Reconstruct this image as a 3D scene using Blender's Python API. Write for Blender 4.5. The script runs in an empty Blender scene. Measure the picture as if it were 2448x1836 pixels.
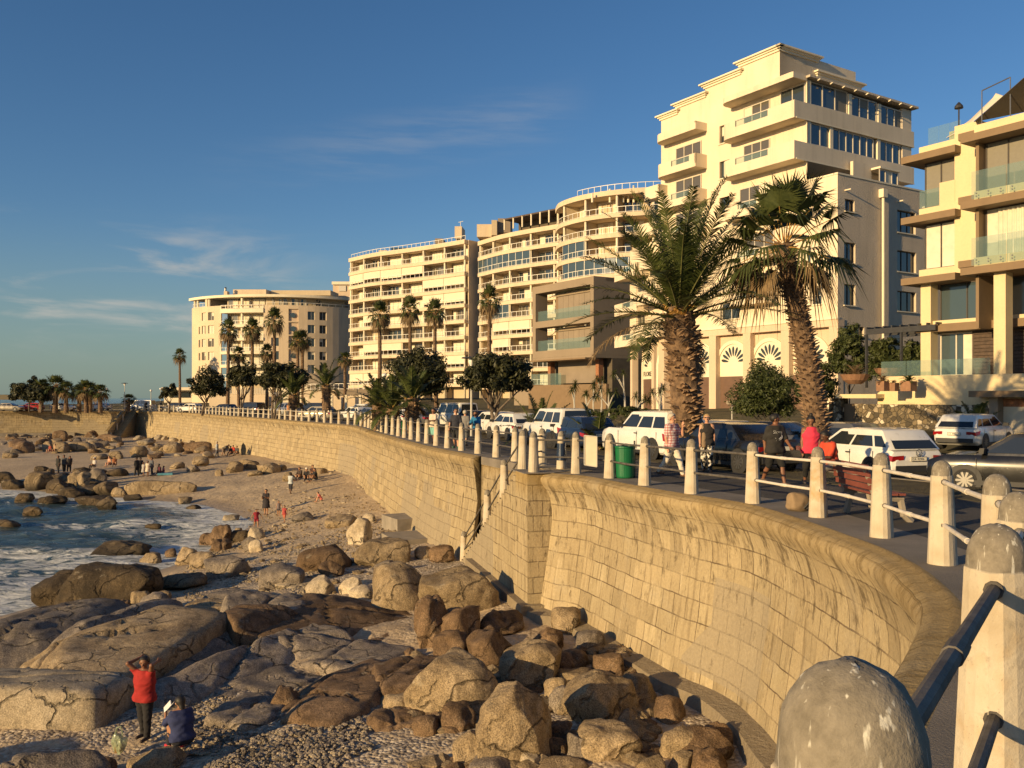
import bpy, bmesh, math, random
import numpy as np
from mathutils import Vector, Matrix, noise

# ------------------------------------------------------------------ camera, sky, sun, exposure
F, U0, V0, CZ = 2117.0, 1224.0, 952.0, 8.0          # focal length in photo pixels, image axis, horizon row, eye height over the sea
SUN_EL, SUN_DX, SUN_DY = math.radians(12.5), 0.77, 0.64   # shadows run towards (+x, +y)
scene = bpy.context.scene
col = scene.collection
cam_d = bpy.data.cameras.new('camera')
cam_d.sensor_width = 36.0
cam_d.lens = 36.0 * F / 2448.0
cam_d.shift_y = 34.0 / 2448.0
cam_d.clip_start, cam_d.clip_end = 0.1, 60000.0
cam = bpy.data.objects.new('camera', cam_d)
cam.location = (0, 0, CZ)
cam.rotation_euler = (math.radians(90), 0, 0)
col.objects.link(cam)
scene.camera = cam
scene.view_settings.view_transform = 'Standard'
scene.view_settings.look = 'None'
scene.view_settings.exposure = 0.42
scene.view_settings.gamma = 1.0

world = bpy.data.worlds.new('World')
scene.world = world
world.use_nodes = True
wn, wl = world.node_tree.nodes, world.node_tree.links
wn.clear()
sky = wn.new('ShaderNodeTexSky')
sky.sky_type = 'NISHITA'
sky.sun_disc = False
sky.sun_elevation = SUN_EL
sky.sun_rotation = math.atan2(-SUN_DX, -SUN_DY)
sky.altitude = 10
sky.air_density, sky.dust_density, sky.ozone_density = 1.0, 0.6, 2.0
tc = wn.new('ShaderNodeTexCoord')
hue = wn.new('ShaderNodeHueSaturation'); hue.inputs['Saturation'].default_value = 1.12
tint = wn.new('ShaderNodeMix'); tint.data_type = 'RGBA'; tint.blend_type = 'MULTIPLY'; tint.inputs[0].default_value = 1.0
tint.inputs[7].default_value = (0.82, 0.94, 1.12, 1)
wl.new(sky.outputs[0], tint.inputs[6]); wl.new(tint.outputs[2], hue.inputs['Color'])
# thin wind-drawn clouds, low on the seaward side and one streak higher up
sep = wn.new('ShaderNodeSeparateXYZ'); wl.new(tc.outputs['Generated'], sep.inputs[0])
mp = wn.new('ShaderNodeMapping'); mp.inputs['Scale'].default_value = (2.2, 2.2, 11.0); mp.inputs['Location'].default_value = (0.35, 0.1, 0.2)
wl.new(tc.outputs['Generated'], mp.inputs[0])
nz = wn.new('ShaderNodeTexNoise'); nz.inputs['Scale'].default_value = 2.6; nz.inputs['Detail'].default_value = 7; nz.inputs['Roughness'].default_value = 0.56; nz.inputs['Distortion'].default_value = 0.6
wl.new(mp.outputs[0], nz.inputs['Vector'])
def wmap(src, a, b, c=0.0, d=1.0):
    n = wn.new('ShaderNodeMapRange'); n.interpolation_type = 'SMOOTHSTEP'
    n.inputs[1].default_value, n.inputs[2].default_value, n.inputs[3].default_value, n.inputs[4].default_value = a, b, c, d
    wl.new(src, n.inputs[0]); return n.outputs[0]
def wmul(a, b):
    n = wn.new('ShaderNodeMath'); n.operation = 'MULTIPLY'
    wl.new(a, n.inputs[0])
    if isinstance(b, float): n.inputs[1].default_value = b
    else: wl.new(b, n.inputs[1])
    return n.outputs[0]
cl = wmap(nz.outputs[0], 0.48, 0.72)
cl = wmul(cl, wmap(sep.outputs[2], 0.03, 0.09))
cl = wmul(cl, wmap(sep.outputs[2], 0.145, 0.20, 1.0, 0.0))
cl = wmul(cl, wmap(sep.outputs[0], -0.18, -0.36, 0.12, 1.0))
cl = wmul(cl, 0.62)
# one long cirrus streak
def wadd(a, b, op='ADD'):
    n = wn.new('ShaderNodeMath'); n.operation = op
    for i, c in ((0, a), (1, b)):
        if isinstance(c, float): n.inputs[i].default_value = c
        else: wl.new(c, n.inputs[i])
    return n.outputs[0]
ln = wadd(wadd(sep.outputs[2], wmul(sep.outputs[0], 0.20), 'SUBTRACT'), 0.298, 'SUBTRACT')
m2 = wn.new('ShaderNodeMapping'); m2.inputs['Scale'].default_value = (3, 3, 26); m2.inputs['Rotation'].default_value = (0, 0.2, 0); wl.new(tc.outputs['Generated'], m2.inputs[0])
n2 = wn.new('ShaderNodeTexNoise'); n2.inputs['Scale'].default_value = 2.2; n2.inputs['Detail'].default_value = 7; n2.inputs['Roughness'].default_value = 0.6; wl.new(m2.outputs[0], n2.inputs['Vector'])
ci = wmul(wmap(wadd(ln, 0.0, 'ABSOLUTE'), 0.004, 0.045, 1.0, 0.0), wmap(n2.outputs[0], 0.38, 0.72))
ci = wmul(wmul(ci, wmap(sep.outputs[0], -0.36, -0.12)), wmap(sep.outputs[0], 0.10, 0.0))
cl = wadd(cl, wmul(ci, 0.15), 'MAXIMUM')
hz = wmul(wmap(sep.outputs[2], 0.0, 0.20, 0.62, 0.0), 1.0)
hm = wn.new('ShaderNodeMix'); hm.data_type = 'RGBA'
wl.new(hz, hm.inputs[0]); wl.new(hue.outputs[0], hm.inputs[6]); hm.inputs[7].default_value = (2.2, 3.0, 2.8, 1)
mx = wn.new('ShaderNodeMix'); mx.data_type = 'RGBA'
wl.new(cl, mx.inputs[0]); wl.new(hm.outputs[2], mx.inputs[6]); mx.inputs[7].default_value = (5.6, 5.2, 4.6, 1)
bg = wn.new('ShaderNodeBackground'); bg.inputs[1].default_value = 0.075
wl.new(mx.outputs[2], bg.inputs[0])
wo = wn.new('ShaderNodeOutputWorld'); wl.new(bg.outputs[0], wo.inputs[0])

sun_d = bpy.data.lights.new('sun', 'SUN')
sun_d.energy = 5.0
sun_d.angle = math.radians(0.55)
sun_d.color = (1.0, 0.70, 0.34)
sun = bpy.data.objects.new('sun', sun_d)
sdir = Vector((SUN_DX * math.cos(SUN_EL), SUN_DY * math.cos(SUN_EL), -math.sin(SUN_EL)))
sun.rotation_euler = sdir.to_track_quat('-Z', 'Y').to_euler()
sun.location = (-30, -30, 40)
col.objects.link(sun)

# ------------------------------------------------------------------ helpers
rnd = random.Random(7)
R = math.radians
def V(*a): return Vector(a)
def W(u, v, y):
    """photo pixel (u, v) at distance y -> world point"""
    return Vector(((u - U0) / F * y, y, CZ - (v - V0) / F * y))
def gdrop(y):
    return 2.28 - 0.75 * math.exp(-max(y, 0) / 14.0)
def prom(y): return CZ - gdrop(y)
def PG(u, v, dz=0.0):
    """photo pixel on the promenade level -> world point"""
    y = 30.0
    for _ in range(40):
        y = max(0.8, (gdrop(y) - dz) * F / (v - V0))
    return W(u, v, y)
def sstep(a, b, x):
    t = min(1.0, max(0.0, (x - a) / (b - a))); return t * t * (3 - 2 * t)

def origin(o):
    p = Vector((0, 0, 0))
    while o is not None:
        p += o.location; o = o.parent
    return p

class MB:
    def __init__(s): s.v, s.f, s.m, s.uv = [], [], [], {}
    def add(s, vs, fs, mi=0):
        b = len(s.v); s.v.extend([tuple(p) for p in vs])
        for f in fs: s.f.append(tuple(i + b for i in f)); s.m.append(mi)
    def quad(s, a, b, c, d, mi=0): s.add([a, b, c, d], [(0, 1, 2, 3)], mi)
    def obox(s, o, ax, ay, az, mi=0):
        o, ax, ay, az = Vector(o), Vector(ax), Vector(ay), Vector(az)
        vs = [o, o + ax, o + ax + ay, o + ay, o + az, o + ax + az, o + ax + ay + az, o + ay + az]
        s.add(vs, [(0, 3, 2, 1), (4, 5, 6, 7), (0, 1, 5, 4), (1, 2, 6, 5), (2, 3, 7, 6), (3, 0, 4, 7)], mi)
    def box(s, c, d, rz=0.0, mi=0):
        ca, sa = math.cos(rz), math.sin(rz)
        ax, ay, az = V(ca, sa, 0) * d[0], V(-sa, ca, 0) * d[1], V(0, 0, d[2])
        s.obox(Vector(c) - ax / 2 - ay / 2 - az / 2, ax, ay, az, mi)
    def tube(s, pts, rad, n=6, mi=0, cap=True):
        pts = [Vector(p) for p in pts]; b = len(s.v); k = len(pts)
        rr = rad if isinstance(rad, (list, tuple)) else [rad] * k
        for i, p in enumerate(pts):
            t = (pts[min(i + 1, k - 1)] - pts[max(i - 1, 0)])
            t = t.normalized() if t.length > 1e-9 else V(0, 0, 1)
            a = t.cross(V(0, 0, 1)) if abs(t.z) < 0.95 else t.cross(V(0, 1, 0))
            a.normalize(); c = t.cross(a)
            for j in range(n):
                an = 2 * math.pi * j / n
                s.v.append(tuple(p + (a * math.cos(an) + c * math.sin(an)) * rr[i]))
        for i in range(k - 1):
            for j in range(n):
                s.f.append((b + i * n + j, b + i * n + (j + 1) % n, b + (i + 1) * n + (j + 1) % n, b + (i + 1) * n + j)); s.m.append(mi)
        if cap:
            s.f.append(tuple(b + j for j in range(n))[::-1]); s.m.append(mi)
            s.f.append(tuple(b + (k - 1) * n + j for j in range(n))); s.m.append(mi)
    def lathe(s, prof, n, c=(0, 0, 0), mi=0, axis='z', sq=0.0):
        """sq > 0 squares the ring off"""
        b = len(s.v); c = Vector(c)
        for r, z in prof:
            for j in range(n):
                an = 2 * math.pi * (j + 0.5) / n
                x, y = math.cos(an), math.sin(an)
                if sq: 
                    m = max(abs(x), abs(y)); q = (1 - sq) + sq / m; x *= q; y *= q
                if axis == 'z': p = V(x * r, y * r, z)
                elif axis == 'y': p = V(x * r, z, y * r)
                else: p = V(z, x * r, y * r)
                s.v.append(tuple(c + p))
        for i in range(len(prof) - 1):
            for j in range(n):
                s.f.append((b + i * n + j, b + i * n + (j + 1) % n, b + (i + 1) * n + (j + 1) % n, b + (i + 1) * n + j)); s.m.append(mi)
        s.f.append(tuple(b + j for j in range(n))[::-1]); s.m.append(mi)
        s.f.append(tuple(b + (len(prof) - 1) * n + j for j in range(n))); s.m.append(mi)
    def prism(s, poly, z0, z1, mi=0):
        n = len(poly); vs = [(p[0], p[1], z0) for p in poly] + [(p[0], p[1], z1) for p in poly]
        s.add(vs, [tuple(range(n))[::-1], tuple(range(n, 2 * n))] + [(i, (i + 1) % n, n + (i + 1) % n, n + i) for i in range(n)], mi)
    def build(s, name, mats, parent=None, smooth=False, at=None):
        me = bpy.data.meshes.new(name)
        off = origin(parent) if parent is not None else (Vector(at) if at is not None else Vector((0, 0, 0)))
        a = np.array(s.v, dtype=np.float64).reshape(-1, 3) - np.array(off)
        me.from_pydata(a.tolist(), [], s.f)
        if not isinstance(mats, (list, tuple)): mats = [mats]
        for m in mats: me.materials.append(m)
        if len(mats) > 1: me.polygons.foreach_set('material_index', s.m)
        if smooth: me.polygons.foreach_set('use_smooth', [True] * len(me.polygons))
        me.update()
        o = bpy.data.objects.new(name, me); col.objects.link(o)
        if parent is not None: o.parent = parent
        elif at is not None: o.location = at
        return o

def tag(o, label=None, cat=None, group=None, kind=None):
    if label: o['label'] = label
    if cat: o['category'] = cat
    if group: o['group'] = group
    if kind: o['kind'] = kind
    return o
def thing(name, label, cat, loc=(0, 0, 0), group=None):
    o = bpy.data.objects.new(name, None); col.objects.link(o)
    o.location = loc; o.empty_display_size = 0.3
    return tag(o, label, cat, group)
KIDS = {}
def kids(o): return [c for c in bpy.data.objects if c.parent is o]
def copy_tree(o, loc=None, rz=None, sc=None, label=None, group=None, ks=None):
    c = o.copy(); col.objects.link(c)
    if loc is not None: c.location = loc
    if rz is not None: c.rotation_euler = (0, 0, rz)
    if sc is not None: c.scale = sc if isinstance(sc, (tuple, list)) else (sc, sc, sc)
    if label: c['label'] = label
    if group: c['group'] = group
    for ch in (ks if ks is not None else kids(o)):
        d = ch.copy(); col.objects.link(d); d.parent = c
        for g in kids(ch):
            e = g.copy(); col.objects.link(e); e.parent = d
    return c
def setattr_col(me, name, vals):
    a = me.attributes.new(name, 'FLOAT', 'POINT'); a.data.foreach_set('value', np.asarray(vals, dtype=np.float32))

def catmull(P, step):
    P = [Vector(p) for p in P]; out = []
    for i in range(len(P) - 1):
        p0, p1, p2, p3 = P[max(i - 1, 0)], P[i], P[i + 1], P[min(i + 2, len(P) - 1)]
        n = max(1, int((p2 - p1).length / step))
        for k in range(n):
            t = k / n
            out.append(0.5 * ((2 * p1) + (p2 - p0) * t + (2 * p0 - 5 * p1 + 4 * p2 - p3) * t * t + (3 * p1 - p0 - 3 * p2 + p3) * t ** 3))
    out.append(P[-1]); return out
def text_mb(body, size, o, ux, uz, depth=0.01, font_sp=1.0):
    """lettering as faces: o = lower-left corner, ux/uz unit vectors of the line and of its height"""
    cu = bpy.data.curves.new('lettering', 'FONT'); cu.body = body; cu.size = size; cu.space_character = font_sp; cu.resolution_u = 2; cu.extrude = depth
    ob = bpy.data.objects.new('lettering', cu); col.objects.link(ob)
    dg = bpy.context.evaluated_depsgraph_get(); me = bpy.data.meshes.new_from_object(ob.evaluated_get(dg))
    m = MB(); ux, uz, o = Vector(ux), Vector(uz), Vector(o); un = ux.cross(uz)
    m.add([o + ux * v.co.x + uz * v.co.y + un * v.co.z for v in me.vertices], [tuple(p.vertices) for p in me.polygons])
    bpy.data.objects.remove(ob); bpy.data.curves.remove(cu); bpy.data.meshes.remove(me)
    return m

# ------------------------------------------------------------------ materials
def newmat(name):
    m = bpy.data.materials.new(name); m.use_nodes = True
    nt = m.node_tree; b = nt.nodes['Principled BSDF']
    return m, nt.nodes, nt.links, b
def ramp(n, l, src, stops):
    r = n.new('ShaderNodeValToRGB'); e = r.color_ramp.elements
    e[0].position, e[0].color = stops[0][0], (*stops[0][1], 1)
    e[1].position, e[1].color = stops[-1][0], (*stops[-1][1], 1)
    for p, c in stops[1:-1]:
        q = e.new(p); q.color = (*c, 1)
    l.new(src, r.inputs[0]); return r.outputs[0]
def ntex(n, l, vec, scale, detail=4, rough=0.55, dist=0.0):
    t = n.new('ShaderNodeTexNoise'); t.inputs['Scale'].default_value = scale; t.inputs['Detail'].default_value = detail
    t.inputs['Roughness'].default_value = rough; t.inputs['Distortion'].default_value = dist
    if vec is not None: l.new(vec, t.inputs['Vector'])
    return t.outputs[0]
def mixc(n, l, f, a, b, mode='MIX'):
    m = n.new('ShaderNodeMix'); m.data_type = 'RGBA'; m.blend_type = mode
    if isinstance(f, (int, float)): m.inputs[0].default_value = f
    else: l.new(f, m.inputs[0])
    for i, c in ((6, a), (7, b)):
        if isinstance(c, (tuple, list)): m.inputs[i].default_value = (*c, 1)
        else: l.new(c, m.inputs[i])
    return m.outputs[2]
def maprange(n, l, src, a, b, c=0.0, d=1.0):
    m = n.new('ShaderNodeMapRange'); m.inputs[1].default_value, m.inputs[2].default_value, m.inputs[3].default_value, m.inputs[4].default_value = a, b, c, d
    l.new(src, m.inputs[0]); return m.outputs[0]
def mathn(n, l, op, a, b=None):
    m = n.new('ShaderNodeMath'); m.operation = op
    for i, c in ((0, a), (1, b)):
        if c is None: continue
        if isinstance(c, (int, float)): m.inputs[i].default_value = c
        else: l.new(c, m.inputs[i])
    return m.outputs[0]
def bump(n, l, b, src, dist, strength=1.0, prev=None):
    k = n.new('ShaderNodeBump'); k.inputs['Distance'].default_value = dist; k.inputs['Strength'].default_value = strength
    l.new(src, k.inputs['Height'])
    if prev is not None: l.new(prev, k.inputs['Normal'])
    l.new(k.outputs[0], b.inputs['Normal']); return k.outputs[0]
def sc3(c, k): return tuple(min(1.0, x * k) for x in c)
def mat(name, c, rough=0.7, var=0.12, scale=3.0, bmp=0.0, bscale=20.0, metal=0.0, spec=0.5, c2=None, coord='Object', perobj=0.0):
    m, n, l, b = newmat(name)
    t = n.new('ShaderNodeTexCoord'); vec = t.outputs[coord]
    f = ntex(n, l, vec, scale, 5)
    out = ramp(n, l, f, [(0.3, sc3(c2 or c, 1 - var)), (0.7, sc3(c, 1 + var))])
    if perobj:
        oi = n.new('ShaderNodeObjectInfo'); h = n.new('ShaderNodeHueSaturation')
        l.new(maprange(n, l, oi.outputs['Random'], 0, 1, 1 - perobj, 1 + perobj), h.inputs['Value']); l.new(out, h.inputs['Color']); out = h.outputs[0]
    l.new(out, b.inputs['Base Color'])
    b.inputs['Roughness'].default_value = rough; b.inputs['Metallic'].default_value = metal; b.inputs['Specular IOR Level'].default_value = spec
    if bmp: bump(n, l, b, ntex(n, l, vec, bscale, 6, 0.65), bmp)
    return m
def glassmat(name, c, rough=0.06, spec=0.9):
    m, n, l, b = newmat(name); b.inputs['Base Color'].default_value = (*c, 1); b.inputs['Roughness'].default_value = rough
    b.inputs['Specular IOR Level'].default_value = spec
    t = n.new('ShaderNodeTexCoord'); bump(n, l, b, ntex(n, l, t.outputs['Object'], 1.3, 2), 0.012, 0.4)
    return m
def thinglass(name, c, fac):
    m, n, l, b = newmat(name); b.inputs['Base Color'].default_value = (*c, 1); b.inputs['Roughness'].default_value = 0.08
    tr = n.new('ShaderNodeBsdfTransparent'); tr.inputs[0].default_value = (0.80, 0.90, 0.88, 1)
    mx = n.new('ShaderNodeMixShader'); mx.inputs[0].default_value = fac
    l.new(tr.outputs[0], mx.inputs[1]); l.new(b.outputs[0], mx.inputs[2]); l.new(mx.outputs[0], n['Material Output'].inputs[0])
    return m

M = {}
def stonewall():
    m, n, l, b = newmat('sea_wall_stone')
    uv = n.new('ShaderNodeUVMap'); uv.uv_map = 'UVMap'
    nzv = n.new('ShaderNodeTexNoise'); nzv.inputs['Scale'].default_value = 1.1; l.new(uv.outputs[0], nzv.inputs['Vector'])
    vm = n.new('ShaderNodeVectorMath'); vm.operation = 'SCALE'; vm.inputs[3].default_value = 0.10; l.new(nzv.outputs[1], vm.inputs[0])
    va = n.new('ShaderNodeVectorMath'); va.operation = 'ADD'; l.new(uv.outputs[0], va.inputs[0]); l.new(vm.outputs[0], va.inputs[1])
    br = n.new('ShaderNodeTexBrick'); l.new(va.outputs[0], br.inputs['Vector'])
    br.inputs['Scale'].default_value = 1.0; br.inputs['Brick Width'].default_value = 0.78; br.inputs['Row Height'].default_value = 0.44
    br.inputs['Mortar Size'].default_value = 0.013; br.inputs['Mortar Smooth'].default_value = 0.25; br.inputs['Bias'].default_value = 0.0
    br.offset = 0.37; br.squash = 0.62; br.squash_frequency = 3
    br.inputs['Color1'].default_value = (0.385, 0.315, 0.195, 1); br.inputs['Color2'].default_value = (0.315, 0.25, 0.152, 1); br.inputs['Mortar'].default_value = (0.13, 0.095, 0.06, 1)
    b2 = n.new('ShaderNodeTexBrick'); l.new(va.outputs[0], b2.inputs['Vector']); b2.inputs['Scale'].default_value = 1.0; b2.inputs['Brick Width'].default_value = 0.52; b2.inputs['Row Height'].default_value = 0.44; b2.inputs['Mortar Size'].default_value = 0.0
    b2.offset = 0.61; b2.squash = 1.7; b2.squash_frequency = 2; b2.inputs['Color1'].default_value = (0.32, 0.32, 0.32, 1); b2.inputs['Color2'].default_value = (0.66, 0.66, 0.66, 1)
    mp = n.new('ShaderNodeMapping'); mp.inputs['Scale'].default_value = (5.5, 0.55, 1); l.new(uv.outputs[0], mp.inputs[0])
    streak = ntex(n, l, mp.outputs[0], 1.0, 6, 0.6)
    blot = ntex(n, l, uv.outputs[0], 0.55, 6, 0.6)
    fine = ntex(n, l, uv.outputs[0], 14, 4, 0.7)
    # mortar faded in places, so the courses are uneven
    fade = maprange(n, l, ntex(n, l, uv.outputs[0], 0.8, 4, 0.6), 0.42, 0.6)
    c = mixc(n, l, mathn(n, l, 'MULTIPLY', fade, 0.9), br.outputs[0], (0.355, 0.285, 0.175))
    c = mixc(n, l, mathn(n, l, 'MULTIPLY', maprange(n, l, ntex(n, l, uv.outputs[0], 0.4, 3), 0.4, 0.6), 0.6), c, b2.outputs[0], 'OVERLAY')
    c = mixc(n, l, maprange(n, l, streak, 0.54, 0.70, 0, 0.7), c, (0.13, 0.095, 0.055))
    c = mixc(n, l, maprange(n, l, streak, 0.42, 0.30, 0, 0.5), c, (0.56, 0.47, 0.32))
    c = mixc(n, l, maprange(n, l, blot, 0.56, 0.70, 0, 0.55), c, (0.33, 0.29, 0.22))
    # grey cement patches low down
    sp = n.new('ShaderNodeSeparateXYZ'); l.new(uv.outputs[0], sp.inputs[0])
    pt = n.new('ShaderNodeTexVoronoi'); pt.distance = 'MANHATTAN'; pt.inputs['Scale'].default_value = 0.22; l.new(va.outputs[0], pt.inputs['Vector'])
    ps = n.new('ShaderNodeSeparateXYZ'); l.new(pt.outputs['Color'], ps.inputs[0])
    pm = mathn(n, l, 'MULTIPLY', mathn(n, l, 'GREATER_THAN', ps.outputs[0], 0.80), mathn(n, l, 'GREATER_THAN', sp.outputs[1], 2.0))
    c = mixc(n, l, mathn(n, l, 'MULTIPLY', pm, 0.75), c, (0.29, 0.245, 0.175))
    mq = n.new('ShaderNodeMapping'); mq.inputs['Scale'].default_value = (2.2, 0.9, 1); l.new(uv.outputs[0], mq.inputs[0])
    dk = mathn(n, l, 'ADD', ntex(n, l, mq.outputs[0], 1.7, 8, 0.72), maprange(n, l, sp.outputs[1], 1.0, 3.2, 0.05, -0.03))
    c = mixc(n, l, maprange(n, l, dk, 0.55, 0.66, 0, 0.85), c, (0.10, 0.075, 0.045))
    # ochre lichen along the nosing at the top
    top = maprange(n, l, mathn(n, l, 'ADD', sp.outputs[1], mathn(n, l, 'MULTIPLY', blot, 0.5)), 1.05, 0.45)
    c = mixc(n, l, mathn(n, l, 'MULTIPLY', top, 0.75), c, (0.30, 0.21, 0.085))
    c = mixc(n, l, 0.25, c, ramp(n, l, fine, [(0.3, (0.25, 0.25, 0.25)), (0.7, (0.75, 0.75, 0.75))]), 'OVERLAY')
    l.new(c, b.inputs['Base Color']); b.inputs['Roughness'].default_value = 0.9; b.inputs['Specular IOR Level'].default_value = 0.2
    k = bump(n, l, b, mathn(n, l, 'MULTIPLY', br.outputs['Fac'], mathn(n, l, 'SUBTRACT', 1.0, mathn(n, l, 'MULTIPLY', fade, 0.6))), -0.03)
    bump(n, l, b, fine, 0.02, 1.0, k)
    return m
def rockmat(name, c1, c2, c3, speck=0.5, bd=0.05, dark=None):
    m, n, l, b = newmat(name)
    t = n.new('ShaderNodeTexCoord'); vec = t.outputs['Object']
    oi = n.new('ShaderNodeObjectInfo')
    big = ntex(n, l, vec, 0.9, 5, 0.6); mid = ntex(n, l, vec, 5, 6, 0.7); fine = ntex(n, l, vec, 38, 3, 0.7)
    c = ramp(n, l, big, [(0.33, c1), (0.5, c2), (0.68, c3)])
    c = mixc(n, l, maprange(n, l, mid, 0.45, 0.65, 0, 0.5), c, sc3(c1, 0.55))
    c = mixc(n, l, speck, c, ramp(n, l, fine, [(0.36, (0.12, 0.12, 0.12)), (0.5, (0.5, 0.5, 0.5)), (0.66, (0.92, 0.92, 0.92))]), 'OVERLAY')
    dv = n.new('ShaderNodeVectorMath'); dv.operation = 'ADD'; l.new(vec, dv.inputs[0])
    dn = n.new('ShaderNodeTexNoise'); dn.inputs['Scale'].default_value = 1.4; dn.inputs['Detail'].default_value = 4; l.new(vec, dn.inputs['Vector']); l.new(dn.outputs[1], dv.inputs[1])
    vc = n.new('ShaderNodeTexVoronoi'); vc.feature = 'DISTANCE_TO_EDGE'; vc.inputs['Scale'].default_value = 0.75; l.new(dv.outputs[0], vc.inputs['Vector'])
    crk = mathn(n, l, 'MULTIPLY', maprange(n, l, vc.outputs['Distance'], 0.004, 0.028, 1, 0), maprange(n, l, big, 0.47, 0.60))
    c = mixc(n, l, mathn(n, l, 'MULTIPLY', crk, 0.65), c, sc3(c1, 0.22))
    ms = n.new('ShaderNodeMapping'); ms.inputs['Scale'].default_value = (3.0, 3.0, 0.5); l.new(vec, ms.inputs[0])
    c = mixc(n, l, maprange(n, l, ntex(n, l, ms.outputs[0], 1.2, 5, 0.6), 0.55, 0.68, 0, 0.55), c, sc3(c1, 0.45))
    c = mixc(n, l, maprange(n, l, ntex(n, l, vec, 2.3, 6, 0.7), 0.60, 0.68, 0, 0.5), c, (0.46, 0.40, 0.30))
    h = n.new('ShaderNodeHueSaturation'); l.new(maprange(n, l, oi.outputs['Random'], 0, 1, 0.78, 1.18), h.inputs['Value']); l.new(c, h.inputs['Color']); c = h.outputs[0]
    if dark:     # algae and wet stain under a tide line at a fixed height
        g = n.new('ShaderNodeNewGeometry'); sp = n.new('ShaderNodeSeparateXYZ'); l.new(g.outputs['Position'], sp.inputs[0])
        w = maprange(n, l, mathn(n, l, 'ADD', sp.outputs[2], mathn(n, l, 'MULTIPLY', mid, 0.5)), dark[0], dark[1], 1, 0)
        c = mixc(n, l, w, c, (0.035, 0.028, 0.018))
    l.new(c, b.inputs['Base Color']); b.inputs['Roughness'].default_value = 0.85; b.inputs['Specular IOR Level'].default_value = 0.3
    k = bump(n, l, b, mid, bd, 0.9); k = bump(n, l, b, crk, -0.12, 1.0, k); bump(n, l, b, fine, bd * 0.4, 1.0, k)
    return m
def sandmat():
    m, n, l, b = newmat('beach_sand')
    g = n.new('ShaderNodeNewGeometry'); pos = g.outputs['Position']
    at = n.new('ShaderNodeAttribute'); at.attribute_name = 'pebble'
    wt = n.new('ShaderNodeAttribute'); wt.attribute_name = 'wet'
    big = ntex(n, l, pos, 0.22, 5, 0.6); fine = ntex(n, l, pos, 9, 5, 0.75); foot = ntex(n, l, pos, 2.6, 4, 0.6)
    c = ramp(n, l, big, [(0.3, (0.42, 0.315, 0.195)), (0.7, (0.54, 0.42, 0.27))])
    c = mixc(n, l, 0.45, c, ramp(n, l, fine, [(0.32, (0.22, 0.22, 0.22)), (0.68, (0.8, 0.8, 0.8))]), 'OVERLAY')
    vo = n.new('ShaderNodeTexVoronoi'); vo.inputs['Scale'].default_value = 13.0; l.new(pos, vo.inputs['Vector'])
    sp = n.new('ShaderNodeSeparateXYZ'); l.new(vo.outputs['Color'], sp.inputs[0])
    pc = ramp(n, l, sp.outputs[0], [(0.0, (0.17, 0.14, 0.11)), (0.5, (0.36, 0.295, 0.22)), (1.0, (0.60, 0.52, 0.41))])
    pf = mathn(n, l, 'MULTIPLY', at.outputs['Fac'], maprange(n, l, ntex(n, l, pos, 0.9, 4), 0.36, 0.52))
    c = mixc(n, l, pf, c, pc)
    c = mixc(n, l, mathn(n, l, 'MULTIPLY', wt.outputs['Fac'], 0.6), c, (0.10, 0.08, 0.06))
    l.new(c, b.inputs['Base Color'])
    l.new(maprange(n, l, wt.outputs['Fac'], 0, 1, 0.95, 0.35), b.inputs['Roughness']); b.inputs['Specular IOR Level'].default_value = 0.25
    k = bump(n, l, b, foot, 0.13, 0.8)
    k = bump(n, l, b, mathn(n, l, 'MULTIPLY', vo.outputs['Distance'], pf), -0.06, 0.8, k)
    bump(n, l, b, fine, 0.03, 0.8, k)
    return m
def seamat():
    m, n, l, b = newmat('sea_water')
    g = n.new('ShaderNodeNewGeometry'); pos = g.outputs['Position']
    at = n.new('ShaderNodeAttribute'); at.attribute_name = 'foam'
    mp = n.new('ShaderNodeMapping'); mp.inputs['Scale'].default_value = (1, 2.0, 1); mp.inputs['Rotation'].default_value = (0, 0, R(-20)); l.new(pos, mp.inputs[0])
    w1 = ntex(n, l, mp.outputs[0], 0.55, 8, 0.62, 0.8); w2 = ntex(n, l, mp.outputs[0], 2.4, 6, 0.65, 0.5)
    fo = ntex(n, l, mp.outputs[0], 0.62, 9, 0.68, 1.6)
    c = ramp(n, l, w1, [(0.3, (0.022, 0.042, 0.048)), (0.55, (0.05, 0.078, 0.072)), (0.75, (0.13, 0.155, 0.115))])
    ff = maprange(n, l, mathn(n, l, 'ADD', fo, mathn(n, l, 'MULTIPLY', at.outputs['Fac'], 0.28)), 0.65, 0.78)
    c = mixc(n, l, ff, c, (0.66, 0.68, 0.66))
    l.new(c, b.inputs['Base Color']); l.new(maprange(n, l, ff, 0, 1, 0.14, 0.8), b.inputs['Roughness'])
    k = bump(n, l, b, w1, 0.55, 0.8); k = bump(n, l, b, w2, 0.10, 0.8, k); bump(n, l, b, ff, 0.05, 0.6, k)
    return m
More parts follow.
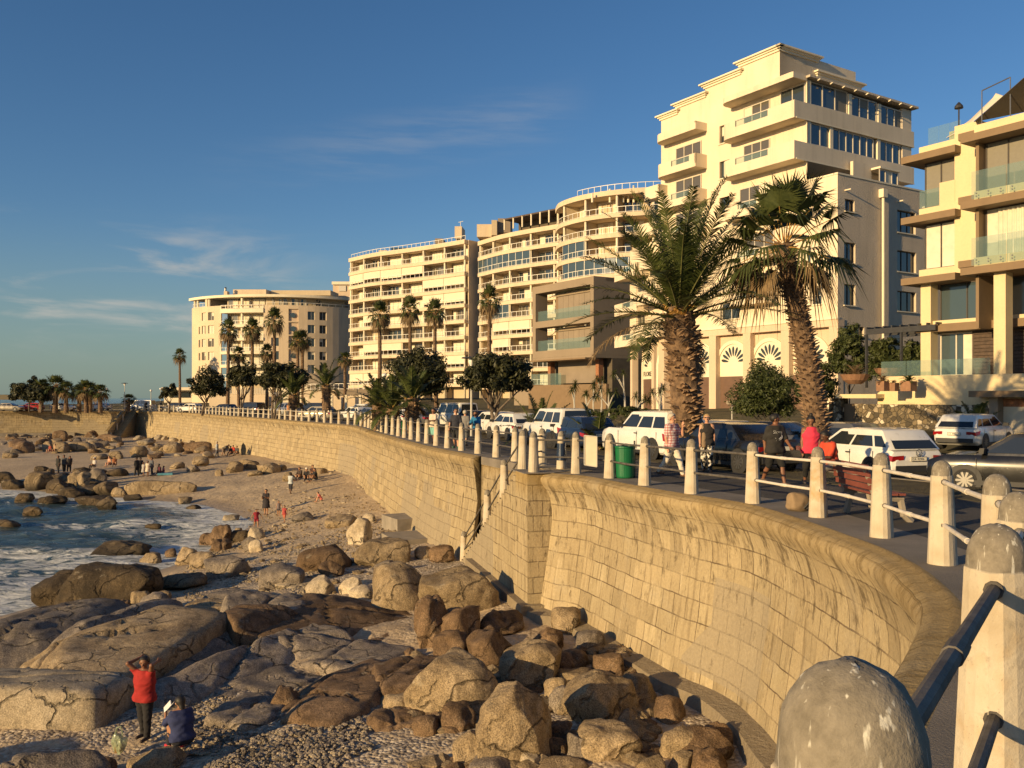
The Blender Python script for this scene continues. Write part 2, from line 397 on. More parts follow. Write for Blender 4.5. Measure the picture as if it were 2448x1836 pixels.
def plaster(name, c, stain=0.25, bd=0.004, sscale=1.0):
    m, n, l, b = newmat(name)
    t = n.new('ShaderNodeTexCoord'); vec = t.outputs['Object']
    mp = n.new('ShaderNodeMapping'); mp.inputs['Scale'].default_value = (1.6 * sscale, 1.6 * sscale, 0.16 * sscale); l.new(vec, mp.inputs[0])
    st = ntex(n, l, mp.outputs[0], 1.0, 6, 0.62); bl = ntex(n, l, vec, 0.35, 5); fi = ntex(n, l, vec, 9, 5, 0.7)
    cc = ramp(n, l, bl, [(0.3, sc3(c, 0.92)), (0.7, sc3(c, 1.05))])
    cc = mixc(n, l, maprange(n, l, st, 0.5, 0.75, 0, stain), cc, sc3(c, 0.52))
    cc = mixc(n, l, 0.12, cc, ramp(n, l, fi, [(0.3, (0.3, 0.3, 0.3)), (0.7, (0.7, 0.7, 0.7))]), 'OVERLAY')
    l.new(cc, b.inputs['Base Color']); b.inputs['Roughness'].default_value = 0.85; b.inputs['Specular IOR Level'].default_value = 0.25
    bump(n, l, b, fi, bd * 4, 0.7)
    return m
def concretepost():
    m, n, l, b = newmat('post_concrete')
    t = n.new('ShaderNodeTexCoord'); vec = t.outputs['Object']
    big = ntex(n, l, vec, 1.7, 5, 0.6); fine = ntex(n, l, vec, 60, 3, 0.7); mid = ntex(n, l, vec, 14, 5, 0.7)
    mp = n.new('ShaderNodeMapping'); mp.inputs['Scale'].default_value = (44, 44, 5.0); l.new(vec, mp.inputs[0])
    drip = ntex(n, l, mp.outputs[0], 1.0, 3, 0.5)
    c = ramp(n, l, big, [(0.3, (0.40, 0.33, 0.23)), (0.5, (0.50, 0.44, 0.34)), (0.72, (0.58, 0.53, 0.43))])
    oi = n.new('ShaderNodeObjectInfo'); lich = mathn(n, l, 'ADD', ntex(n, l, vec, 1.3, 4), maprange(n, l, oi.outputs['Random'], 0.35, 1.0, -0.06, 0.10))
    c = mixc(n, l, maprange(n, l, lich, 0.56, 0.66, 0, 0.8), c, (0.38, 0.215, 0.055))
    c = mixc(n, l, maprange(n, l, mid, 0.58, 0.74, 0, 0.5), c, (0.20, 0.17, 0.13))
    g = n.new('ShaderNodeAttribute'); g.attribute_name = 'dome'
    c = mixc(n, l, mathn(n, l, 'MULTIPLY', g.outputs['Fac'], 0.85), c, ramp(n, l, mid, [(0.35, (0.10, 0.088, 0.07)), (0.65, (0.23, 0.205, 0.165))]))
    dr = mathn(n, l, 'MULTIPLY', maprange(n, l, drip, 0.61, 0.66), g.outputs['Fac'])
    c = mixc(n, l, mathn(n, l, 'MULTIPLY', dr, 0.85), c, (0.62, 0.60, 0.52))
    c = mixc(n, l, maprange(n, l, fine, 0.66, 0.72, 0, 0.6), c, (0.12, 0.10, 0.08))
    l.new(c, b.inputs['Base Color']); b.inputs['Roughness'].default_value = 0.85; b.inputs['Specular IOR Level'].default_value = 0.25
    k = bump(n, l, b, mid, 0.006, 0.7); bump(n, l, b, fine, 0.003, 0.8, k)
    return m
def rubble():
    m, n, l, b = newmat('rubble_stone')
    t = n.new('ShaderNodeTexCoord'); vec = t.outputs['Object']
    v1 = n.new('ShaderNodeTexVoronoi'); v1.inputs['Scale'].default_value = 4.2; l.new(vec, v1.inputs['Vector'])
    v2 = n.new('ShaderNodeTexVoronoi'); v2.feature = 'DISTANCE_TO_EDGE'; v2.inputs['Scale'].default_value = 4.2; l.new(vec, v2.inputs['Vector'])
    sp = n.new('ShaderNodeSeparateXYZ'); l.new(v1.outputs['Color'], sp.inputs[0])
    c = ramp(n, l, sp.outputs[0], [(0.0, (0.06, 0.05, 0.035)), (0.55, (0.16, 0.125, 0.075)), (0.8, (0.26, 0.20, 0.12)), (1.0, (0.62, 0.55, 0.42))])
    c = mixc(n, l, maprange(n, l, v2.outputs['Distance'], 0.0, 0.035, 1, 0), c, (0.24, 0.205, 0.15))
    c = mixc(n, l, 0.4, c, ramp(n, l, ntex(n, l, vec, 16, 4), [(0.3, (0.3, 0.3, 0.3)), (0.7, (0.7, 0.7, 0.7))]), 'OVERLAY')
    l.new(c, b.inputs['Base Color']); b.inputs['Roughness'].default_value = 0.9
    bump(n, l, b, maprange(n, l, v2.outputs['Distance'], 0, 0.08), 0.06)
    return m
def paint(name, c, metal=0.0, rough=0.22):
    m, n, l, b = newmat(name); b.inputs['Base Color'].default_value = (*c, 1); b.inputs['Roughness'].default_value = rough; b.inputs['Metallic'].default_value = metal
    b.inputs['Coat Weight'].default_value = 0.6; b.inputs['Coat Roughness'].default_value = 0.05
    t = n.new('ShaderNodeTexCoord'); f = ntex(n, l, t.outputs['Object'], 2.0, 6, 0.6)
    l.new(ramp(n, l, f, [(0.3, sc3(c, 0.86)), (0.7, c)]), b.inputs['Base Color']); l.new(maprange(n, l, f, 0.35, 0.7, rough, rough + 0.15), b.inputs['Roughness'])
    return m
def leafmat(name, c1, c2, scale=1.6, rough=0.55, trans=0.25):
    m, n, l, b = newmat(name)
    t = n.new('ShaderNodeTexCoord'); f = ntex(n, l, t.outputs['Object'], scale, 3, 0.6); f2 = ntex(n, l, t.outputs['Object'], scale * 9, 2)
    c = ramp(n, l, mathn(n, l, 'ADD', mathn(n, l, 'MULTIPLY', f, 0.6), mathn(n, l, 'MULTIPLY', f2, 0.4)), [(0.36, c1), (0.62, c2)])
    l.new(c, b.inputs['Base Color']); b.inputs['Roughness'].default_value = rough; b.inputs['Specular IOR Level'].default_value = 0.35
    tl = n.new('ShaderNodeBsdfTranslucent'); l.new(c, tl.inputs[0])
    mx = n.new('ShaderNodeMixShader'); mx.inputs[0].default_value = trans
    l.new(b.outputs[0], mx.inputs[1]); l.new(tl.outputs[0], mx.inputs[2]); l.new(mx.outputs[0], n['Material Output'].inputs[0])
    return m
def plaidmat():
    m, n, l, b = newmat('plaid_cotton'); t = n.new('ShaderNodeTexCoord'); sp = n.new('ShaderNodeSeparateXYZ'); l.new(t.outputs['Object'], sp.inputs[0])
    def band(s, k):
        return mathn(n, l, 'GREATER_THAN', mathn(n, l, 'FRACT', mathn(n, l, 'MULTIPLY', s, k)), 0.55)
    c = mixc(n, l, mathn(n, l, 'MULTIPLY', band(sp.outputs[0], 16.0), 0.6), (0.62, 0.52, 0.50), (0.30, 0.05, 0.05))
    c = mixc(n, l, mathn(n, l, 'MULTIPLY', band(sp.outputs[2], 14.0), 0.6), c, (0.30, 0.05, 0.06))
    l.new(c, b.inputs['Base Color']); b.inputs['Roughness'].default_value = 0.9; return m
def patternmat(name, c1, c2, s):
    m, n, l, b = newmat(name); t = n.new('ShaderNodeTexCoord')
    l.new(ramp(n, l, ntex(n, l, t.outputs['Object'], s, 2), [(0.5, c1), (0.53, c2)]), b.inputs['Base Color']); b.inputs['Roughness'].default_value = 0.9; return m

M['wall'] = stonewall(); M['post'] = concretepost(); M['rubble'] = rubble(); M['sand'] = sandmat(); M['sea'] = seamat()
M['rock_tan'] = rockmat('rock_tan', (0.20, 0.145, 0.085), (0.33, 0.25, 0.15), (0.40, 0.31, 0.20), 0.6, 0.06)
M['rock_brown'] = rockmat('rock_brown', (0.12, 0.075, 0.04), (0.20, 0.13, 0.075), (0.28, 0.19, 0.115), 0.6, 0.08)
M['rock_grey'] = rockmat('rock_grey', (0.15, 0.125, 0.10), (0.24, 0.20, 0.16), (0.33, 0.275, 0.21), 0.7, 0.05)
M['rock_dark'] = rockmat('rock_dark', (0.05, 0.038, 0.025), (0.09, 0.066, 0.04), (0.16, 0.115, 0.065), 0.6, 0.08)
M['rock_tide'] = rockmat('rock_tide', (0.12, 0.085, 0.05), (0.20, 0.15, 0.09), (0.29, 0.22, 0.135), 0.6, 0.07, (0.4, 1.0))
M['rock_pale'] = rockmat('rock_pale', (0.34, 0.28, 0.19), (0.44, 0.36, 0.25), (0.52, 0.44, 0.32), 0.5, 0.04)
M['asphalt'] = mat('asphalt', (0.055, 0.050, 0.046), 0.9, 0.25, 0.8, 0.02, 60)
M['road'] = mat('road_asphalt', (0.06, 0.056, 0.052), 0.9, 0.2, 0.5, 0.02, 60)
M['paving'] = mat('paving_concrete', (0.20, 0.175, 0.145), 0.9, 0.22, 1.2, 0.02, 50)
M['grass'] = mat('verge_grass', (0.075, 0.062, 0.028), 0.95, 0.5, 1.1, 0.08, 25, c2=(0.085, 0.065, 0.04))
M['lawn'] = mat('bank_grass', (0.085, 0.07, 0.032), 0.95, 0.4, 0.7, 0.1, 14, c2=(0.06, 0.06, 0.022))
M['kerb'] = mat('kerb_concrete', (0.24, 0.21, 0.17), 0.9, 0.2, 2.0)
M['land'] = mat('dry_ground', (0.13, 0.11, 0.075), 0.95, 0.3, 0.3, 0.1, 8)
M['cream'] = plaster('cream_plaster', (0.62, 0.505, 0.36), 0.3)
M['cream_shaded'] = plaster('cream_plaster_shaded', (0.50, 0.41, 0.28), 0.15)  # darker copy of the cream; puts balcony recess shade into the colour
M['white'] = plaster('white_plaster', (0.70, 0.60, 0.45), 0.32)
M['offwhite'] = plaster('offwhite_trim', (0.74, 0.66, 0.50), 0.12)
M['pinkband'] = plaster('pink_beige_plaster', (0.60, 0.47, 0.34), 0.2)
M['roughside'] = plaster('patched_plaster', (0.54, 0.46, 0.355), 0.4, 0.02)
M['taupe'] = plaster('taupe_plaster', (0.27, 0.215, 0.155), 0.15)
M['umber'] = mat('umber_fascia', (0.20, 0.135, 0.075), 0.7, 0.08, 2.0)
M['buff'] = plaster('buff_plaster', (0.66, 0.54, 0.33), 0.1)
M['blind'] = mat('canvas_blind', (0.66, 0.58, 0.44), 0.85, 0.05, 0.8)
M['shade'] = mat('taupe_screen', (0.24, 0.195, 0.15), 0.85, 0.08, 0.9)
M['screen'] = mat('grey_screen_blind', (0.20, 0.185, 0.15), 0.75, 0.05, 6.0)
M['curtain'] = mat('sheer_curtain', (0.62, 0.58, 0.46), 0.9, 0.08, 3.0)
M['rail_white'] = mat('white_painted_rail', (0.74, 0.71, 0.64), 0.5, 0.06, 3.0)
M['rail_dark'] = mat('weathered_steel_rail', (0.105, 0.095, 0.085), 0.62, 0.4, 9.0, 0.004, 40, metal=0.15, spec=0.3)
M['rail_pale'] = mat('pale_painted_rail', (0.62, 0.56, 0.47), 0.55, 0.15, 7.0, 0.002, 40)
M['glass'] = glassmat('window_glass', (0.035, 0.045, 0.05))
M['glass_warm'] = glassmat('window_glass_warm', (0.10, 0.09, 0.07), 0.1)
M['glass_blue'] = glassmat('window_glass_blue', (0.05, 0.075, 0.09), 0.08)
M['balu'] = thinglass('balustrade_glass', (0.22, 0.34, 0.34), 0.30)
M['frame'] = mat('window_frame', (0.55, 0.50, 0.42), 0.5, 0.05, 3)
M['frame_dark'] = mat('dark_window_frame', (0.06, 0.05, 0.042), 0.45, 0.1, 3)
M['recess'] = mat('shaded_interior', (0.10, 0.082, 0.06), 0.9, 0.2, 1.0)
M['garage'] = mat('brown_garage_door', (0.13, 0.075, 0.05), 0.7, 0.1, 2.0)
M['brick'] = mat('red_brick', (0.30, 0.135, 0.07), 0.9, 0.25, 9.0, 0.02, 30)
M['timber'] = mat('dark_slats', (0.07, 0.045, 0.03), 0.7, 0.3, 5.0)
M['metal'] = mat('grey_metal', (0.22, 0.22, 0.22), 0.4, 0.1, 5.0, metal=0.7)
M['darkmetal'] = mat('dark_metal', (0.04, 0.04, 0.042), 0.5, 0.2, 5.0, metal=0.3)
M['pole'] = mat('painted_pole', (0.45, 0.43, 0.38), 0.5, 0.1, 5.0)
M['green'] = mat('green_plastic', (0.012, 0.13, 0.05), 0.32, 0.12, 2.0)
M['boardp'] = mat('board_back', (0.52, 0.46, 0.34), 0.7, 0.1, 2.0)
M['bench'] = mat('red_bench_plank', (0.17, 0.048, 0.034), 0.6, 0.2, 4.0)
M['canvas'] = mat('shade_sail', (0.58, 0.52, 0.42), 0.8, 0.06, 1.0)
M['canvas_dark'] = mat('dark_shade_sail', (0.10, 0.085, 0.065), 0.85, 0.08, 1.0)
M['pot'] = mat('terracotta_pot', (0.26, 0.14, 0.08), 0.8, 0.2, 4.0, 0.01, 20)
M['ink'] = mat('dark_lettering', (0.05, 0.04, 0.03), 0.6, 0.05, 3)
M['white_flat'] = mat('white_enamel', (0.75, 0.74, 0.70), 0.45, 0.04, 3)
M['bark'] = mat('tree_bark', (0.14, 0.11, 0.085), 0.95, 0.35, 5.0, 0.03, 18)
M['palmbark'] = mat('palm_trunk_bark', (0.17, 0.11, 0.065), 0.95, 0.45, 6.0, 0.03, 24, c2=(0.10, 0.062, 0.04))
M['husk'] = mat('palm_leaf_base', (0.25, 0.165, 0.10), 0.9, 0.5, 5.0, 0.01, 40, c2=(0.14, 0.075, 0.042))
M['fresh_husk'] = mat('fresh_leaf_stalk', (0.42, 0.24, 0.06), 0.8, 0.25, 6.0)
M['frond'] = leafmat('date_palm_frond', (0.028, 0.042, 0.012), (0.085, 0.105, 0.026), 1.2, 0.5, 0.2)
M['fan'] = leafmat('fan_palm_leaf', (0.03, 0.045, 0.014), (0.085, 0.10, 0.03), 1.2, 0.5, 0.2)
M['rachis'] = mat('frond_stalk', (0.115, 0.115, 0.035), 0.7, 0.2, 5)
M['dead'] = leafmat('dry_palm_leaf', (0.13, 0.085, 0.045), (0.27, 0.19, 0.10), 2.0, 0.8, 0.2)
M['leaf'] = leafmat('milkwood_leaf', (0.016, 0.020, 0.008), (0.062, 0.062, 0.022), 0.9, 0.55, 0.15)
M['shrub'] = leafmat('shrub_leaf', (0.022, 0.034, 0.010), (0.085, 0.10, 0.028), 1.4, 0.55, 0.2)
M['tyre'] = mat('tyre_rubber', (0.022, 0.021, 0.02), 0.85, 0.2, 8)
M['rim'] = mat('alloy_rim', (0.17, 0.165, 0.16), 0.45, 0.05, 8, metal=0.85)
M['carglass'] = glassmat('car_glass', (0.018, 0.022, 0.026), 0.04)
M['lamp_red'] = paint('tail_lamp_red', (0.30, 0.012, 0.012), 0.0, 0.15)
M['lamp_clear'] = paint('head_lamp', (0.55, 0.55, 0.53), 0.3, 0.1)
M['plate'] = mat('number_plate', (0.70, 0.66, 0.54), 0.5, 0.03, 3)
M['trim'] = mat('black_car_trim', (0.025, 0.025, 0.026), 0.6, 0.1, 6)
for k, c, mt in (('white', (0.72, 0.71, 0.67), 0), ('black', (0.012, 0.013, 0.016), 0.2), ('charcoal', (0.014, 0.0145, 0.016), 0.15), ('silver', (0.36, 0.36, 0.35), 0.7), ('blue', (0.02, 0.035, 0.075), 0.3), ('grey', (0.15, 0.15, 0.15), 0.5), ('red', (0.36, 0.02, 0.02), 0.1), ('sand', (0.42, 0.37, 0.28), 0.3)):
    M['car_' + k] = paint('car_paint_' + k, c, mt)
# ------------------------------------------------------------------ shoreline, wall line, terrain
near_px = [(2289, 1458), (2210, 1370), (2117, 1316), (2015, 1277), (1922, 1244), (1793, 1206.5), (1641, 1182), (1530, 1163), (1400, 1138.7)]
E_near = [V(-5.0, -7.5, 0), V(-3.3, -4.2, 0), V(-1.95, -1.7, 0), V(-0.92, 0.0, 0), V(0.14, 1.62, 0), V(1.54, 3.75, 0), V(2.75, 5.65, 0)]
E_near += [V(PG(u, v).x, PG(u, v).y, 0) for u, v in near_px] + [V(1.42, 24.9, 0), V(1.02, 25.75, 0)]
E_mid = [V(1.02, 25.75, 0), V(0.80, 27.0, 0), V(0.42, 28.8, 0), V(-0.28, 31.2, 0), V(-1.15, 33.6, 0)]
far_px = [(1073, 1071.6), (1030, 1062), (975.6, 1048.5), (943, 1040), (916, 1033.6), (872.5, 1020), (836, 1015.0), (803, 1012.6), (765, 1009.3), (725, 1006.6), (688, 1003.4), (627.6, 998.8), (566, 994.6), (500, 989.6), (437, 985.6), (380, 983.6)]
E_far = [V(-1.15, 33.6, 0)] + [V(PG(u, v).x - 0.45, PG(u, v).y - 0.12, 0) for u, v in far_px]
E_far += [V(-66.5, 160.5, 0), V(-70.0, 163.5, 0)]
E_left = [V(-70.0, 163.5, 0), V(-73.0, 163.9, 0), V(-79, 163.4, 0), V(-87, 161.6, 0), V(-98, 157.5, 0), V(-112, 150, 0), V(-140, 130, 0)]
En, Em, Ef, El = catmull(E_near, 0.35), catmull(E_mid, 0.5), catmull(E_far, 0.7), catmull(E_left, 1.2)
EALL = En[:-1] + Em[:-1] + Ef[:-1] + El
SHORE = [V(-46, 16, 0), V(-30, 24, 0), V(-21, 29, 0), V(-18.8, 32.6, 0), V(-17.2, 38, 0), V(-15.8, 44, 0), V(-16.0, 50, 0), V(-16.5, 56.5, 0), V(-19, 61.0, 0), V(-22.5, 65.4, 0), V(-26, 68, 0), V(-34, 72, 0), V(-46, 78, 0), V(-62, 83, 0), V(-120, 94, 0)]
def seg_dist(P, line):
    """signed distance of points P (n x 2) to a polyline; positive on the side to the right of its direction"""
    best = np.full(len(P), 1e9); sg = np.ones(len(P))
    for a, b in zip(line[:-1], line[1:]):
        ax, ay, dx, dy = a.x, a.y, b.x - a.x, b.y - a.y
        L = dx * dx + dy * dy + 1e-12
        px, py = P[:, 0] - ax, P[:, 1] - ay
        t = np.clip((px * dx + py * dy) / L, 0, 1)
        ex, ey = px - t * dx, py - t * dy
        d = np.sqrt(ex * ex + ey * ey); cr = px * dy - py * dx
        m = d < best - 1e-9
        best = np.where(m, d, best); sg = np.where(m, np.where(cr >= 0, 1.0, -1.0), sg)
    return best * sg
ECO = [EALL[i] for i in range(0, len(EALL), 4)] + [EALL[-1]]
def tz(P):
    P = np.atleast_2d(np.asarray(P, dtype=float))
    ds = seg_dist(P, SHORE); dw = np.maximum(-seg_dist(P, ECO), 0.0)
    zb = np.interp(P[:, 1], [0, 26, 45, 75, 110, 160], [1.95, 1.9, 1.55, 1.65, 1.3, 1.15])
    t = np.clip(ds, 0, None) / (np.clip(ds, 0, None) + dw + 0.01)
    z = np.where(ds > 0, zb * t ** 0.85, np.maximum(ds * 0.22, -3.0))
    return z
def ground(u, v):
    """photo pixel -> where its sight line meets the beach"""
    ys = np.concatenate([np.arange(8, 60, 0.25), np.arange(60, 190, 0.6)])
    P = np.stack([(u - U0) / F * ys, ys], 1); zr = CZ - (v - V0) / F * ys
    zt = np.maximum(tz(P), 0.0); k = np.argmax(zr <= zt)
    if not (zr <= zt).any(): k = len(ys) - 1
    return V(P[k, 0], P[k, 1], float(zt[k]))
def nv(x, y, z=0.0, s=1.0): return noise.noise(Vector((x * s, y * s, z * s)))

xs = np.concatenate([np.arange(-150, -34, 1.0), np.arange(-34, 9, 0.22)])
ys = [6.0]
while ys[-1] < 178: ys.append(ys[-1] + max(0.17, 0.0085 * ys[-1]))
ys = np.array(ys)
GX, GY = np.meshgrid(xs, ys); P = np.stack([GX.ravel(), GY.ravel()], 1)
Z = tz(P); dsh = seg_dist(P, SHORE)
Z += np.array([0.10 * nv(x, y, 0, 0.35) + 0.07 * nv(x, y, 3, 1.1) + 0.05 * nv(x, y, 9, 2.6) for x, y in P]) * np.clip(dsh * 0.4, 0.05, 1)
me = bpy.data.meshes.new('beach'); nx, ny = len(xs), len(ys)
ii = np.arange(nx * ny).reshape(ny, nx)
fc = np.stack([ii[:-1, :-1], ii[:-1, 1:], ii[1:, 1:], ii[1:, :-1]], -1).reshape(-1, 4)
me.from_pydata(np.stack([P[:, 0], P[:, 1], Z], 1).tolist(), [], fc.tolist()); me.materials.append(M['sand'])
me.polygons.foreach_set('use_smooth', [True] * len(me.polygons))
peb = np.clip(1.15 - np.abs(P[:, 1] - 36) / 16, 0, 1) * np.clip((P[:, 0] + 15) / 5, 0, 1)
peb = np.maximum(peb, np.clip((24 - P[:, 1]) / 4, 0, 1) * 0.9)
peb = np.maximum(peb, 0.22)
setattr_col(me, 'pebble', peb); setattr_col(me, 'wet', np.clip(1 - dsh / 2.2, 0, 1))
beach = bpy.data.objects.new('beach', me); col.objects.link(beach); tag(beach, kind='structure')

# ------------------------------------------------------------------ sea
xs = np.arange(-120, -9, 0.42); ys = np.arange(14, 104, 0.42)
GX, GY = np.meshgrid(xs, ys); P = np.stack([GX.ravel(), GY.ravel()], 1)
dsh = -seg_dist(P, SHORE)
amp = np.clip(dsh / 5, 0.12, 1)
Z = np.array([0.34 * nv(x * 0.5, y, 0, 0.34) + 0.17 * nv(x * 0.6, y, 5, 0.85) + 0.08 * nv(x, y, 8, 1.9) for x, y in P]) * amp + 0.03
me = bpy.data.meshes.new('sea'); nx, ny = len(xs), len(ys)
ii = np.arange(nx * ny).reshape(ny, nx)
fc = np.stack([ii[:-1, :-1], ii[:-1, 1:], ii[1:, 1:], ii[1:, :-1]], -1).reshape(-1, 4)
me.from_pydata(np.stack([P[:, 0], P[:, 1], Z], 1).tolist(), [], fc.tolist())
foam = np.clip(1 - np.abs(dsh - 1.0) / 3.0, 0, 1) * 0.9 + np.clip(1 - dsh / 22, 0, 1) * 0.38
foam += np.clip(np.array([nv(x * 0.35, y, 21, 0.16) for x, y in P]) * 1.6, 0, 0.5)
setattr_col(me, 'foam', np.clip(foam, 0, 1)); me.polygons.foreach_set('use_smooth', [True] * len(me.polygons))
me.materials.append(M['sea']); o = bpy.data.objects.new('sea', me); col.objects.link(o); tag(o, kind='structure')
m = MB(); rx = [-45000, -3000, -400, 0, 400, 3000, 45000]; ry = [-3000, -400, 0, 400, 3000, 45000]
for i in range(len(rx) - 1):
    for j in range(len(ry) - 1): m.quad((rx[i], ry[j], -0.35), (rx[i + 1], ry[j], -0.35), (rx[i + 1], ry[j + 1], -0.35), (rx[i], ry[j + 1], -0.35))
tag(m.build('ocean', M['sea']), kind='structure')
# faint headland on the horizon
m = MB(); rr = random.Random(3)
pr = [(-3300 + 26 * i, 5200, 6 + 26 * max(0, math.sin(i / 9.0)) * (0.6 + 0.4 * rr.random())) for i in range(19)]
for a, b in zip(pr[:-1], pr[1:]):
    m.add([(a[0], a[1], -2), (b[0], b[1], -2), b, a, (a[0], a[1] + 500, a[2]), (b[0], b[1] + 500, b[2])], [(0, 1, 2, 3), (3, 2, 5, 4)])
tag(m.build('distant_hills', M['land']), kind='structure')

# ------------------------------------------------------------------ promenade, verge, road, land
def normals(L):
    out = []
    for i in range(len(L)):
        t = (L[min(i + 1, len(L) - 1)] - L[max(i - 1, 0)]); t.normalize(); out.append(V(t.y, -t.x, 0))   # to the right = inland
    return out
def smooth(N, k):
    for _ in range(k):
        N = [(N[max(i - 1, 0)] + N[i] * 2 + N[min(i + 1, len(N) - 1)]).normalized() for i in range(len(N))]
    return N
NALL = smooth(normals(EALL), 10)
def offs(i, d): 
    p = EALL[i] + NALL[i] * d; return p
def strip(name, d0, d1, dz, mt, i0=0, i1=None, wob=0.0, kind='structure', edge=0.0):
    i1 = i1 or len(EALL) - 1; m = MB(); vs, fs = [], []
    for i in range(i0, i1 + 1):
        z = prom(EALL[i].y) + dz
        a, b = offs(i, d0), offs(i, d1 + (wob * nv(EALL[i].x, EALL[i].y, 2, 0.7) if wob else 0))
        mid = (a + b) / 2
        vs += [(a.x, a.y, z - edge), (a.x, a.y, z), (mid.x, mid.y, z), (b.x, b.y, z), (b.x, b.y, z - edge)]
    for k in range(i1 - i0):
        b = k * 5
        for j in ((0, 1, 2, 3) if edge else (1, 2)): fs.append((b + j, b + j + 1, b + j + 6, b + j + 5))
    m.add(vs, fs); o = m.build(name, mt); tag(o, kind=kind); return o
strip('pavement', -0.02, 1.05, 0.0, M['paving'], edge=0.3)
strip('promenade', 1.05, 4.7, -0.012, M['asphalt'])
strip('grass', 4.7, 7.2, 0.0, M['grass'], kind='stuff', edge=0.12)
strip('kerb', 7.2, 7.42, 0.012, M['kerb'], edge=0.2)
strip('road', 7.42, 15.5, -0.13, M['road'])
strip('kerb', 15.5, 15.75, 0.0, M['kerb'], edge=0.2)
strip('sidewalk', 15.75, 17.6, -0.02, M['paving'])
FARC = [V(-150, 152, 0), V(-120, 172, 0), V(-100, 188, 0), V(-88, 196, 0), V(-84, 225, 0), V(-70, 400, 0)]
gx, gy = np.arange(-135, 96, 1.6), np.arange(-14, 320, 1.6)
GX, GY = np.meshgrid(gx, gy); P = np.stack([GX.ravel(), GY.ravel()], 1)
D = seg_dist(P, ECO); DF = seg_dist(P, FARC)
def landz(P, D):
    base = np.array([prom(y) for y in P[:, 1]])
    t = np.clip((D - 17.0) / 7, 0, 1); t = t * t * (3 - 2 * t)
    g = np.interp(P[:, 1], [30, 50, 70, 110], [0.35, 1.0, 1.5, 1.2])
    return base - 0.15 + t * g + np.clip((D - 26) * 0.045, 0, 2.6)
LZ = landz(P, D) - np.clip(-(DF - 5), 0, 8) * 1.2
ok = (D > 1.3) & (DF > -3)
idx = -np.ones(len(P), int); idx[ok] = np.arange(ok.sum())
ii = np.arange(len(P)).reshape(len(gy), len(gx))
q = np.stack([ii[:-1, :-1], ii[:-1, 1:], ii[1:, 1:], ii[1:, :-1]], -1).reshape(-1, 4)
q = q[ok[q].all(1)]
me = bpy.data.meshes.new('ground'); me.from_pydata(np.stack([P[:, 0], P[:, 1], LZ], 1)[ok].tolist(), [], idx[q].tolist()); me.materials.append(M['lawn'])
me.polygons.foreach_set('use_smooth', [True] * len(me.polygons))
o = bpy.data.objects.new('ground', me); col.objects.link(o); tag(o, kind='structure')
def gz(x, y):
    """height of the inland ground, pavements included"""
    p = np.array([[x, y]]); d = float(seg_dist(p, ECO)[0])
    if d < 7.4: return prom(y)
    if d < 15.5: return prom(y) - 0.13
    if d < 17.6: return prom(y) - 0.02
    return float(landz(p, np.array([d]))[0])

# ------------------------------------------------------------------ sea walls
PROF = [(-0.06, -0.004), (0.04, 0.02), (0.08, -0.012), (0.20, -0.02), (0.29, -0.07), (0.335, -0.15), (0.325, -0.24), (0.27, -0.33), (0.19, -0.44), (0.115, -0.6), (0.05, -0.8), (0.01, -1.02), (0.0, -1.25), (0.03, -1.6), (0.10, -2.2), (0.19, -2.8), (0.30, -3.5), (0.42, -4.2), (0.56, -5.0), (0.72, -5.8)]
PROF_FLAT = [(-0.06, -0.004), (0.0, 0.0), (0.02, -1.0), (0.04, -2.5), (0.06, -5.8)]
def sweep(name, L, prof, parent, mt, close=False):
    NN = smooth(normals(L), 2); me = bpy.data.meshes.new(name); vs, fs, uv = [], [], []
    k = len(prof); pl = [0.0]
    for a, b in zip(prof[:-1], prof[1:]): pl.append(pl[-1] + math.hypot(b[0] - a[0], b[1] - a[1]))
    s = 0.0; off = origin(parent)
    for i, p in enumerate(L):
        if i: s += (p - L[i - 1]).length
        for j, (ds, dz) in enumerate(prof):
            w = 0.012 * nv(s, pl[j], 0, 1.3) + 0.02 * nv(s, pl[j], 7, 0.35)
            q = p - NN[i] * (ds + w) + V(0, 0, prom(p.y) + dz) - off
            vs.append(tuple(q)); uv.append((s, pl[j]))
    for i in range(len(L) - 1):
        for j in range(k - 1): fs.append((i * k + j, i * k + j + 1, (i + 1) * k + j + 1, (i + 1) * k + j))
    fs.append(tuple(range(k))[::-1]); fs.append(tuple((len(L) - 1) * k + j for j in range(k)))
    me.from_pydata(vs, [], fs); me.materials.append(mt)
    ul = me.uv_layers.new(name='UVMap')
    vi = np.empty(len(me.loops), dtype=np.int32); me.loops.foreach_get('vertex_index', vi)
    ul.data.foreach_set('uv', np.array(uv, dtype=np.float32)[vi].ravel())
    me.polygons.foreach_set('use_smooth', [True] * len(me.polygons))
    o = bpy.data.objects.new(name, me); o.parent = parent; col.objects.link(o); return o
def uvbox(me, top=0.0):
    """box-projected UVs, so that the stone courses run level on every face"""
    ul = me.uv_layers.new(name='UVMap')
    for p in me.polygons:
        n = p.normal
        for li in p.loop_indices:
            c = me.vertices[me.loops[li].vertex_index].co
            if abs(n.z) > 0.7: ul.data[li].uv = (c.x, c.y + 2.0)
            else:
                t = V(-n.y, n.x, 0).normalized(); ul.data[li].uv = (c.x * t.x + c.y * t.y, top - c.z)
wn_ = thing('sea_wall', 'curved stone sea wall with overhanging rim, running towards the viewer beside the boulder heap', 'sea wall', (3.5, 14, 1.9))
sweep('wall_face', En, PROF, wn_, M['wall'])
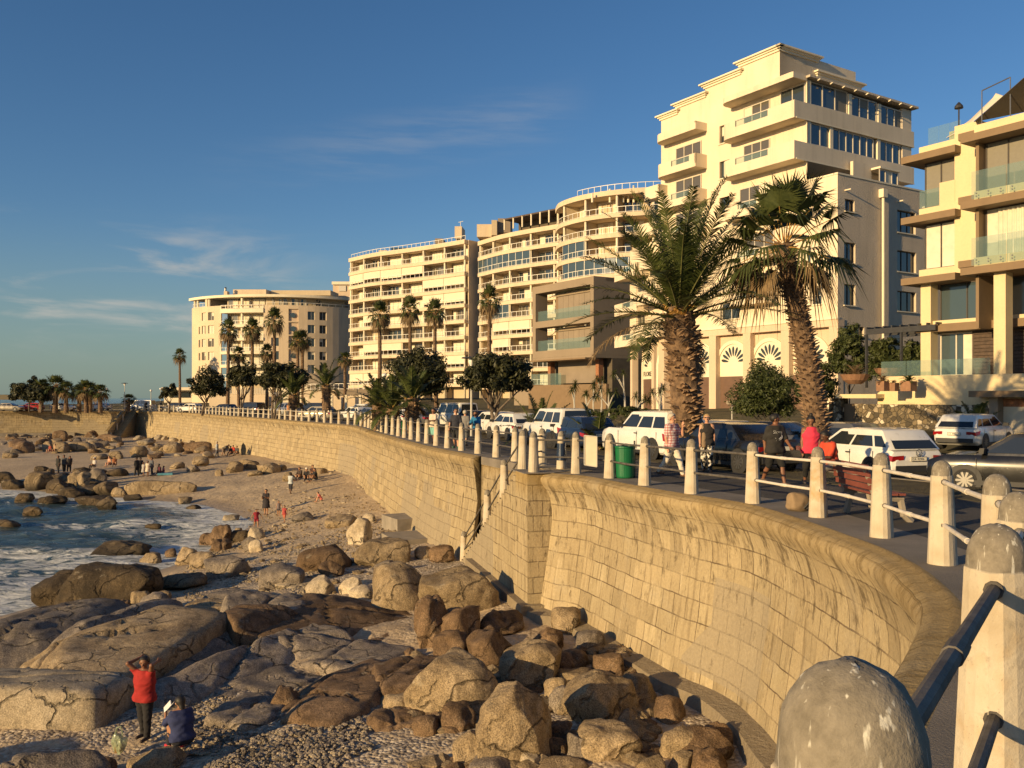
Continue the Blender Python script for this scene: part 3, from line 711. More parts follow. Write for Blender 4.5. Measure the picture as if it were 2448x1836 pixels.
# concrete footing along its toe
m = MB(); Nn = smooth(normals(En), 2); vs, fs = [], []
Lf = [i for i in range(len(En)) if En[i].y > 9.5]
for i in Lf:
    p, n = En[i], -Nn[i]; z = prom(p.y) - 3.86 + 0.05 * nv(p.x, p.y, 0, 0.8)
    a, b = p + n * 0.35, p + n * (0.80 + 0.05 * nv(p.x, p.y, 4, 0.9))
    vs += [(a.x, a.y, z + 0.06), (b.x, b.y, z), (b.x + n.x * 0.08, b.y + n.y * 0.08, z - 0.34), (b.x + n.x * 0.1, b.y + n.y * 0.1, z - 1.4)]
for k in range(len(Lf) - 1):
    for j in range(3): fs.append((k * 4 + j, k * 4 + j + 1, k * 4 + j + 5, k * 4 + j + 4))
m.add(vs, fs); fo = m.build('footing', plaster('footing_concrete', (0.27, 0.22, 0.15), 0.5, 0.03, 2.0), wn_)
wf = thing('sea_wall', 'long curved stone sea wall behind the sandy beach, ending at the dark stair by the lone palm', 'sea wall', (-20, 80, 1.5))
sweep('wall_face', Ef, PROF, wf, M['wall'])
wl_ = thing('sea_wall', 'ochre stained stone sea wall beyond the dark stair, under the small palms by the open sea', 'sea wall', (-85, 150, 1.2))
wm2 = M['wall'].copy(); wm2.name = 'sea_wall_stone_stained'
sweep('wall_face', El, PROF, wl_, wm2)
m = MB()
for a, b in zip(El[8:-1], El[9:]):
    t = (b - a).normalized(); n = V(-t.y, t.x, 0)
    m.obox(a + n * 0.2 + V(0, 0, 0.2), b - a, n * 1.3, V(0, 0, 1.5))
m.build('footing', M['kerb'], wl_)

# pier with the beach stair
PC, PD = V(0.44, 25.3, 0), V(-2.02, 34.6, 0)          # outer face runs from the corner PC down along the stair to PD
sd = (PD - PC).normalized(); sn = V(sd.y, -sd.x, 0)   # sn points inland
zt = prom(25)
pier = thing('stair_pier', 'square stone pier with steps down to the beach, between two curved walls', 'stone pier', (0.4, 26, 1.8))
m = MB()
top = [PC, V(1.9, 25.62, 0), V(2.4, 26.4, 0), V(1.4, 27.6, 0), V(0.62, 28.2, 0), PC + sd * 1.3 + sn * 0.9, PC + sd * 1.3]
m.prism([(p.x, p.y) for p in top][::-1], 0.6, zt, 0)
o = m.build('pier_block', M['wall'], pier); uvbox(o.data, zt - 1.8 + 0.05)
m = MB()
m.prism([(p.x, p.y) for p in [PC - sd * 0.10 - sn * 0.12, V(1.2, 25.36, 0), V(1.6, 25.9, 0), PC + sd * 1.35 + sn * 0.3, PC + sd * 1.35 - sn * 0.10]][::-1], zt + 0.004, zt + 0.02)
m.build('top_slab', M['paving'], pier)
m = MB(); m.prism([(p.x, p.y) for p in [PC - sd * 0.22 - sn * 0.25, V(1.35, 25.2, 0), V(1.6, 25.8, 0), PC + sd * 7.5 + sn * 0.3, PC + sd * 7.5 - sn * 0.25]][::-1], 0.6, 2.12); m.build('footing', fo.data.materials[0], pier)
nst = 23; m = MB(); s0, s1 = 1.3, 9.4; z1 = 1.75
for i in range(nst):
    a, b = s0 + (s1 - s0) * i / nst, s0 + (s1 - s0) * (i + 1) / nst
    z = zt - (zt - z1) * (i + 1) / nst
    p = PC + sd * a
    m.obox((p.x, p.y, 0.5), sd * (b - a), sn * 1.15, V(0, 0, z - 0.5))
o = m.build('stair_flight', M['wall'], pier); uvbox(o.data, zt - 1.8 + 0.9)
sweep('back_wall', Em, PROF_FLAT, pier, M['wall'])
# broken concrete landing at the foot of the stair
m = MB(); b0 = ground(1035, 1300)
plat = thing('concrete_landing', 'broken concrete landing slabs at the foot of the beach stair', 'landing', (b0.x, b0.y, b0.z))
for (u, v, w, d, h, rz) in ((960, 1270, 1.6, 2.2, 0.6, 0.5), (1020, 1262, 1.9, 2.4, 0.75, 0.35), (1062, 1298, 1.5, 2.6, 0.35, 0.3), (985, 1300, 2.6, 2.6, 0.18, 0.4)):
    g = ground(u, v); k = MB(); k.box((g.x, g.y + d / 2, g.z + h / 2 - 0.15), (w, d, h + 0.3), rz); k.build('slab', M['kerb'], plat)

# ------------------------------------------------------------------ posts and rails
def post_mesh(seed):
    rr = random.Random(seed); rings = [(0.0, 0.160), (0.30, 0.146), (0.65, 0.131), (1.022, 0.1165), (1.030, 0.1105), (1.06, 0.1095), (1.09, 0.107), (1.118, 0.101), (1.145, 0.090), (1.168, 0.074), (1.186, 0.053), (1.197, 0.028), (1.200, 0.008)]
    m = MB(); vs, fs = [], []
    nr = 16
    for z, w in rings:
        rd = sstep(1.02, 1.12, z)
        for j in range(nr):
            a = 2 * math.pi * (j + 0.5) / nr; x, y = math.cos(a), math.sin(a)
            q = 1.0 / max(abs(x), abs(y), (abs(x) + abs(y)) * 0.76)       # chamfered square
            q = q * (1 - rd) + rd * 1.0
            k = w * q * (1 + 0.012 * rr.uniform(-1, 1)); vs.append((x * k, y * k, z + 0.003 * rr.uniform(-1, 1)))
    n = len(rings)
    for i in range(n - 1):
        for j in range(nr): fs.append((i * nr + j, i * nr + (j + 1) % nr, (i + 1) * nr + (j + 1) % nr, (i + 1) * nr + j))
    fs.append(tuple((n - 1) * nr + j for j in range(nr)))
    me = bpy.data.meshes.new('post'); me.from_pydata(vs, [], fs); me.materials.append(M['post'])
    me.polygons.foreach_set('use_smooth', [f[0] >= 4 * nr for f in fs]); setattr_col(me, 'dome', [1.0 if v[2] > 1.026 else 0.0 for v in vs]); return me
PM = [post_mesh(i) for i in range(4)]
RU, RL = 0.955, 0.46
def railing(name, label, base, pts, mats, skip=(), closed=False, hs=1.0, lean=None):
    t = thing(name, label, 'railing', base)
    for i, p in enumerate(pts):
        q = pts[min(i + 1, len(pts) - 1)] - pts[max(i - 1, 0)]
        o = bpy.data.objects.new('post', PM[i % 4]); o.parent = t; o.location = p - origin(t); o.rotation_euler = (R(rnd.uniform(-.6, .6)), R(rnd.uniform(-.6, .6)), math.atan2(q.y, q.x) + (i % 3 - 1) * 0.05); o.scale = (hs, hs, hs); col.objects.link(o)
    for i in range(len(pts) - 1):
        if i in skip: continue
        mt = mats(i)
        for h in (RU, RL):
            m = MB(); a, b = pts[i] + V(0, 0, h * hs), pts[i + 1] + V(0, 0, h * hs)
            k = 0.012 * math.sin(i * 2.3 + h); c = (a + b) / 2 + V(0, 0, k)
            d = (b - a).normalized()
            m.tube([a, c - d * 0.09, c + d * 0.09, b], [0.0255 * hs] * 4, 10, 0)
            if pts[i].y < 40:
                m.tube([c - d * 0.08, c + d * 0.08], 0.031 * hs, 10, 0)
                for e, s in ((a, 1), (b, -1)): m.tube([e + d * s * 0.09, e + d * s * 0.142], 0.036 * hs, 10, 1)
            m.build('rail', [mt, M['rail_dark']], t, smooth=False)
    return t
near_posts = [V(0.52, 1.36, 0), V(1.915, 3.5, 0), V(3.1, 5.4, 0), V(4.12, 7.5, 0)] + [PG(u, v) for u, v in ((2253, 1348), (2108, 1284), (1956, 1236), (1800, 1203), (1653, 1180), (1541, 1160), (1457, 1143), (1377, 1132), (1276, 1130.5))]
near_posts = [V(-0.95, -1.1, 0)] + near_posts
near_posts = [V(p.x, p.y, prom(p.y)) for p in near_posts]
railing('promenade_railing', 'concrete post and pipe railing along the promenade edge above the boulder heap', near_posts[7], near_posts, lambda i: M['rail_pale'] if 2 <= i <= 7 else M['rail_dark'])
mp_ = [PG(u, v) for u, v in ((1289, 1112), (1232, 1102.5))]
sp_ = [V(p.x, p.y, prom(p.y)) for p in [near_posts[-1], PG(1250, 1122)]]
railing('gate_railing', 'short railing with a few posts round the top of the beach stair', sp_[0], [sp_[1], V(mp_[0].x + 0.1, mp_[0].y, prom(mp_[0].y))], lambda i: M['rail_dark'])
st = [sp_[1] + V(0, 0, 0)] + [PC + sd * s + sn * 0.14 + V(0, 0, zt - (zt - z1) * max(0, (s - s0) / (s1 - s0)) - 0.05) for s in (3.2, 5.6, 9.6)]
railing('stair_railing', 'sloping handrail on concrete posts down the beach stair', st[2], st, lambda i: M['rail_dark'])
# far run along the beach wall, by arc length
def walk(L, d0, step, inland):
    NN = smooth(normals(L), 4); out, s, nxt = [], 0.0, d0
    for i in range(1, len(L)):
        g = (L[i] - L[i - 1]).length
        while s + g >= nxt:
            t = (nxt - s) / g; p = L[i - 1].lerp(L[i], t) + NN[i] * inland; out.append(V(p.x, p.y, prom(p.y))); nxt += step
        s += g
    return out
fp = [V(p.x, p.y, prom(p.y)) for p in [PG(1232, 1102.5), PG(1187, 1093)]] + walk(Ef, 1.9, 2.28, 0.48)
cut = len(fp) // 2 - 6
railing('promenade_railing', 'concrete post and pipe railing on the long beach wall beyond the stair pier', fp[8], fp[:cut], lambda i: M['rail_dark'])
railing('promenade_railing', 'distant post and rail line on the beach wall in front of the round apartment block', fp[cut], fp[cut - 1:], lambda i: M['rail_pale'])
lp = walk(El, 1.0, 3.3, 0.5)
railing('promenade_railing', 'sparse post and rail line on the stained wall in front of the small palms', lp[4], lp, lambda i: M['rail_pale'])
# dark stair at the far corner of the bay
C = V(-69.6, 163, 0); dn = V(0.12, -0.99, 0); rt = V(0.99, 0.12, 0)
fs_ = thing('corner_stair', 'steep stair in deep shade where the two far walls meet', 'stair', (C.x, C.y - 4, 1.2))
m = MB(); ns = 20
for i in range(ns):
    p = C + dn * (0.3 + 10.5 * i / ns) - rt * 0.9; z = prom(160) - (prom(160) - 1.0) * (i + 1) / ns
    m.obox((p.x, p.y, 0.3), dn * (10.5 / ns), rt * 1.5, V(0, 0, z - 0.3))
o = m.build('stair_flight', M['wall'], fs_); uvbox(o.data, 6)
m = MB(); A = [C + dn * 0.0 - rt * 1.05, C + dn * 11.2 - rt * 1.05]  # raised wall added on the seaward side to throw the flight into shade
for q0, q1 in ((0, 1),):
    a, b = A; t2 = -rt * 0.45
    m.add([V(a.x, a.y, .2), V(b.x, b.y, .2), V(b.x, b.y, 2.3), V(a.x, a.y, prom(160) + 1.0)] + [V(p.x, p.y, 0) + t2 + V(0, 0, z) for p, z in ((a, .2), (b, .2), (b, 2.3), (a, prom(160) + 1.0))], [(0, 1, 2, 3), (4, 5, 6, 7), (0, 1, 5, 4), (1, 2, 6, 5), (2, 3, 7, 6), (3, 0, 4, 7)])
o = m.build('side_wall', M['wall'], fs_); uvbox(o.data, 6)
m = MB()
for i in range(4):
    p = C + dn * (0.6 + 3.3 * i) - rt * 0.75; z = prom(160) - (prom(160) - 1.0) * (0.6 + 3.3 * i) / 10.5
    k = MB(); k.tube([(p.x, p.y, z - 0.2), (p.x, p.y, z + 1.15)], [0.15, 0.11], 8); k.build('post', M['post'], fs_)
# ------------------------------------------------------------------ rocks
_bm = bmesh.new(); bmesh.ops.create_icosphere(_bm, subdivisions=5, radius=1.0)
ICO5 = (np.array([v.co for v in _bm.verts]), [tuple(v.index for v in f.verts) for f in _bm.faces]); _bm.free()
_bm = bmesh.new(); bmesh.ops.create_icosphere(_bm, subdivisions=4, radius=1.0)
ICO4 = (np.array([v.co for v in _bm.verts]), [tuple(v.index for v in f.verts) for f in _bm.faces]); _bm.free()
_bm = bmesh.new(); bmesh.ops.create_icosphere(_bm, subdivisions=3, radius=1.0)
ICO3 = (np.array([v.co for v in _bm.verts]), [tuple(v.index for v in f.verts) for f in _bm.faces]); _bm.free()
def rock_mesh(seed, a, b, c, p=2.6, cuts=5, rough=1.0, ico=None, crack=0, amp=0.13):
    rr = random.Random(seed); Vv, Ff = ico or ICO5
    v = Vv.copy()
    r = (np.abs(v) ** p).sum(1) ** (-1.0 / p); v = v * r[:, None]
    for k in range(cuts):
        n = np.array([rr.gauss(0, 1), rr.gauss(0, 1), rr.gauss(0.15, 0.8)]); n /= np.linalg.norm(n)
        d = rr.uniform(0.62, 0.92); t = v @ n - d
        v = v - np.outer(np.clip(t, 0, None) * 0.86, n)
    sx, sy, sz = rr.uniform(0, 50), rr.uniform(0, 50), rr.uniform(0, 50)
    dv = np.array([a, b, c]); sz0 = (a * b * c) ** (1 / 3)
    w = v * dv; joints = []
    for k in range(int(math.ceil(crack * 2))):
        a_ = rr.choice((0.25, 0.4, 1.75, 1.9)) + rr.uniform(-.15, .15); n_ = np.array([math.cos(a_), math.sin(a_), rr.uniform(-.25, .25)]); joints.append((n_, rr.uniform(-.55, .55) * (a if abs(math.cos(a_)) > .6 else b), rr.uniform(.035, .06)))
    for i in range(len(w)):
        q = Vector(w[i]) / sz0
        f = amp * noise.noise(q * 1.1 + Vector((sx, sy, sz))) + 0.07 * rough * noise.noise(q * 2.6 + Vector((sy, sz, sx))) + 0.028 * rough * noise.noise(q * 6.5 + Vector((sz, sx, sy)))
        for n_, d_, w_ in joints:
            g = (w[i] @ n_ - d_) + 0.06 * noise.noise(q * 2.0 + Vector((sx, 1, sy))); f -= 0.13 * math.exp(-(g / w_) ** 2)
        w[i] += np.array(Vector(v[i]).normalized()) * f * sz0
    me = bpy.data.meshes.new('rock'); me.from_pydata(w.tolist(), [], Ff)
    me.polygons.foreach_set('use_smooth', [True] * len(me.polygons)); return me
ROCKS = []
def rock(loc, a, b, c, rz, mt, label, name='boulder', cat='boulder', seed=0, p=2.6, cuts=5, tilt=(0, 0), rough=1.0, group=None, ico=None, crack=0, amp=0.13):
    me = rock_mesh(seed, a, b, c, p, cuts, rough, ico, crack, amp); me.materials.append(M[mt])
    o = bpy.data.objects.new(name, me); o.location = loc; o.rotation_euler = (tilt[0], tilt[1], rz); col.objects.link(o)
    tag(o, label, cat, group); ROCKS.append(o); return o
def boxrock(z, bx, mt, label, seed, df=0.9, p=2.6, cuts=5, rz=None, group=None, ico=None, vis=0.86, **kw):
    """z: zoom origin and scale of the boxes read off the photograph; the rock gets its own distance, depth and height"""
    ox, oy, s = z
    x0, y0, x1, y1 = ox + bx[0] / s, oy + bx[1] / s, ox + bx[2] / s, oy + bx[3] / s
    u = (x0 + x1) / 2; g = ground(u, min(y1, 1870)); y = g.y
    a = (x1 - x0) / 2 / F * y; b = a * df
    y2 = y + b * 0.75; a *= y2 / y; b = a * df
    th = math.atan2(CZ - g.z, y2); H = (y1 - y0) / F * y2 / 2 / vis
    c = math.sqrt(max(H * H - (b * math.sin(th)) ** 2, (0.42 * H) ** 2)) / math.cos(th)
    vc = y0 + (y1 - y0) / 2 / vis
    rr = random.Random(seed)
    gk = 1.13 if z[0] > 500 and z[1] > 1000 else 1.0
    return rock((W(u, vc, y2)), a * 1.02 * gk, b * gk, c * gk, rz if rz is not None else rr.uniform(-0.25, 0.25), mt, label, seed=seed, p=p, cuts=cuts, group=group, ico=ico, **kw)
SL = 'granite outcrop'
def slab(x, y, z, a, b, c, rz, mt, label, seed, p=3.2, cuts=3, tilt=(0, 0), crack=0):
    rock((x, y, z + (.16 if 18 < y < 27.5 else 0)), a * 1.15, b * 1.12, c * 1.1, R(rz), mt, label, 'granite_slab', SL, seed, p + 2.4, cuts + 3, tilt, 0.7, crack=max(crack, .5) if a > .7 else 0, amp=0.06)
# bare granite slabs, dipping towards the sea, all jointed the same way
rock((-10.25, 21.9, 1.12), 2.2, 2.9, 1.05, R(-13), 'rock_tan', 'huge flat-topped granite slab with a bright sunlit front face beside the man in red', 'granite_slab', SL, 11, 9, 3, (R(5), R(3)), 0.5, crack=1.5, amp=0.04)
rock((-11.0, 19.15, 0.98), 2.65, 0.85, 1.0, R(-7), 'rock_pale', 'blunt golden block forming the sunlit seaward front of the huge slab, split by one upright crack', 'granite_slab', SL, 33, 12, 2, (R(-3), 0), 0.5, crack=0.5, amp=0.035)
slab(-11.8, 13.4, 0.9, 2.0, 1.2, 1.5, 10, 'rock_grey', 'tall slab added unseen below the view to throw long shade over the gravel', 26, 3.2)  # unseen stone added for the shade it throws on the gravel
slab(-7.6, 14.4, 0.9, 0.8, 0.7, 1.1, 10, 'rock_grey', 'boulder added unseen below the view to throw shade over the gravel', 27, 2.8)  # second added stone outside the frame, there for its shadow
slab(-13.4, 24.4, 0.62, 1.9, 3.0, 0.95, -28, 'rock_grey', 'broad dull slab between the huge slab and the surf, sloping to the water', 12, 3.0, 3, (R(3), R(-4)))
slab(-11.3, 25.2, 1.05, 0.55, 2.3, 0.62, -20, 'rock_grey', 'long narrow rib of rock just behind the huge flat-topped slab', 13, 2.6)
slab(-6.75, 21.6, 0.85, 0.8, 2.3, 0.72, -30, 'rock_grey', 'low whaleback slab with a shaded flank behind the man in red', 14, 2.8, 3, (R(3), 0))
slab(-7.0, 24.3, 1.22, 1.0, 1.05, 0.72, -15, 'rock_brown', 'squared golden block perched between the two large slabs', 15, 3.4)
slab(-8.15, 26.8, 1.1, 0.66, 1.1, 0.72, -12, 'rock_grey', 'two-humped rounded stone behind the squared golden block', 16, 2.5)
slab(-6.75, 26.9, 1.0, 1.15, 1.35, 0.72, -18, 'rock_grey', 'smooth sloping slab with a pale lit edge, behind the squared block', 17, 2.8)
slab(-9.6, 28.1, 1.0, 0.72, 0.8, 0.46, -10, 'rock_tan', 'flat-faced pale stone at the edge of the grey pebble bank', 18, 3.2)
slab(-4.6, 26.0, 0.95, 2.1, 2.9, 0.66, -14, 'rock_brown', 'wide worn brown slab in front of the round boulders near the stair pier', 19, 3.6, 3, (R(2), R(3)), 1)
slab(-5.3, 20.8, 0.62, 1.6, 1.9, 0.6, -34, 'rock_grey', 'low smooth slab sloping down to the shell strewn gravel', 20, 3.0, 3, (R(3), 0), 1)
slab(-4.1, 22.7, 0.85, 1.35, 1.7, 0.62, -28, 'rock_grey', 'fissured slab in the middle of the outcrop, below the wide brown slab', 21, 3.0, 3, (R(3), 0), 1)
slab(-2.75, 21.6, 0.92, 0.5, 2.5, 0.52, -42, 'rock_brown', 'long brown ridge running up to the lumpy brown outcrop', 22, 2.5)
slab(-8.9, 30.4, 0.7, 1.9, 1.3, 0.5, -20, 'rock_grey', 'half-buried slab along the seaward side of the pebble bank', 23, 2.8)
slab(-14.6, 28.6, 0.35, 1.6, 2.2, 0.62, -30, 'rock_tide', 'wet dark slab slanting into the foam behind the broad dull slab', 24, 2.8)
slab(-8.3, 22.6, 0.95, 0.9, 2.0, 0.62, -24, 'rock_grey', 'stepped slab between the huge slab and the low whaleback', 28, 3.4)
slab(-5.6, 23.4, 0.95, 1.5, 1.3, 0.6, -20, 'rock_grey', 'flat step of granite below the squared golden block', 29, 3.8, crack=1)
slab(-3.3, 24.2, 0.95, 1.2, 1.6, 0.55, -30, 'rock_brown', 'brown granite step beside the tall lobe of the lumpy outcrop', 30, 3.6, crack=1)
slab(-7.7, 19.6, 0.55, 0.8, 1.0, 0.62, -35, 'rock_grey', 'low grey shelf just behind the woman in navy', 31, 3.4)
slab(-3.7, 19.5, 1.02, 1.3, 1.7, 0.55, -38, 'rock_brown', 'brown slab running down to the shell gravel below the fissured slab', 34, 3.2, crack=1)
slab(-5.3, 18.6, 0.82, 1.1, 1.0, 0.5, -30, 'rock_grey', 'lowest grey slab of the outcrop, dipping under the gravel', 35, 3.2, crack=1)
slab(-2.1, 20.4, 1.25, 0.9, 1.5, 0.5, -42, 'rock_brown', 'brown slab tucked behind the big broad boulder of the heap', 36, 3.0, crack=1)
Z2, Z3, Z4, Z1 = (0, 1221, 2.698), (700, 1221, 2.698), (1420, 1221, 2.152), (0, 800, 2.698)
H = [ # zoom, box, material, label, depth factor, exponent, cuts
 (Z3, (505, 360, 845, 650), 'rock_tan', 'large round tan boulder, the paler of the two in front of the stair foot', 0.95, 2.5, 4),
 (Z3, (845, 375, 1320, 650), 'rock_tan', 'long rounded boulder lying against the base of the stair pier', 0.7, 2.5, 4),
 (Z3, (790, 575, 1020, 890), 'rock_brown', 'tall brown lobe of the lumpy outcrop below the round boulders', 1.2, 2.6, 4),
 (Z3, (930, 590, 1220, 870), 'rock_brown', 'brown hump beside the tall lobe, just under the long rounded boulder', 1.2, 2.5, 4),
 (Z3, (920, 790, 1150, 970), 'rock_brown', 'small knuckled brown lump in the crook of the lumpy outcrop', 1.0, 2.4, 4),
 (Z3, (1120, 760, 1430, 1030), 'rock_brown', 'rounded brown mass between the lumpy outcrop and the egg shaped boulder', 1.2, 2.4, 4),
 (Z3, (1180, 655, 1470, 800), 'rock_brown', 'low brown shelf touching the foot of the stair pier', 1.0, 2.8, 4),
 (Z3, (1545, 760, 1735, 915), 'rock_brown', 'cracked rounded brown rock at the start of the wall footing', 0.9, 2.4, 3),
 (Z3, (780, 950, 1285, 1320), 'rock_tan', 'big broad boulder with a sunlit golden front, centre of the boulder heap', 0.8, 2.8, 6),
 (Z3, (1360, 870, 1725, 1160), 'rock_tan', 'egg shaped grey-tan boulder standing behind the tall wedge', 0.85, 2.4, 4),
 (Z3, (1170, 1085, 1640, 1660), 'rock_tan', 'tall pale wedge of granite, the highest stone of the boulder heap', 0.7, 3.6, 9),
 (Z3, (1750, 1055, 2200, 1400), 'rock_tan', 'hollowed boulder with a deep notch, beside the wall footing', 0.8, 2.4, 7),
 (Z3, (1030, 1430, 1250, 1690), 'rock_tan', 'small pointed golden stone at the foot of the tall wedge', 0.8, 3.0, 8),
 (Z3, (975, 1250, 1185, 1450), 'rock_brown', 'brown angular stone between the big broad boulder and the tall wedge', 0.9, 3.0, 7),
 (Z3, (545, 1165, 830, 1285), 'rock_tan', 'low split golden stone in front of the big broad boulder', 0.8, 3.2, 6),
 (Z3, (630, 1085, 800, 1175), 'rock_brown', 'small mossy stone tucked against the big broad boulder', 0.9, 2.8, 5),
 (Z3, (510, 1290, 870, 1440), 'rock_brown', 'half-buried stone sloping into the shell gravel', 1.0, 2.8, 5),
 (Z3, (790, 1310, 985, 1440), 'rock_brown', 'sunken brown stone beside the low split golden stone', 1.0, 2.8, 5),
 (Z3, (1080, 1165, 1370, 1330), 'rock_tan', 'flat pinkish stone wedged under the egg shaped boulder', 1.1, 3.0, 5),
 (Z3, (1695, 1020, 1945, 1130), 'rock_tan', 'flat-topped stone resting by the footing behind the hollowed boulder', 0.9, 3.2, 5),
 (Z3, (1610, 1085, 1760, 1250), 'rock_tan', 'small block leaning on the tall wedge', 0.8, 3.4, 7),
 (Z3, (1640, 1150, 1790, 1320), 'rock_grey', 'grey block in the gap beside the tall wedge', 0.8, 3.4, 7),
 (Z3, (1700, 905, 1890, 1040), 'rock_brown', 'shaded stone against the footing behind the egg shaped boulder', 0.9, 2.6, 5),
 (Z3, (1850, 1390, 2230, 1640), 'rock_tan', 'wide flat golden boulder below the hollowed one', 0.9, 3.2, 5),
 (Z3, (1765, 1450, 1955, 1650), 'rock_grey', 'grey pyramid shaped stone between the wedge and the wide golden boulder', 0.8, 3.2, 8),
 (Z3, (1465, 1570, 1605, 1720), 'rock_pale', 'pale upright stone at the very bottom of the heap', 0.8, 3.0, 7),
 (Z3, (1590, 1610, 1900, 1780), 'rock_tan', 'rounded golden stone at the lower edge beside the pale upright one', 0.8, 2.6, 5),
 (Z3, (1150, 1600, 1470, 1760), 'rock_grey', 'grey stone at the lower edge under the tall wedge', 0.8, 2.8, 6),
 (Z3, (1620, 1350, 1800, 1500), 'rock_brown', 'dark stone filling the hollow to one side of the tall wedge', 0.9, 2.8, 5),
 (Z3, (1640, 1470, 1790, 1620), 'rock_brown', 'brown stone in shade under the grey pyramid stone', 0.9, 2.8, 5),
 (Z4, (322, 1118, 565, 1275), 'rock_tan', 'golden boulder with a shaded crown lying along the wall footing', 0.9, 2.8, 5),
 (Z4, (385, 1235, 510, 1360), 'rock_tan', 'triangular brown stone in front of the golden boulder by the footing', 0.8, 3.0, 7),
 (Z4, (228, 1268, 372, 1380), 'rock_tan', 'small golden stone at the lower edge by the wall footing', 0.8, 2.8, 5),
 (Z4, (490, 1225, 690, 1390), 'rock_brown', 'brown stone with a rounded back at the end of the heap', 0.9, 2.6, 5),
 (Z4, (560, 1100, 700, 1240), 'rock_brown', 'shaded stone leaning on the sloping wall footing', 0.9, 2.6, 5),
 (Z3, (65, 235, 365, 395), 'rock_brown', 'dark-backed long boulder beside the pebble bank', 0.8, 2.5, 5),
 (Z3, (175, 330, 325, 425), 'rock_brown', 'small round stone in front of the dark-backed long boulder', 0.9, 2.4, 4),
 (Z3, (100, 420, 265, 550), 'rock_pale', 'pale pointed stone near the two small white stones', 0.8, 2.6, 5),
 (Z3, (310, 430, 445, 535), 'rock_pale', 'upper of the two small white stones by the round tan boulder', 0.8, 2.4, 4),
 (Z3, (370, 490, 512, 578), 'rock_pale', 'lower of the two small white stones by the round tan boulder', 0.8, 2.4, 4),
 (Z3, (430, 195, 785, 355), 'rock_tan', 'broad rounded boulder in front of the concrete landing', 0.8, 2.6, 5),
 (Z3, (360, 65, 500, 218), 'rock_pale', 'tall pale standing stone at the corner of the concrete landing', 0.7, 3.0, 5),
 (Z3, (440, 20, 535, 80), 'rock_pale', 'small pale stone behind the concrete landing', 0.8, 2.6, 4),
 (Z3, (795, 235, 905, 310), 'rock_tan', 'small angular stone below the stair foot', 0.9, 3.0, 6),
 (Z3, (885, 225, 1030, 330), 'rock_brown', 'brown rubble block close to the bottom step', 0.9, 3.0, 6),
 (Z3, (670, 255, 735, 325), 'rock_pale', 'little white block between the broad rounded boulder and the landing', 0.8, 3.0, 6),
 (Z3, (530, 320, 690, 420), 'rock_grey', 'angular broken concrete lump behind the round tan boulder', 0.8, 4.0, 8),
 (Z2, (245, 390, 565, 612), 'rock_dark', 'dark rounded boulder standing in the surf', 0.8, 2.5, 3),
 (Z2, (355, 345, 1065, 620), 'rock_dark', 'long dark wet rock lying along the edge of the surf', 0.45, 2.8, 4),
 (Z2, (597, 460, 775, 612), 'rock_pale', 'jagged yellow stone in front of the long dark wet rock', 0.8, 3.0, 8),
 (Z2, (190, 610, 445, 712), 'rock_dark', 'low algae covered stone beside the foam', 0.7, 2.8, 4),
 (Z2, (440, 640, 600, 710), 'rock_dark', 'small dark stone next to the low algae covered one', 0.7, 2.8, 4),
 (Z2, (570, 203, 960, 305), 'rock_tide', 'low rock awash in the breaking waves', 0.7, 2.6, 5),
 (Z2, (845, 215, 960, 300), 'rock_tide', 'squarish end block of the rock awash in the waves', 0.8, 2.8, 5),
 (Z2, (908, 270, 1045, 348), 'rock_tan', 'rounded brown stone at the waterline in front of the rock awash', 0.8, 2.5, 4),
 (Z2, (1060, 240, 1145, 305), 'rock_brown', 'small brown stone at the waterline beside the rounded ones', 0.8, 2.5, 4),
 (Z2, (1122, 233, 1295, 348), 'rock_tan', 'upright rounded boulder on the waterline, darker on its shaded side', 0.8, 2.4, 4),
 (Z2, (1220, 258, 1410, 385), 'rock_tan', 'broad boulder leaning behind the tilted grey slab', 0.8, 2.8, 5),
 (Z2, (1305, 273, 1605, 445), 'rock_grey', 'tilted grey slab-like boulder at the seaward end of the pebble bank', 0.7, 3.2, 6),
 (Z2, (1370, 90, 1512, 225), 'rock_brown', 'big reddish-brown boulder at the corner of the wet sand', 0.8, 2.5, 4),
 (Z2, (1290, 135, 1490, 235), 'rock_brown', 'reddish boulder just below the big reddish-brown one', 0.8, 2.5, 4),
 (Z2, (1360, 180, 1492, 258), 'rock_brown', 'lowest of the reddish boulders by the wet sand', 0.8, 2.5, 4),
 (Z2, (1605, 188, 1702, 268), 'rock_pale', 'pale round stone near the reddish boulders', 0.8, 2.4, 4),
 (Z2, (1557, 165, 1660, 258), 'rock_grey', 'grey upright stone behind the pale round one', 0.8, 2.6, 4),
 (Z2, (1600, 108, 1705, 185), 'rock_pale', 'sunlit stone on the pebbly slope above the pale round one', 0.8, 2.6, 5),
 (Z2, (1510, 110, 1570, 150), 'rock_tan', 'small tan stone behind the big reddish-brown boulder', 0.8, 2.6, 5),
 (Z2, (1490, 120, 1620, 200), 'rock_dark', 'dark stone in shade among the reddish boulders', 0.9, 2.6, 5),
 (Z2, (1035, 400, 1320, 510), 'rock_tide', 'dark flat rock between the tilted grey slab and the long wet rock', 0.8, 2.8, 4),
 (Z2, (1675, 340, 1960, 505), 'rock_grey', 'leaning slab of rock at the top of the pebble bank', 0.8, 3.4, 6),
 (Z2, (1745, 420, 2015, 498), 'rock_pale', 'flat pale stone in front of the leaning slab', 0.8, 3.2, 5),
 (Z2, (740, 575, 845, 665), 'rock_brown', 'brown stone beside the jagged yellow one', 0.8, 2.8, 5),
 (Z2, (838, 520, 970, 615), 'rock_tan', 'tan wedge of rock above the narrow rib', 0.8, 3.0, 6),
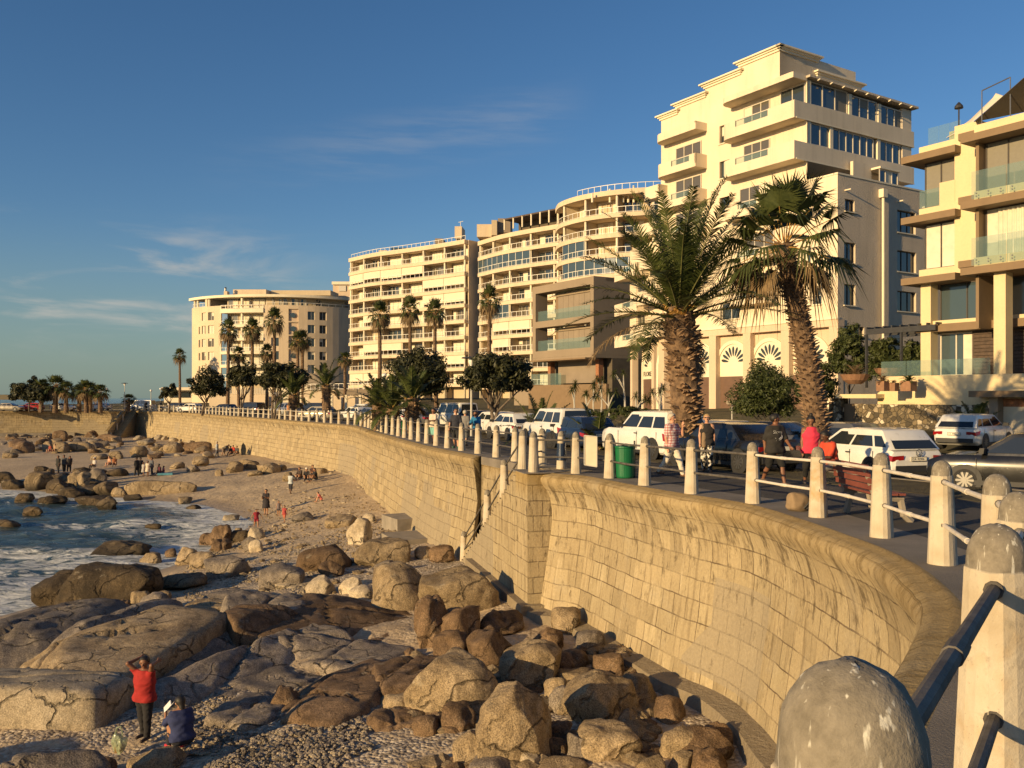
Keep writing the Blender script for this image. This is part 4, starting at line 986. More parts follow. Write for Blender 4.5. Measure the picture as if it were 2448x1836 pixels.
 (Z2, (898, 525, 1090, 665), 'rock_grey', 'grey knuckle of rock at the head of the narrow rib', 0.8, 2.8, 6),
 (Z2, (1000, 515, 1100, 580), 'rock_tan', 'small flat tan stone beside the grey knuckle of rock', 0.8, 2.8, 6),
 (Z2, (1745, 1110, 1960, 1290), 'rock_brown', 'rough brown stone at the edge of the shell gravel', 0.9, 2.8, 6),
 (Z2, (1600, 1230, 1680, 1310), 'rock_brown', 'small upright brown stone beside the rough one', 0.8, 2.6, 5),
 (Z2, (1915, 1165, 2060, 1260), 'rock_tan', 'small golden stone on the rim of the outcrop', 0.9, 2.8, 6),
 (Z2, (2060, 1150, 2260, 1250), 'rock_tan', 'pair-topped golden stone where the brown ridge meets the gravel', 0.9, 2.8, 6),
 (Z2, (845, 1520, 1200, 1680), 'rock_tan', 'stone used as a seat by the woman in navy', 0.55, 3.2, 6),
 (Z2, (550, 1600, 740, 1720), 'rock_brown', 'low stone at the bottom edge beyond the carrier bag', 0.8, 2.8, 5),
 (Z1, (620, 1045, 760, 1135), 'rock_tide', 'squat tide-stained rock by the smooth dark one in the shallows', 0.8, 2.8, 5),
 (Z1, (488, 1035, 745, 1112), 'rock_dark', 'smooth dark humped rock in the shallows', 0.55, 2.4, 3),
 (Z1, (98, 1020, 215, 1082), 'rock_dark', 'small dark rock in the foam off the rocky point', 0.8, 2.5, 4),
 (Z1, (152, 1108, 290, 1168), 'rock_dark', 'lone black rock out in the waves', 0.7, 2.6, 5),
 (Z1, (-60, 1185, 135, 1250), 'rock_dark', 'flat black rock at the seaward edge of the view', 0.7, 2.6, 5),
 (Z1, (255, 1040, 425, 1098), 'rock_dark', 'low wet rock at the tip of the rocky point', 0.8, 2.6, 5),
 (Z1, (940, 1215, 1040, 1252), 'rock_dark', 'thin dark rock just breaking the surface near the sand', 0.6, 2.8, 5),
 (Z1, (1200, 1098, 1300, 1135), 'rock_dark', 'dark stone at the tip of the swash', 0.6, 2.6, 5),
 (Z1, (1440, 1160, 1550, 1205), 'rock_pale', 'yellow stone half sunk in the wet sand', 0.7, 2.6, 5),
 (Z1, (1138, 1045, 1248, 1098), 'rock_tan', 'single orange-lit stone alone on the sand', 0.8, 3.0, 6),
 (Z1, (800, 1030, 925, 1078), 'rock_tide', 'low block at the sandy edge of the rocky point', 0.8, 3.0, 6),
 (Z1, (715, 985, 815, 1045), 'rock_tan', 'rounded pale rock at the end of the rocky point', 0.8, 2.6, 5),
 (Z1, (805, 945, 1270, 1032), 'rock_tan', 'long low ridge of rock lying across the sand', 0.22, 3.4, 5),
 (Z1, (840, 945, 960, 995), 'rock_grey', 'small dark-topped stone behind the long low ridge', 0.8, 2.8, 6),
 (Z1, (440, 870, 520, 1000), 'rock_tan', 'tall upright stone on the rocky point beside the group of bathers', 0.8, 3.6, 5),
 (Z1, (495, 885, 590, 1010), 'rock_tan', 'second upright stone on the rocky point, broader and darker', 0.8, 3.6, 5),
 (Z1, (580, 860, 690, 960), 'rock_grey', 'rounded grey rock behind the upright stones', 0.8, 2.6, 5),
 (Z1, (590, 940, 760, 1040), 'rock_tide', 'broad brown rock in front of the rounded grey one', 0.8, 2.8, 5),
 (Z1, (380, 985, 560, 1060), 'rock_dark', 'dark rock at the foot of the upright stones', 0.8, 2.8, 5),
 (Z1, (500, 985, 650, 1050), 'rock_tide', 'tide-stained rock in front of the second upright stone', 0.8, 2.8, 5),
 (Z1, (170, 880, 360, 1010), 'rock_tide', 'broad dark shelf of rock on the seaward side of the rocky point', 0.7, 3.0, 5),
 (Z1, (300, 930, 450, 1030), 'rock_dark', 'dark broken rock below the group of bathers on the point', 0.8, 3.0, 6),
 (Z1, (-40, 885, 95, 960), 'rock_dark', 'dark rock mass at the outer end of the sand', 0.8, 2.8, 5),
 (Z1, (20, 930, 170, 1000), 'rock_dark', 'low dark rock joining the outer mass to the rocky point', 0.8, 2.8, 5),
 (Z1, (1245, 780, 1348, 848), 'rock_tan', 'dome shaped boulder alone in the upper part of the sand', 0.8, 2.4, 4),
 (Z1, (1208, 835, 1290, 888), 'rock_grey', 'flat-topped stone in front of the dome shaped boulder', 0.8, 3.0, 5),
 (Z1, (1098, 820, 1190, 868), 'rock_tan', 'small lit stone beside the seated family', 0.8, 2.8, 5),
 (Z1, (1448, 820, 1572, 892), 'rock_tan', 'paired stone at the seaward end of the row below the wall', 0.8, 2.8, 5),
 (Z1, (1540, 800, 1668, 875), 'rock_tan', 'tall angular stone in the row below the wall', 0.8, 3.2, 6),
 (Z1, (1655, 815, 1805, 900), 'rock_tan', 'leaning stone in the row below the wall', 0.8, 3.0, 6),
 (Z1, (1700, 840, 1775, 898), 'rock_pale', 'pale triangular stone leaning on the row below the wall', 0.8, 3.0, 6),
 (Z1, (1598, 875, 1690, 912), 'rock_tan', 'low stone on the sand in front of the row below the wall', 0.8, 2.8, 5),
 (Z1, (1378, 870, 1446, 918), 'rock_tan', 'small pointed stone on open sand short of the row below the wall', 0.8, 3.0, 6),
 (Z1, (1780, 830, 1850, 880), 'rock_tan', 'stone nearest the wall at the end of the row', 0.8, 3.0, 6),
 (Z1, (575, 770, 705, 808), 'rock_tan', 'split boulder alone on the sand in front of the rock field', 0.8, 2.8, 5),
 (Z1, (705, 750, 805, 802), 'rock_tan', 'wedge shaped boulder on the sand beside the split one', 0.8, 3.2, 6),
 (Z1, (850, 718, 945, 792), 'rock_tan', 'steep boulder standing behind the standing family', 0.8, 3.0, 6),
 (Z1, (1040, 690, 1180, 765), 'rock_tan', 'long weathered rock below the wall near the hunched men', 0.6, 3.0, 6),
 (Z1, (1190, 685, 1360, 760), 'rock_brown', 'dark-streaked rock closest to the hunched men by the wall', 0.6, 3.0, 6),
 (Z1, (1820, 880, 1905, 950), 'rock_tan', 'pale boulder that the sunbathers sit around', 0.8, 2.8, 5),
 (Z1, (2020, 860, 2110, 905), 'rock_tan', 'stone between the sunbathers and the wall', 0.8, 2.8, 5),
 (Z1, (2110, 1160, 2300, 1250), 'rock_tan', 'half-buried stone low on the footprint covered slope', 1.0, 2.6, 5),
 (Z1, (1870, 1140, 2030, 1210), 'rock_grey', 'grey half-buried rock near the children', 0.9, 2.8, 5),
 (Z1, (435, 690, 600, 755), 'rock_tan', 'broad fissured rock at the front of the rock field by the far wall', 0.7, 3.2, 5),
 (Z1, (630, 640, 800, 695), 'rock_brown', 'dark slab of rock against the far wall beside the corner stair', 0.6, 3.0, 5),
 (Z1, (345, 615, 435, 692), 'rock_brown', 'highest rock against the stained far wall', 0.8, 2.8, 5),
 (Z1, (275, 690, 350, 755), 'rock_tan', 'pale rounded rock in the middle of the rock field', 0.8, 2.8, 5),
 (Z1, (350, 692, 445, 762), 'rock_tan', 'smooth lit rock next to the pale rounded one in the rock field', 0.8, 2.8, 5),
 (Z1, (80, 690, 215, 765), 'rock_brown', 'dark jagged rock at the seaward end of the rock field', 0.8, 3.2, 6),
 (Z1, (20, 760, 110, 800), 'rock_tan', 'low flat rock on the sand at the seaward end', 0.7, 2.8, 5),
 (Z1, (885, 670, 985, 715), 'rock_pale', 'pale block at the foot of the corner stair', 0.8, 4.0, 5),
]
for k, (z, bx, mt, lb, df, p, cu) in enumerate(H):
    far = z is Z1 and bx[3] < 1000
    boxrock(z, bx, mt, lb, 100 + k, df, p + .3, cu + 3, ico=ICO3 if far or max(bx[2]-bx[0],bx[3]-bx[1])/z[2]<38 else (ICO5 if max(bx[2]-bx[0],bx[3]-bx[1])/z[2]>130 else ICO4), crack=0.7 if 'brown' in mt and not far else 0)
FB = [(1455, 1600, 40, 'rock_brown', 'brown stone on the footing ledge behind the hollowed boulder'), (1520, 1668, 46, 'rock_tan', 'tan stone on the footing ledge beside the golden boulder'), (1600, 1722, 44, 'rock_brown', 'brown angular stone on the ledge near the end of the heap'), (1410, 1555, 38, 'rock_grey', 'grey stone lying on the ledge by the cracked rounded rock'), (1690, 1812, 60, 'rock_brown', 'brown stone half hidden by the blunt dome of the closest post'), (1350, 1500, 40, 'rock_tan', 'tan stone at the ledge close to the pier corner')]
for i, (u, v, w_, mt, lb) in enumerate(FB): boxrock((0, 0, 1.0), (u - w_, v - w_ * 1.2, u + w_, v + w_ * .4), mt, lb, 400 + i, .9, 3.0, 9, ico=ICO4)
# smaller stones that nothing tells apart: field under the far walls, and small rubble between the big boulders
rr = random.Random(5)
def scatter(n, area, smin, smax, mts, label, group, seed0, ex=lambda x, y: True):
    protos = [rock_mesh(seed0 + i, 1, rr.uniform(0.7, 1.0), rr.uniform(0.5, 0.8), rr.uniform(2.6, 4.2), 10, 1.3, ICO3) for i in range(6)]
    k = 0
    while k < n:
        u, v = rr.uniform(*area[0]), rr.uniform(*area[1])
        g = ground(u, v)
        if not ex(u, v) or g.z < 0.03: continue
        o = bpy.data.objects.new('boulder', protos[k % 6])
        if not o.data.materials: o.data.materials.append(M[mts[0]])
        o.material_slots[0].link = 'OBJECT'; o.material_slots[0].material = M[mts[k % len(mts)]]
        s = rr.uniform(smin, smax) * (0.6 + 0.4 * rr.random()); o.location = g + V(0, 0, s * 0.18); o.scale = (s, s * rr.uniform(0.8, 1.1), s * rr.uniform(0.7, 1.0)); o.rotation_euler = (rr.uniform(-.2, .2), rr.uniform(-.2, .2), rr.uniform(0, 6.28))
        col.objects.link(o); tag(o, label, 'boulder', group); k += 1
scatter(84, ((5, 300), (1042, 1085)), 0.4, 1.5, ['rock_brown', 'rock_tan', 'rock_grey'], 'weathered boulder in the rock field at the foot of the stained far wall', 'rock field below the stained wall', 900, lambda u, v: rr.random() < 1.2 - abs(v - 1060) / 45)
scatter(46, ((330, 510), (1050, 1098)), 0.4, 1.4, ['rock_tan', 'rock_brown', 'rock_pale'], 'small weathered boulder in the loose rocks below the beach wall, by the corner stair', 'loose rocks below the beach wall', 910)
scatter(34, ((70, 280), (1128, 1192)), 0.5, 1.5, ['rock_dark', 'rock_tide', 'rock_dark'], 'dark wet rock among many in the rocky point', 'rocks of the rocky point', 920)



# pebbles: one mass
tp = rock_mesh(77, 1, 0.8, 0.55, 2.4, 4, 1.0, None) if False else None
_bm = bmesh.new(); bmesh.ops.create_icosphere(_bm, subdivisions=1, radius=1.0)
PV = np.array([v.co for v in _bm.verts]); PF = [tuple(v.index for v in f.verts) for f in _bm.faces]; _bm.free()
def pebbles(name, n, area, smin, smax, mt, seed):
    q = random.Random(seed); m = MB()
    us = np.array([q.uniform(*area[0]) for _ in range(n)]); vs_ = np.array([q.uniform(*area[1]) for _ in range(n)])
    yy = (CZ - 1.0) * F / (vs_ - V0)
    for _ in range(3):
        zz = tz(np.stack([(us - U0) / F * yy, yy], 1)); yy = (CZ - np.maximum(zz, 0)) * F / (vs_ - V0)
    for u, y, z in zip(us, yy, zz):
        x = (u - U0) / F * y
        if z < 0.05 or nv(x, y, 3, 0.8) < -0.18: continue
        s = q.uniform(smin, smax); d = np.array([q.uniform(.7, 1.2), q.uniform(.7, 1.2), q.uniform(.4, .7)]) * s; an = q.uniform(0, 6.28)
        w = PV * (1 + np.array([[q.uniform(-.12, .12)] for _ in range(len(PV))])) * d
        c, s_ = math.cos(an), math.sin(an)
        w = np.stack([w[:, 0] * c - w[:, 1] * s_ + x, w[:, 0] * s_ + w[:, 1] * c + y, w[:, 2] + z + 0.02 + 0.10 * nv(x, y, 0, 0.35) + 0.07 * nv(x, y, 3, 1.1)], 1)
        m.add(w.tolist(), PF)
    o = m.build(name, M[mt]); tag(o, kind='stuff')
pebbles('pebbles', 2600, ((430, 1000), (1625, 1850)), 0.02, 0.06, 'rock_pale', 1)
pebbles('pebbles', 2600, ((430, 1000), (1625, 1850)), 0.02, 0.07, 'rock_grey', 2)
pebbles('pebbles', 2200, ((440, 760), (1300, 1440)), 0.025, 0.07, 'rock_pale', 3)
pebbles('pebbles', 1500, ((560, 960), (1180, 1320)), 0.03, 0.09, 'rock_tan', 4)
pebbles('rubble', 520, ((980, 1560), (1560, 1850)), 0.10, 0.30, 'rock_tan', 5)
pebbles('rubble', 420, ((980, 1560), (1560, 1850)), 0.10, 0.26, 'rock_brown', 6)
pebbles('rubble', 130, ((520, 1000), (1270, 1420)), 0.10, 0.26, 'rock_tan', 7)
pebbles('rubble', 90, ((640, 900), (1110, 1260)), 0.08, 0.24, 'rock_pale', 8)
# ------------------------------------------------------------------ buildings
class Facade:
    """vertical plane through O along e (unit), outward normal n"""
    def __init__(s, O, e, n):
        s.O, s.e, s.n = Vector((O[0], O[1], 0)), Vector((e[0], e[1], 0)).normalized(), Vector((n[0], n[1], 0)).normalized()
    def s(s, u, d=0.0):
        k = (u - U0) / F; o = s.O + s.n * d
        return (o.x - k * o.y) / (k * s.e.y - s.e.x)
    def z(s, u, v, d=0.0):
        y = (s.O + s.n * d + s.e * s.s(u, d)).y
        return CZ - (v - V0) / F * y
    def p(s, t, z, d=0.0):
        q = s.O + s.e * t + s.n * d; return V(q.x, q.y, z)
def strips(mb, pts, z0, z1, mi=0):
    for a, b in zip(pts[:-1], pts[1:]): mb.quad((a.x, a.y, z0), (b.x, b.y, z0), (b.x, b.y, z1), (a.x, a.y, z1), mi)
def wallgrid(mb, fn, s0, s1, z0, z1, ops, rec=0.22, maxs=50.0, mi=0):
    """wall fn(s, z, d) with openings; reveals go back by rec"""
    S = {s0, s1}; Z = {z0, z1}
    for a, b, c, d in ops: S |= {max(s0, a), min(s1, b)}; Z |= {max(z0, c), min(z1, d)}
    S, Z = sorted(S), sorted(Z); SS = []
    for a, b in zip(S[:-1], S[1:]):
        k = max(1, int((b - a) / maxs)); SS += [a + (b - a) * i / k for i in range(k)]
    SS.append(S[-1])
    for a, b in zip(SS[:-1], SS[1:]):
        for c, d in zip(Z[:-1], Z[1:]):
            m, n = (a + b) / 2, (c + d) / 2
            if any(o[0] < m < o[1] and o[2] < n < o[3] for o in ops): continue
            mb.quad(fn(a, c, 0), fn(b, c, 0), fn(b, d, 0), fn(a, d, 0), mi)
    for a, b, c, d in ops:
        for x in (a, b): mb.quad(fn(x, c, 0), fn(x, d, 0), fn(x, d, -rec), fn(x, c, -rec), mi)
        for y in (c, d): mb.quad(fn(a, y, 0), fn(b, y, 0), fn(b, y, -rec), fn(a, y, -rec), mi)
def window(fn, a, b, c, d, rec, parent, cols=2, rows=1, glass='glass', frame='frame', fw=0.06, name='window', bar=0.0):
    m = MB()
    m.quad(fn(a, c, -rec), fn(b, c, -rec), fn(b, d, -rec), fn(a, d, -rec), 0)
    def bar_(x0, x1, y0, y1):
        q = [fn(x0, y0, -rec + 0.05), fn(x1, y0, -rec + 0.05), fn(x1, y1, -rec + 0.05), fn(x0, y1, -rec + 0.05)]
        r = [fn(x0, y0, -rec + 0.002), fn(x1, y0, -rec + 0.002), fn(x1, y1, -rec + 0.002), fn(x0, y1, -rec + 0.002)]
        m.add(q + r, [(0, 1, 2, 3), (0, 1, 5, 4), (1, 2, 6, 5), (2, 3, 7, 6), (3, 0, 4, 7)], 1)
    bar_(a, b, c, c + fw); bar_(a, b, d - fw, d); bar_(a, a + fw, c + fw, d - fw); bar_(b - fw, b, c + fw, d - fw)
    for i in range(1, cols):
        x = a + (b - a) * i / cols; bar_(x - fw / 2, x + fw / 2, c + fw, d - fw)
    for i in range(1, rows):
        y = c + (d - c) * i / rows; bar_(a + fw, b - fw, y - fw / 3, y + fw / 3)
    if glass.startswith('glass') and d - c > 1.2:      # a blind or a curtain drawn part of the way
        i = WR.randrange(cols); x0, x1 = a + (b - a) * i / cols + fw / 2, a + (b - a) * (i + 1) / cols - fw / 2; y0 = c + fw if WR.random() < .6 else c + (d - c) * WR.uniform(.4, .75)
        if WR.random() < .6: m.quad(fn(x0, y0, -rec + .006), fn(x1, y0, -rec + .006), fn(x1, d - fw, -rec + .006), fn(x0, d - fw, -rec + .006), 2)
    return m.build(name, [M[glass], M[frame], M['curtain'] if glass != 'glass_blue' else M['screen']], parent)
WR = random.Random(4)
def sill(fn, a, b, c, parent):
    m = MB(); q = [fn(a - .08, c - .08, 0), fn(b + .08, c - .08, 0), fn(b + .08, c, 0), fn(a - .08, c, 0)]; r = [fn(a - .08, c - .08, .1), fn(b + .08, c - .08, .1), fn(b + .08, c, .1), fn(a - .08, c, .1)]
    m.add(q + r, [(4, 5, 6, 7), (0, 1, 5, 4), (3, 2, 6, 7), (0, 3, 7, 4), (1, 2, 6, 5)]); return m.build('sill', M['offwhite'], parent)

class Curve:
    def __init__(s, P, step=0.7):
        s.P = catmull([V(*p) for p in P], step); s.S = [0.0]
        for a, b in zip(s.P[:-1], s.P[1:]): s.S.append(s.S[-1] + (b - a).length)
        s.N = smooth([-n for n in normals(s.P)], 1); s.L = s.S[-1]      # N points inwards (to the left of the run)
    def at(s, t):
        t = min(max(t, 0), s.L - 1e-6); i = max(0, int(np.searchsorted(s.S, t, side='right')) - 1)
        f = (t - s.S[i]) / max(1e-9, s.S[i + 1] - s.S[i]); n = s.N[i].lerp(s.N[i + 1], f).normalized()
        return s.P[i].lerp(s.P[i + 1], f), n
    def fn(s, t, z, d):
        p, n = s.at(t); q = p - n * d; return V(q.x, q.y, z)
    def run(s, a, b, d, step=0.8):
        k = max(1, int((b - a) / step)); return [s.fn(a + (b - a) * i / k, 0, d) for i in range(k + 1)]
def ring(mb, out, inn, z0, z1, mi=0):
    """solid band between two plan lines"""
    n = len(out)
    for i in range(n - 1):
        a, b, c, d = out[i], out[i + 1], inn[i + 1], inn[i]
        mb.quad((a.x, a.y, z0), (b.x, b.y, z0), (b.x, b.y, z1), (a.x, a.y, z1), mi)
        mb.quad((a.x, a.y, z1), (b.x, b.y, z1), (c.x, c.y, z1), (d.x, d.y, z1), mi)
        mb.quad((d.x, d.y, z0), (c.x, c.y, z0), (b.x, b.y, z0), (a.x, a.y, z0), mi)
    for k in (0, n - 1):
        a, d = out[k], inn[k]; mb.quad((a.x, a.y, z0), (d.x, d.y, z0), (d.x, d.y, z1), (a.x, a.y, z1), mi)
def rail_run(mb, C, a, b, d, z, h, gap=1.15, mid=True):
    r0, r1 = C.run(a, b, d), C.run(a, b, d - 0.06)
    ring(mb, r0, r1, z + h - 0.07, z + h); 
    if mid: ring(mb, r0, r1, z + 0.10, z + 0.15)
    k = max(1, int((b - a) / gap))
    for i in range(k + 1):
        t = a + (b - a) * i / k; mb.quad(C.fn(t - .035, z, d), C.fn(t + .035, z, d), C.fn(t + .035, z + h, d), C.fn(t - .035, z + h, d)); mb.quad(C.fn(t - .035, z, d - .06), C.fn(t + .035, z, d - .06), C.fn(t + .035, z + h, d - .06), C.fn(t - .035, z + h, d - .06))
def balcony_block(root, C, zs, zbase, bays, seed, blinds=(), dark=(), band=0.62, dep=2.3, rail=0.95, back=9.0, ends=(True, True), roofband=0.75, glazed=()):
    rr = random.Random(seed); L = C.L; bw = L / bays
    m = MB(); bk = C.run(0, L, -dep); strips(m, bk, zbase, zs[0])
    far = C.run(0, L, -dep - back)
    for i in range(len(bk) - 1): m.quad((bk[i].x, bk[i].y, zs[0] - 0.3), (bk[i + 1].x, bk[i + 1].y, zs[0] - 0.3), (far[i + 1].x, far[i + 1].y, zs[0] - 0.3), (far[i].x, far[i].y, zs[0] - 0.3))
    m.build('wall', M['cream_shaded'], root)
    for e, t in ((0, 0.0), (1, L)):
        if not ends[e]: continue
        k = MB(); p, n = C.at(t); a, b = p + n * 0.9, p + n * (dep + back); tt = V(n.y, -n.x, 0) * (0.18 if e else -0.18)
        k.obox((a.x, a.y, zbase), b - a, tt, V(0, 0, zs[0] - zbase)); k.build('end_wall', M['cream'], root)
    for k, z in enumerate(zs):
        m = MB(); bd = roofband if k == 0 else band
        ring(m, C.run(0, L, 0), C.run(0, L, -dep - 0.1), z - bd, z); o = m.build('balcony_slab' if k else 'roof_slab', M['cream'], root)
        if k: 
            m = MB(); rail_run(m, C, 0.1, L - 0.1, -0.12, z, rail); m.build('railing', M['rail_white'], o)
            for b in range(bays):
                a0, a1 = b * bw + 0.32, (b + 1) * bw - 0.32; q = rr.random()
                cz, top = z + 0.02, zs[k - 1] - (roofband if k == 1 else band) - 0.12
                fn = lambda s, zz, d: C.fn(s, zz, d - dep + 0.06)
                x1 = a0 + (a1 - a0) * rr.uniform(0.55, 0.95)
                gl = 'curtain' if q < 0.40 else ('glass_warm' if q < 0.62 else 'glass')
                window(fn, a0, x1, cz, top - rr.uniform(0, 0.25), 0.0, root, rr.choice((2, 3, 3, 4)), 1, gl, 'frame', 0.07)
                if (k, b) in glazed:
                    m = MB(); r = C.run(a0 - .3, a1 + .3, -0.14); strips(m, r, z + 0.05, top + 0.1, 0); 
                    for j in range(4): 
                        t = a0 - .3 + (a1 - a0 + .6) * j / 3; m.quad(C.fn(t - .04, z, -0.10), C.fn(t + .04, z, -0.10), C.fn(t + .04, top + .1, -0.10), C.fn(t - .04, top + .1, -0.10), 1)
                    m.build('glazed_screen', [M['glass_blue'], M['rail_white']], root)
                if (k, b) in blinds or rr.random() < 0.05:
                    m = MB(); h = rr.uniform(1.35, 1.75); r = C.run(a0 - .2, a1 + .2, -0.2); strips(m, r, top + 0.1 - h, top + 0.1); m.build('blind', M['blind'], root)
    for b in range(bays + 1):
        t = min(max(b * bw, 0.3), L - 0.3); p = C.fn(t, 0, -0.42); m = MB(); m.tube([(p.x, p.y, zbase), (p.x, p.y, zs[0] - 0.3)], 0.19, 10); m.build('column', M['offwhite'], root, smooth=True)
        if 0 < b < bays:
            q, n = C.at(t); a = q + n * 0.75; m = MB(); m.obox((a.x, a.y, zbase), n * (dep - 0.75), V(n.y, -n.x, 0) * 0.14, V(0, 0, zs[0] - zbase - 0.4)); m.build('partition', M['cream_shaded'], root)
def boxp(root, name, mt, u0, v0, u1, v1, y, dep, dir_=(0.8, 0.6)):
    """box whose camera-facing face spans the given picture span at distance y"""
    a, b = W(u0, v1, y), W(u1, v0, y); m = MB(); d = V(*dir_, 0) * dep
    m.obox((a.x, a.y, a.z), V(b.x - a.x, b.y - a.y, 0), V(0.1, 1, 0).normalized() * dep, V(0, 0, b.z - a.z)); return m.build(name, M[mt], root)

# apartment block with curved white balconies
C = Curve([(-33.6, 182, 0), (-28.0, 175.6, 0), (-21.5, 170.8, 0), (-14.5, 165.3, 0), (-8.6, 160, 0)])
ra = thing('apartment_block', 'cream apartment block with wavy balconies in the middle, its plain flank in shade', 'apartment block', (-20, 172, 9.0))
balcony_block(ra, C, [36.7 - 0.0] + [33.75 - 2.88 * k for k in range(9)], 8.0, 6, 1, {(2, 0), (2, 1), (2, 2), (2, 3), (3, 4), (3, 5), (4, 4), (7, 1), (7, 2), (8, 5), (9, 0), (9, 1), (9, 2), (5, 1)}, back=11, glazed=())
m = MB(); rail_run(m, C, 0.3, C.L - 0.3, -0.5, 36.7, 0.85); m.build('railing', M['rail_white'], ra)
boxp(ra, 'penthouse', 'cream', 1087, 541, 1104, 570, 168, 4); boxp(ra, 'penthouse', 'taupe', 1040, 570, 1058, 582, 172, 3); boxp(ra, 'stair_head', 'cream', 905, 598, 925, 606, 180, 3)
m = MB(); p = W(1101, 541, 169); m.tube([p, p + V(0, 0, 0.9)], 0.05, 6); m.tube([p + V(-.4, 0, .75), p + V(.5, 0, .95)], 0.06, 6); m.build('aerial', M['rail_white'], ra)
boxp(ra, 'roof_screen', 'glass_blue', 935, 592, 985, 604, 178, 0.2)
# stepped block with the round tower of balconies
Cb = Curve([(-6.2, 160, 0), (-2.0, 153.2, 0), (2.4, 148.4, 0), (6.6, 144.6, 0), (10.5, 141.2, 0)])
rb = thing('apartment_block', 'cream apartment block with a bowed tower of curved balconies, beside the wavy block', 'apartment block', (3, 148, 9.5))
balcony_block(rb, Cb, [36.3] + [33.4 - 2.9 * k for k in range(9)], 8.0, 5, 2, {(2, 0), (6, 2), (6, 1), (7, 1)}, back=10, ends=(True, False), glazed={(2, 0), (2, 1), (2, 2), (5, 1)})
Cd = Curve([(7.0, 143.0, 0), (7.4, 138.6, 0), (9.6, 134.4, 0), (13.0, 131.2, 0), (17.0, 129.2, 0), (21.5, 128.2, 0), (26, 128.6, 0)])
balcony_block(rb, Cd, [38.6] + [35.2 - 2.95 * k for k in range(9)], 8.0, 5, 3, {(5, 2)}, back=6, ends=(False, True), glazed={(4, 1), (4, 2), (4, 3), (3, 1)}, dep=3.0)
m = MB(); rail_run(m, Cd, 9, Cd.L - 2, -0.6, 38.6, 1.0); m.build('railing', M['rail_white'], rb)
for u, v0 in ((1416, 462), (1458, 452), (1490, 458), (1502, 462), (1515, 444)):
    p = W(u, 484, 131); q = W(u, v0, 131); m = MB(); m.tube([p, q], 0.16, 8); m.build('roof_post', M['offwhite'], rb)
boxp(rb, 'penthouse', 'cream', 1140, 536, 1175, 566, 158, 5); boxp(rb, 'penthouse', 'cream_shaded', 1175, 526, 1188, 562, 157, 4); boxp(rb, 'stair_head', 'taupe', 1190, 522, 1220, 556, 158, 4)
m = MB(); a, b = W(1204, 548, 154), W(1337, 503, 143)
for i in range(7):
    t = i / 6; p = W(1206 + 128 * t, 550 - 22 * t, 153 - 9 * t); m.tube([p, V(p.x, p.y, 38.9)], 0.14, 6)
m.build('pergola_post', M['offwhite'], rb)
m = MB(); p, q = W(1204, 548, 153), W(1337, 520, 144); m.obox((p.x, p.y, 38.75), V(q.x - p.x, q.y - p.y, 0), V(2.8, 3.2, 0), V(0, 0, 0.25)); m.build('pergola_roof', M['timber'], rb)
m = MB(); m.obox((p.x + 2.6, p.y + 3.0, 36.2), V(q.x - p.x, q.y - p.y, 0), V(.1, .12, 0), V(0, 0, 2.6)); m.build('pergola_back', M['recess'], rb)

# round-fronted block by the headland
cx, cy, RR = -52.7, 211.0, 24.0
def rfn(s, z, d): return V(cx + (RR + d) * math.sin(s), cy - (RR + d) * math.cos(s), z)
def th(u):
    best = min((abs(U0 + F * (cx + RR * math.sin(t)) / (cy - RR * math.cos(t)) - u), t) for t in np.linspace(-0.95, 0.95, 381)); return best[1]
rc = thing('apartment_block', 'round-fronted sand coloured block beside the open sea with small dark windows', 'apartment block', (-52, 190, 8.5))
ops = []
for k in range(5):
    z0 = 24.75 - 2.85 * k
    for (a, b) in ((482, 491.5), (497, 511)): ops.append((th(a), th(b), z0, z0 + 1.75, 'glass_warm' if (k + int(a)) % 2 else 'curtain'))
    if k: ops.append((th(475), th(478.5), z0, z0 + 1.6, 'glass_warm'))
    for (a, b) in ((648, 668), (736, 753.5), (764, 781)): ops.append((th(a), th(b), z0, z0 + 1.75, 'glass'))
    ops.append((th(690), th(713), z0 - 0.4, z0 + 2.2, 'cream_shaded'))
m = MB(); tl, tr = th(529), th(630)
allo = [o[:4] for o in ops] + [(tl, tr, 9.0, 27.6)]
wallgrid(m, rfn, -0.83, 0.80, 7.0, 27.6, allo, 0.3, 0.05); 
q = [rfn(-0.83 + 1.63 * i / 30, 0, 0) for i in range(31)]; r = [rfn(-0.83 + 1.63 * i / 30, 0, -0.4) for i in range(31)]; ring(m, q, r, 27.55, 27.75)
m.build('wall', M['cream'], rc)
for a, b, c, d, g in ops: 
    if g == 'cream_shaded':
        k = MB(); k.quad(rfn(a, c, -.3), rfn(b, c, -.3), rfn(b, d, -.3), rfn(a, d, -.3)); k.build('niche', M['pinkband'], rc)
    else: window(rfn, a, b, c, d, 0.28, rc, 2, 1, g, 'frame', 0.004)
for k in (0, 1, 3):
    t = th(701); p = rfn(t, 25.6 - 2.85 * k, -0.22); m = MB(); n = V(math.sin(t), -math.cos(t), 0); m.tube([p - n * 0.05, p + n * 0.08], 0.55, 16); m.build('emblem', M['glass_blue'], rc)
C4 = Curve([rfn(tl + (tr - tl) * i / 8, 0, 0) for i in range(9)], 0.6)
m = MB(); strips(m, C4.run(0, C4.L, -2.0), 9.0, 29.0); m.build('recess_wall', M['cream_shaded'], rc)
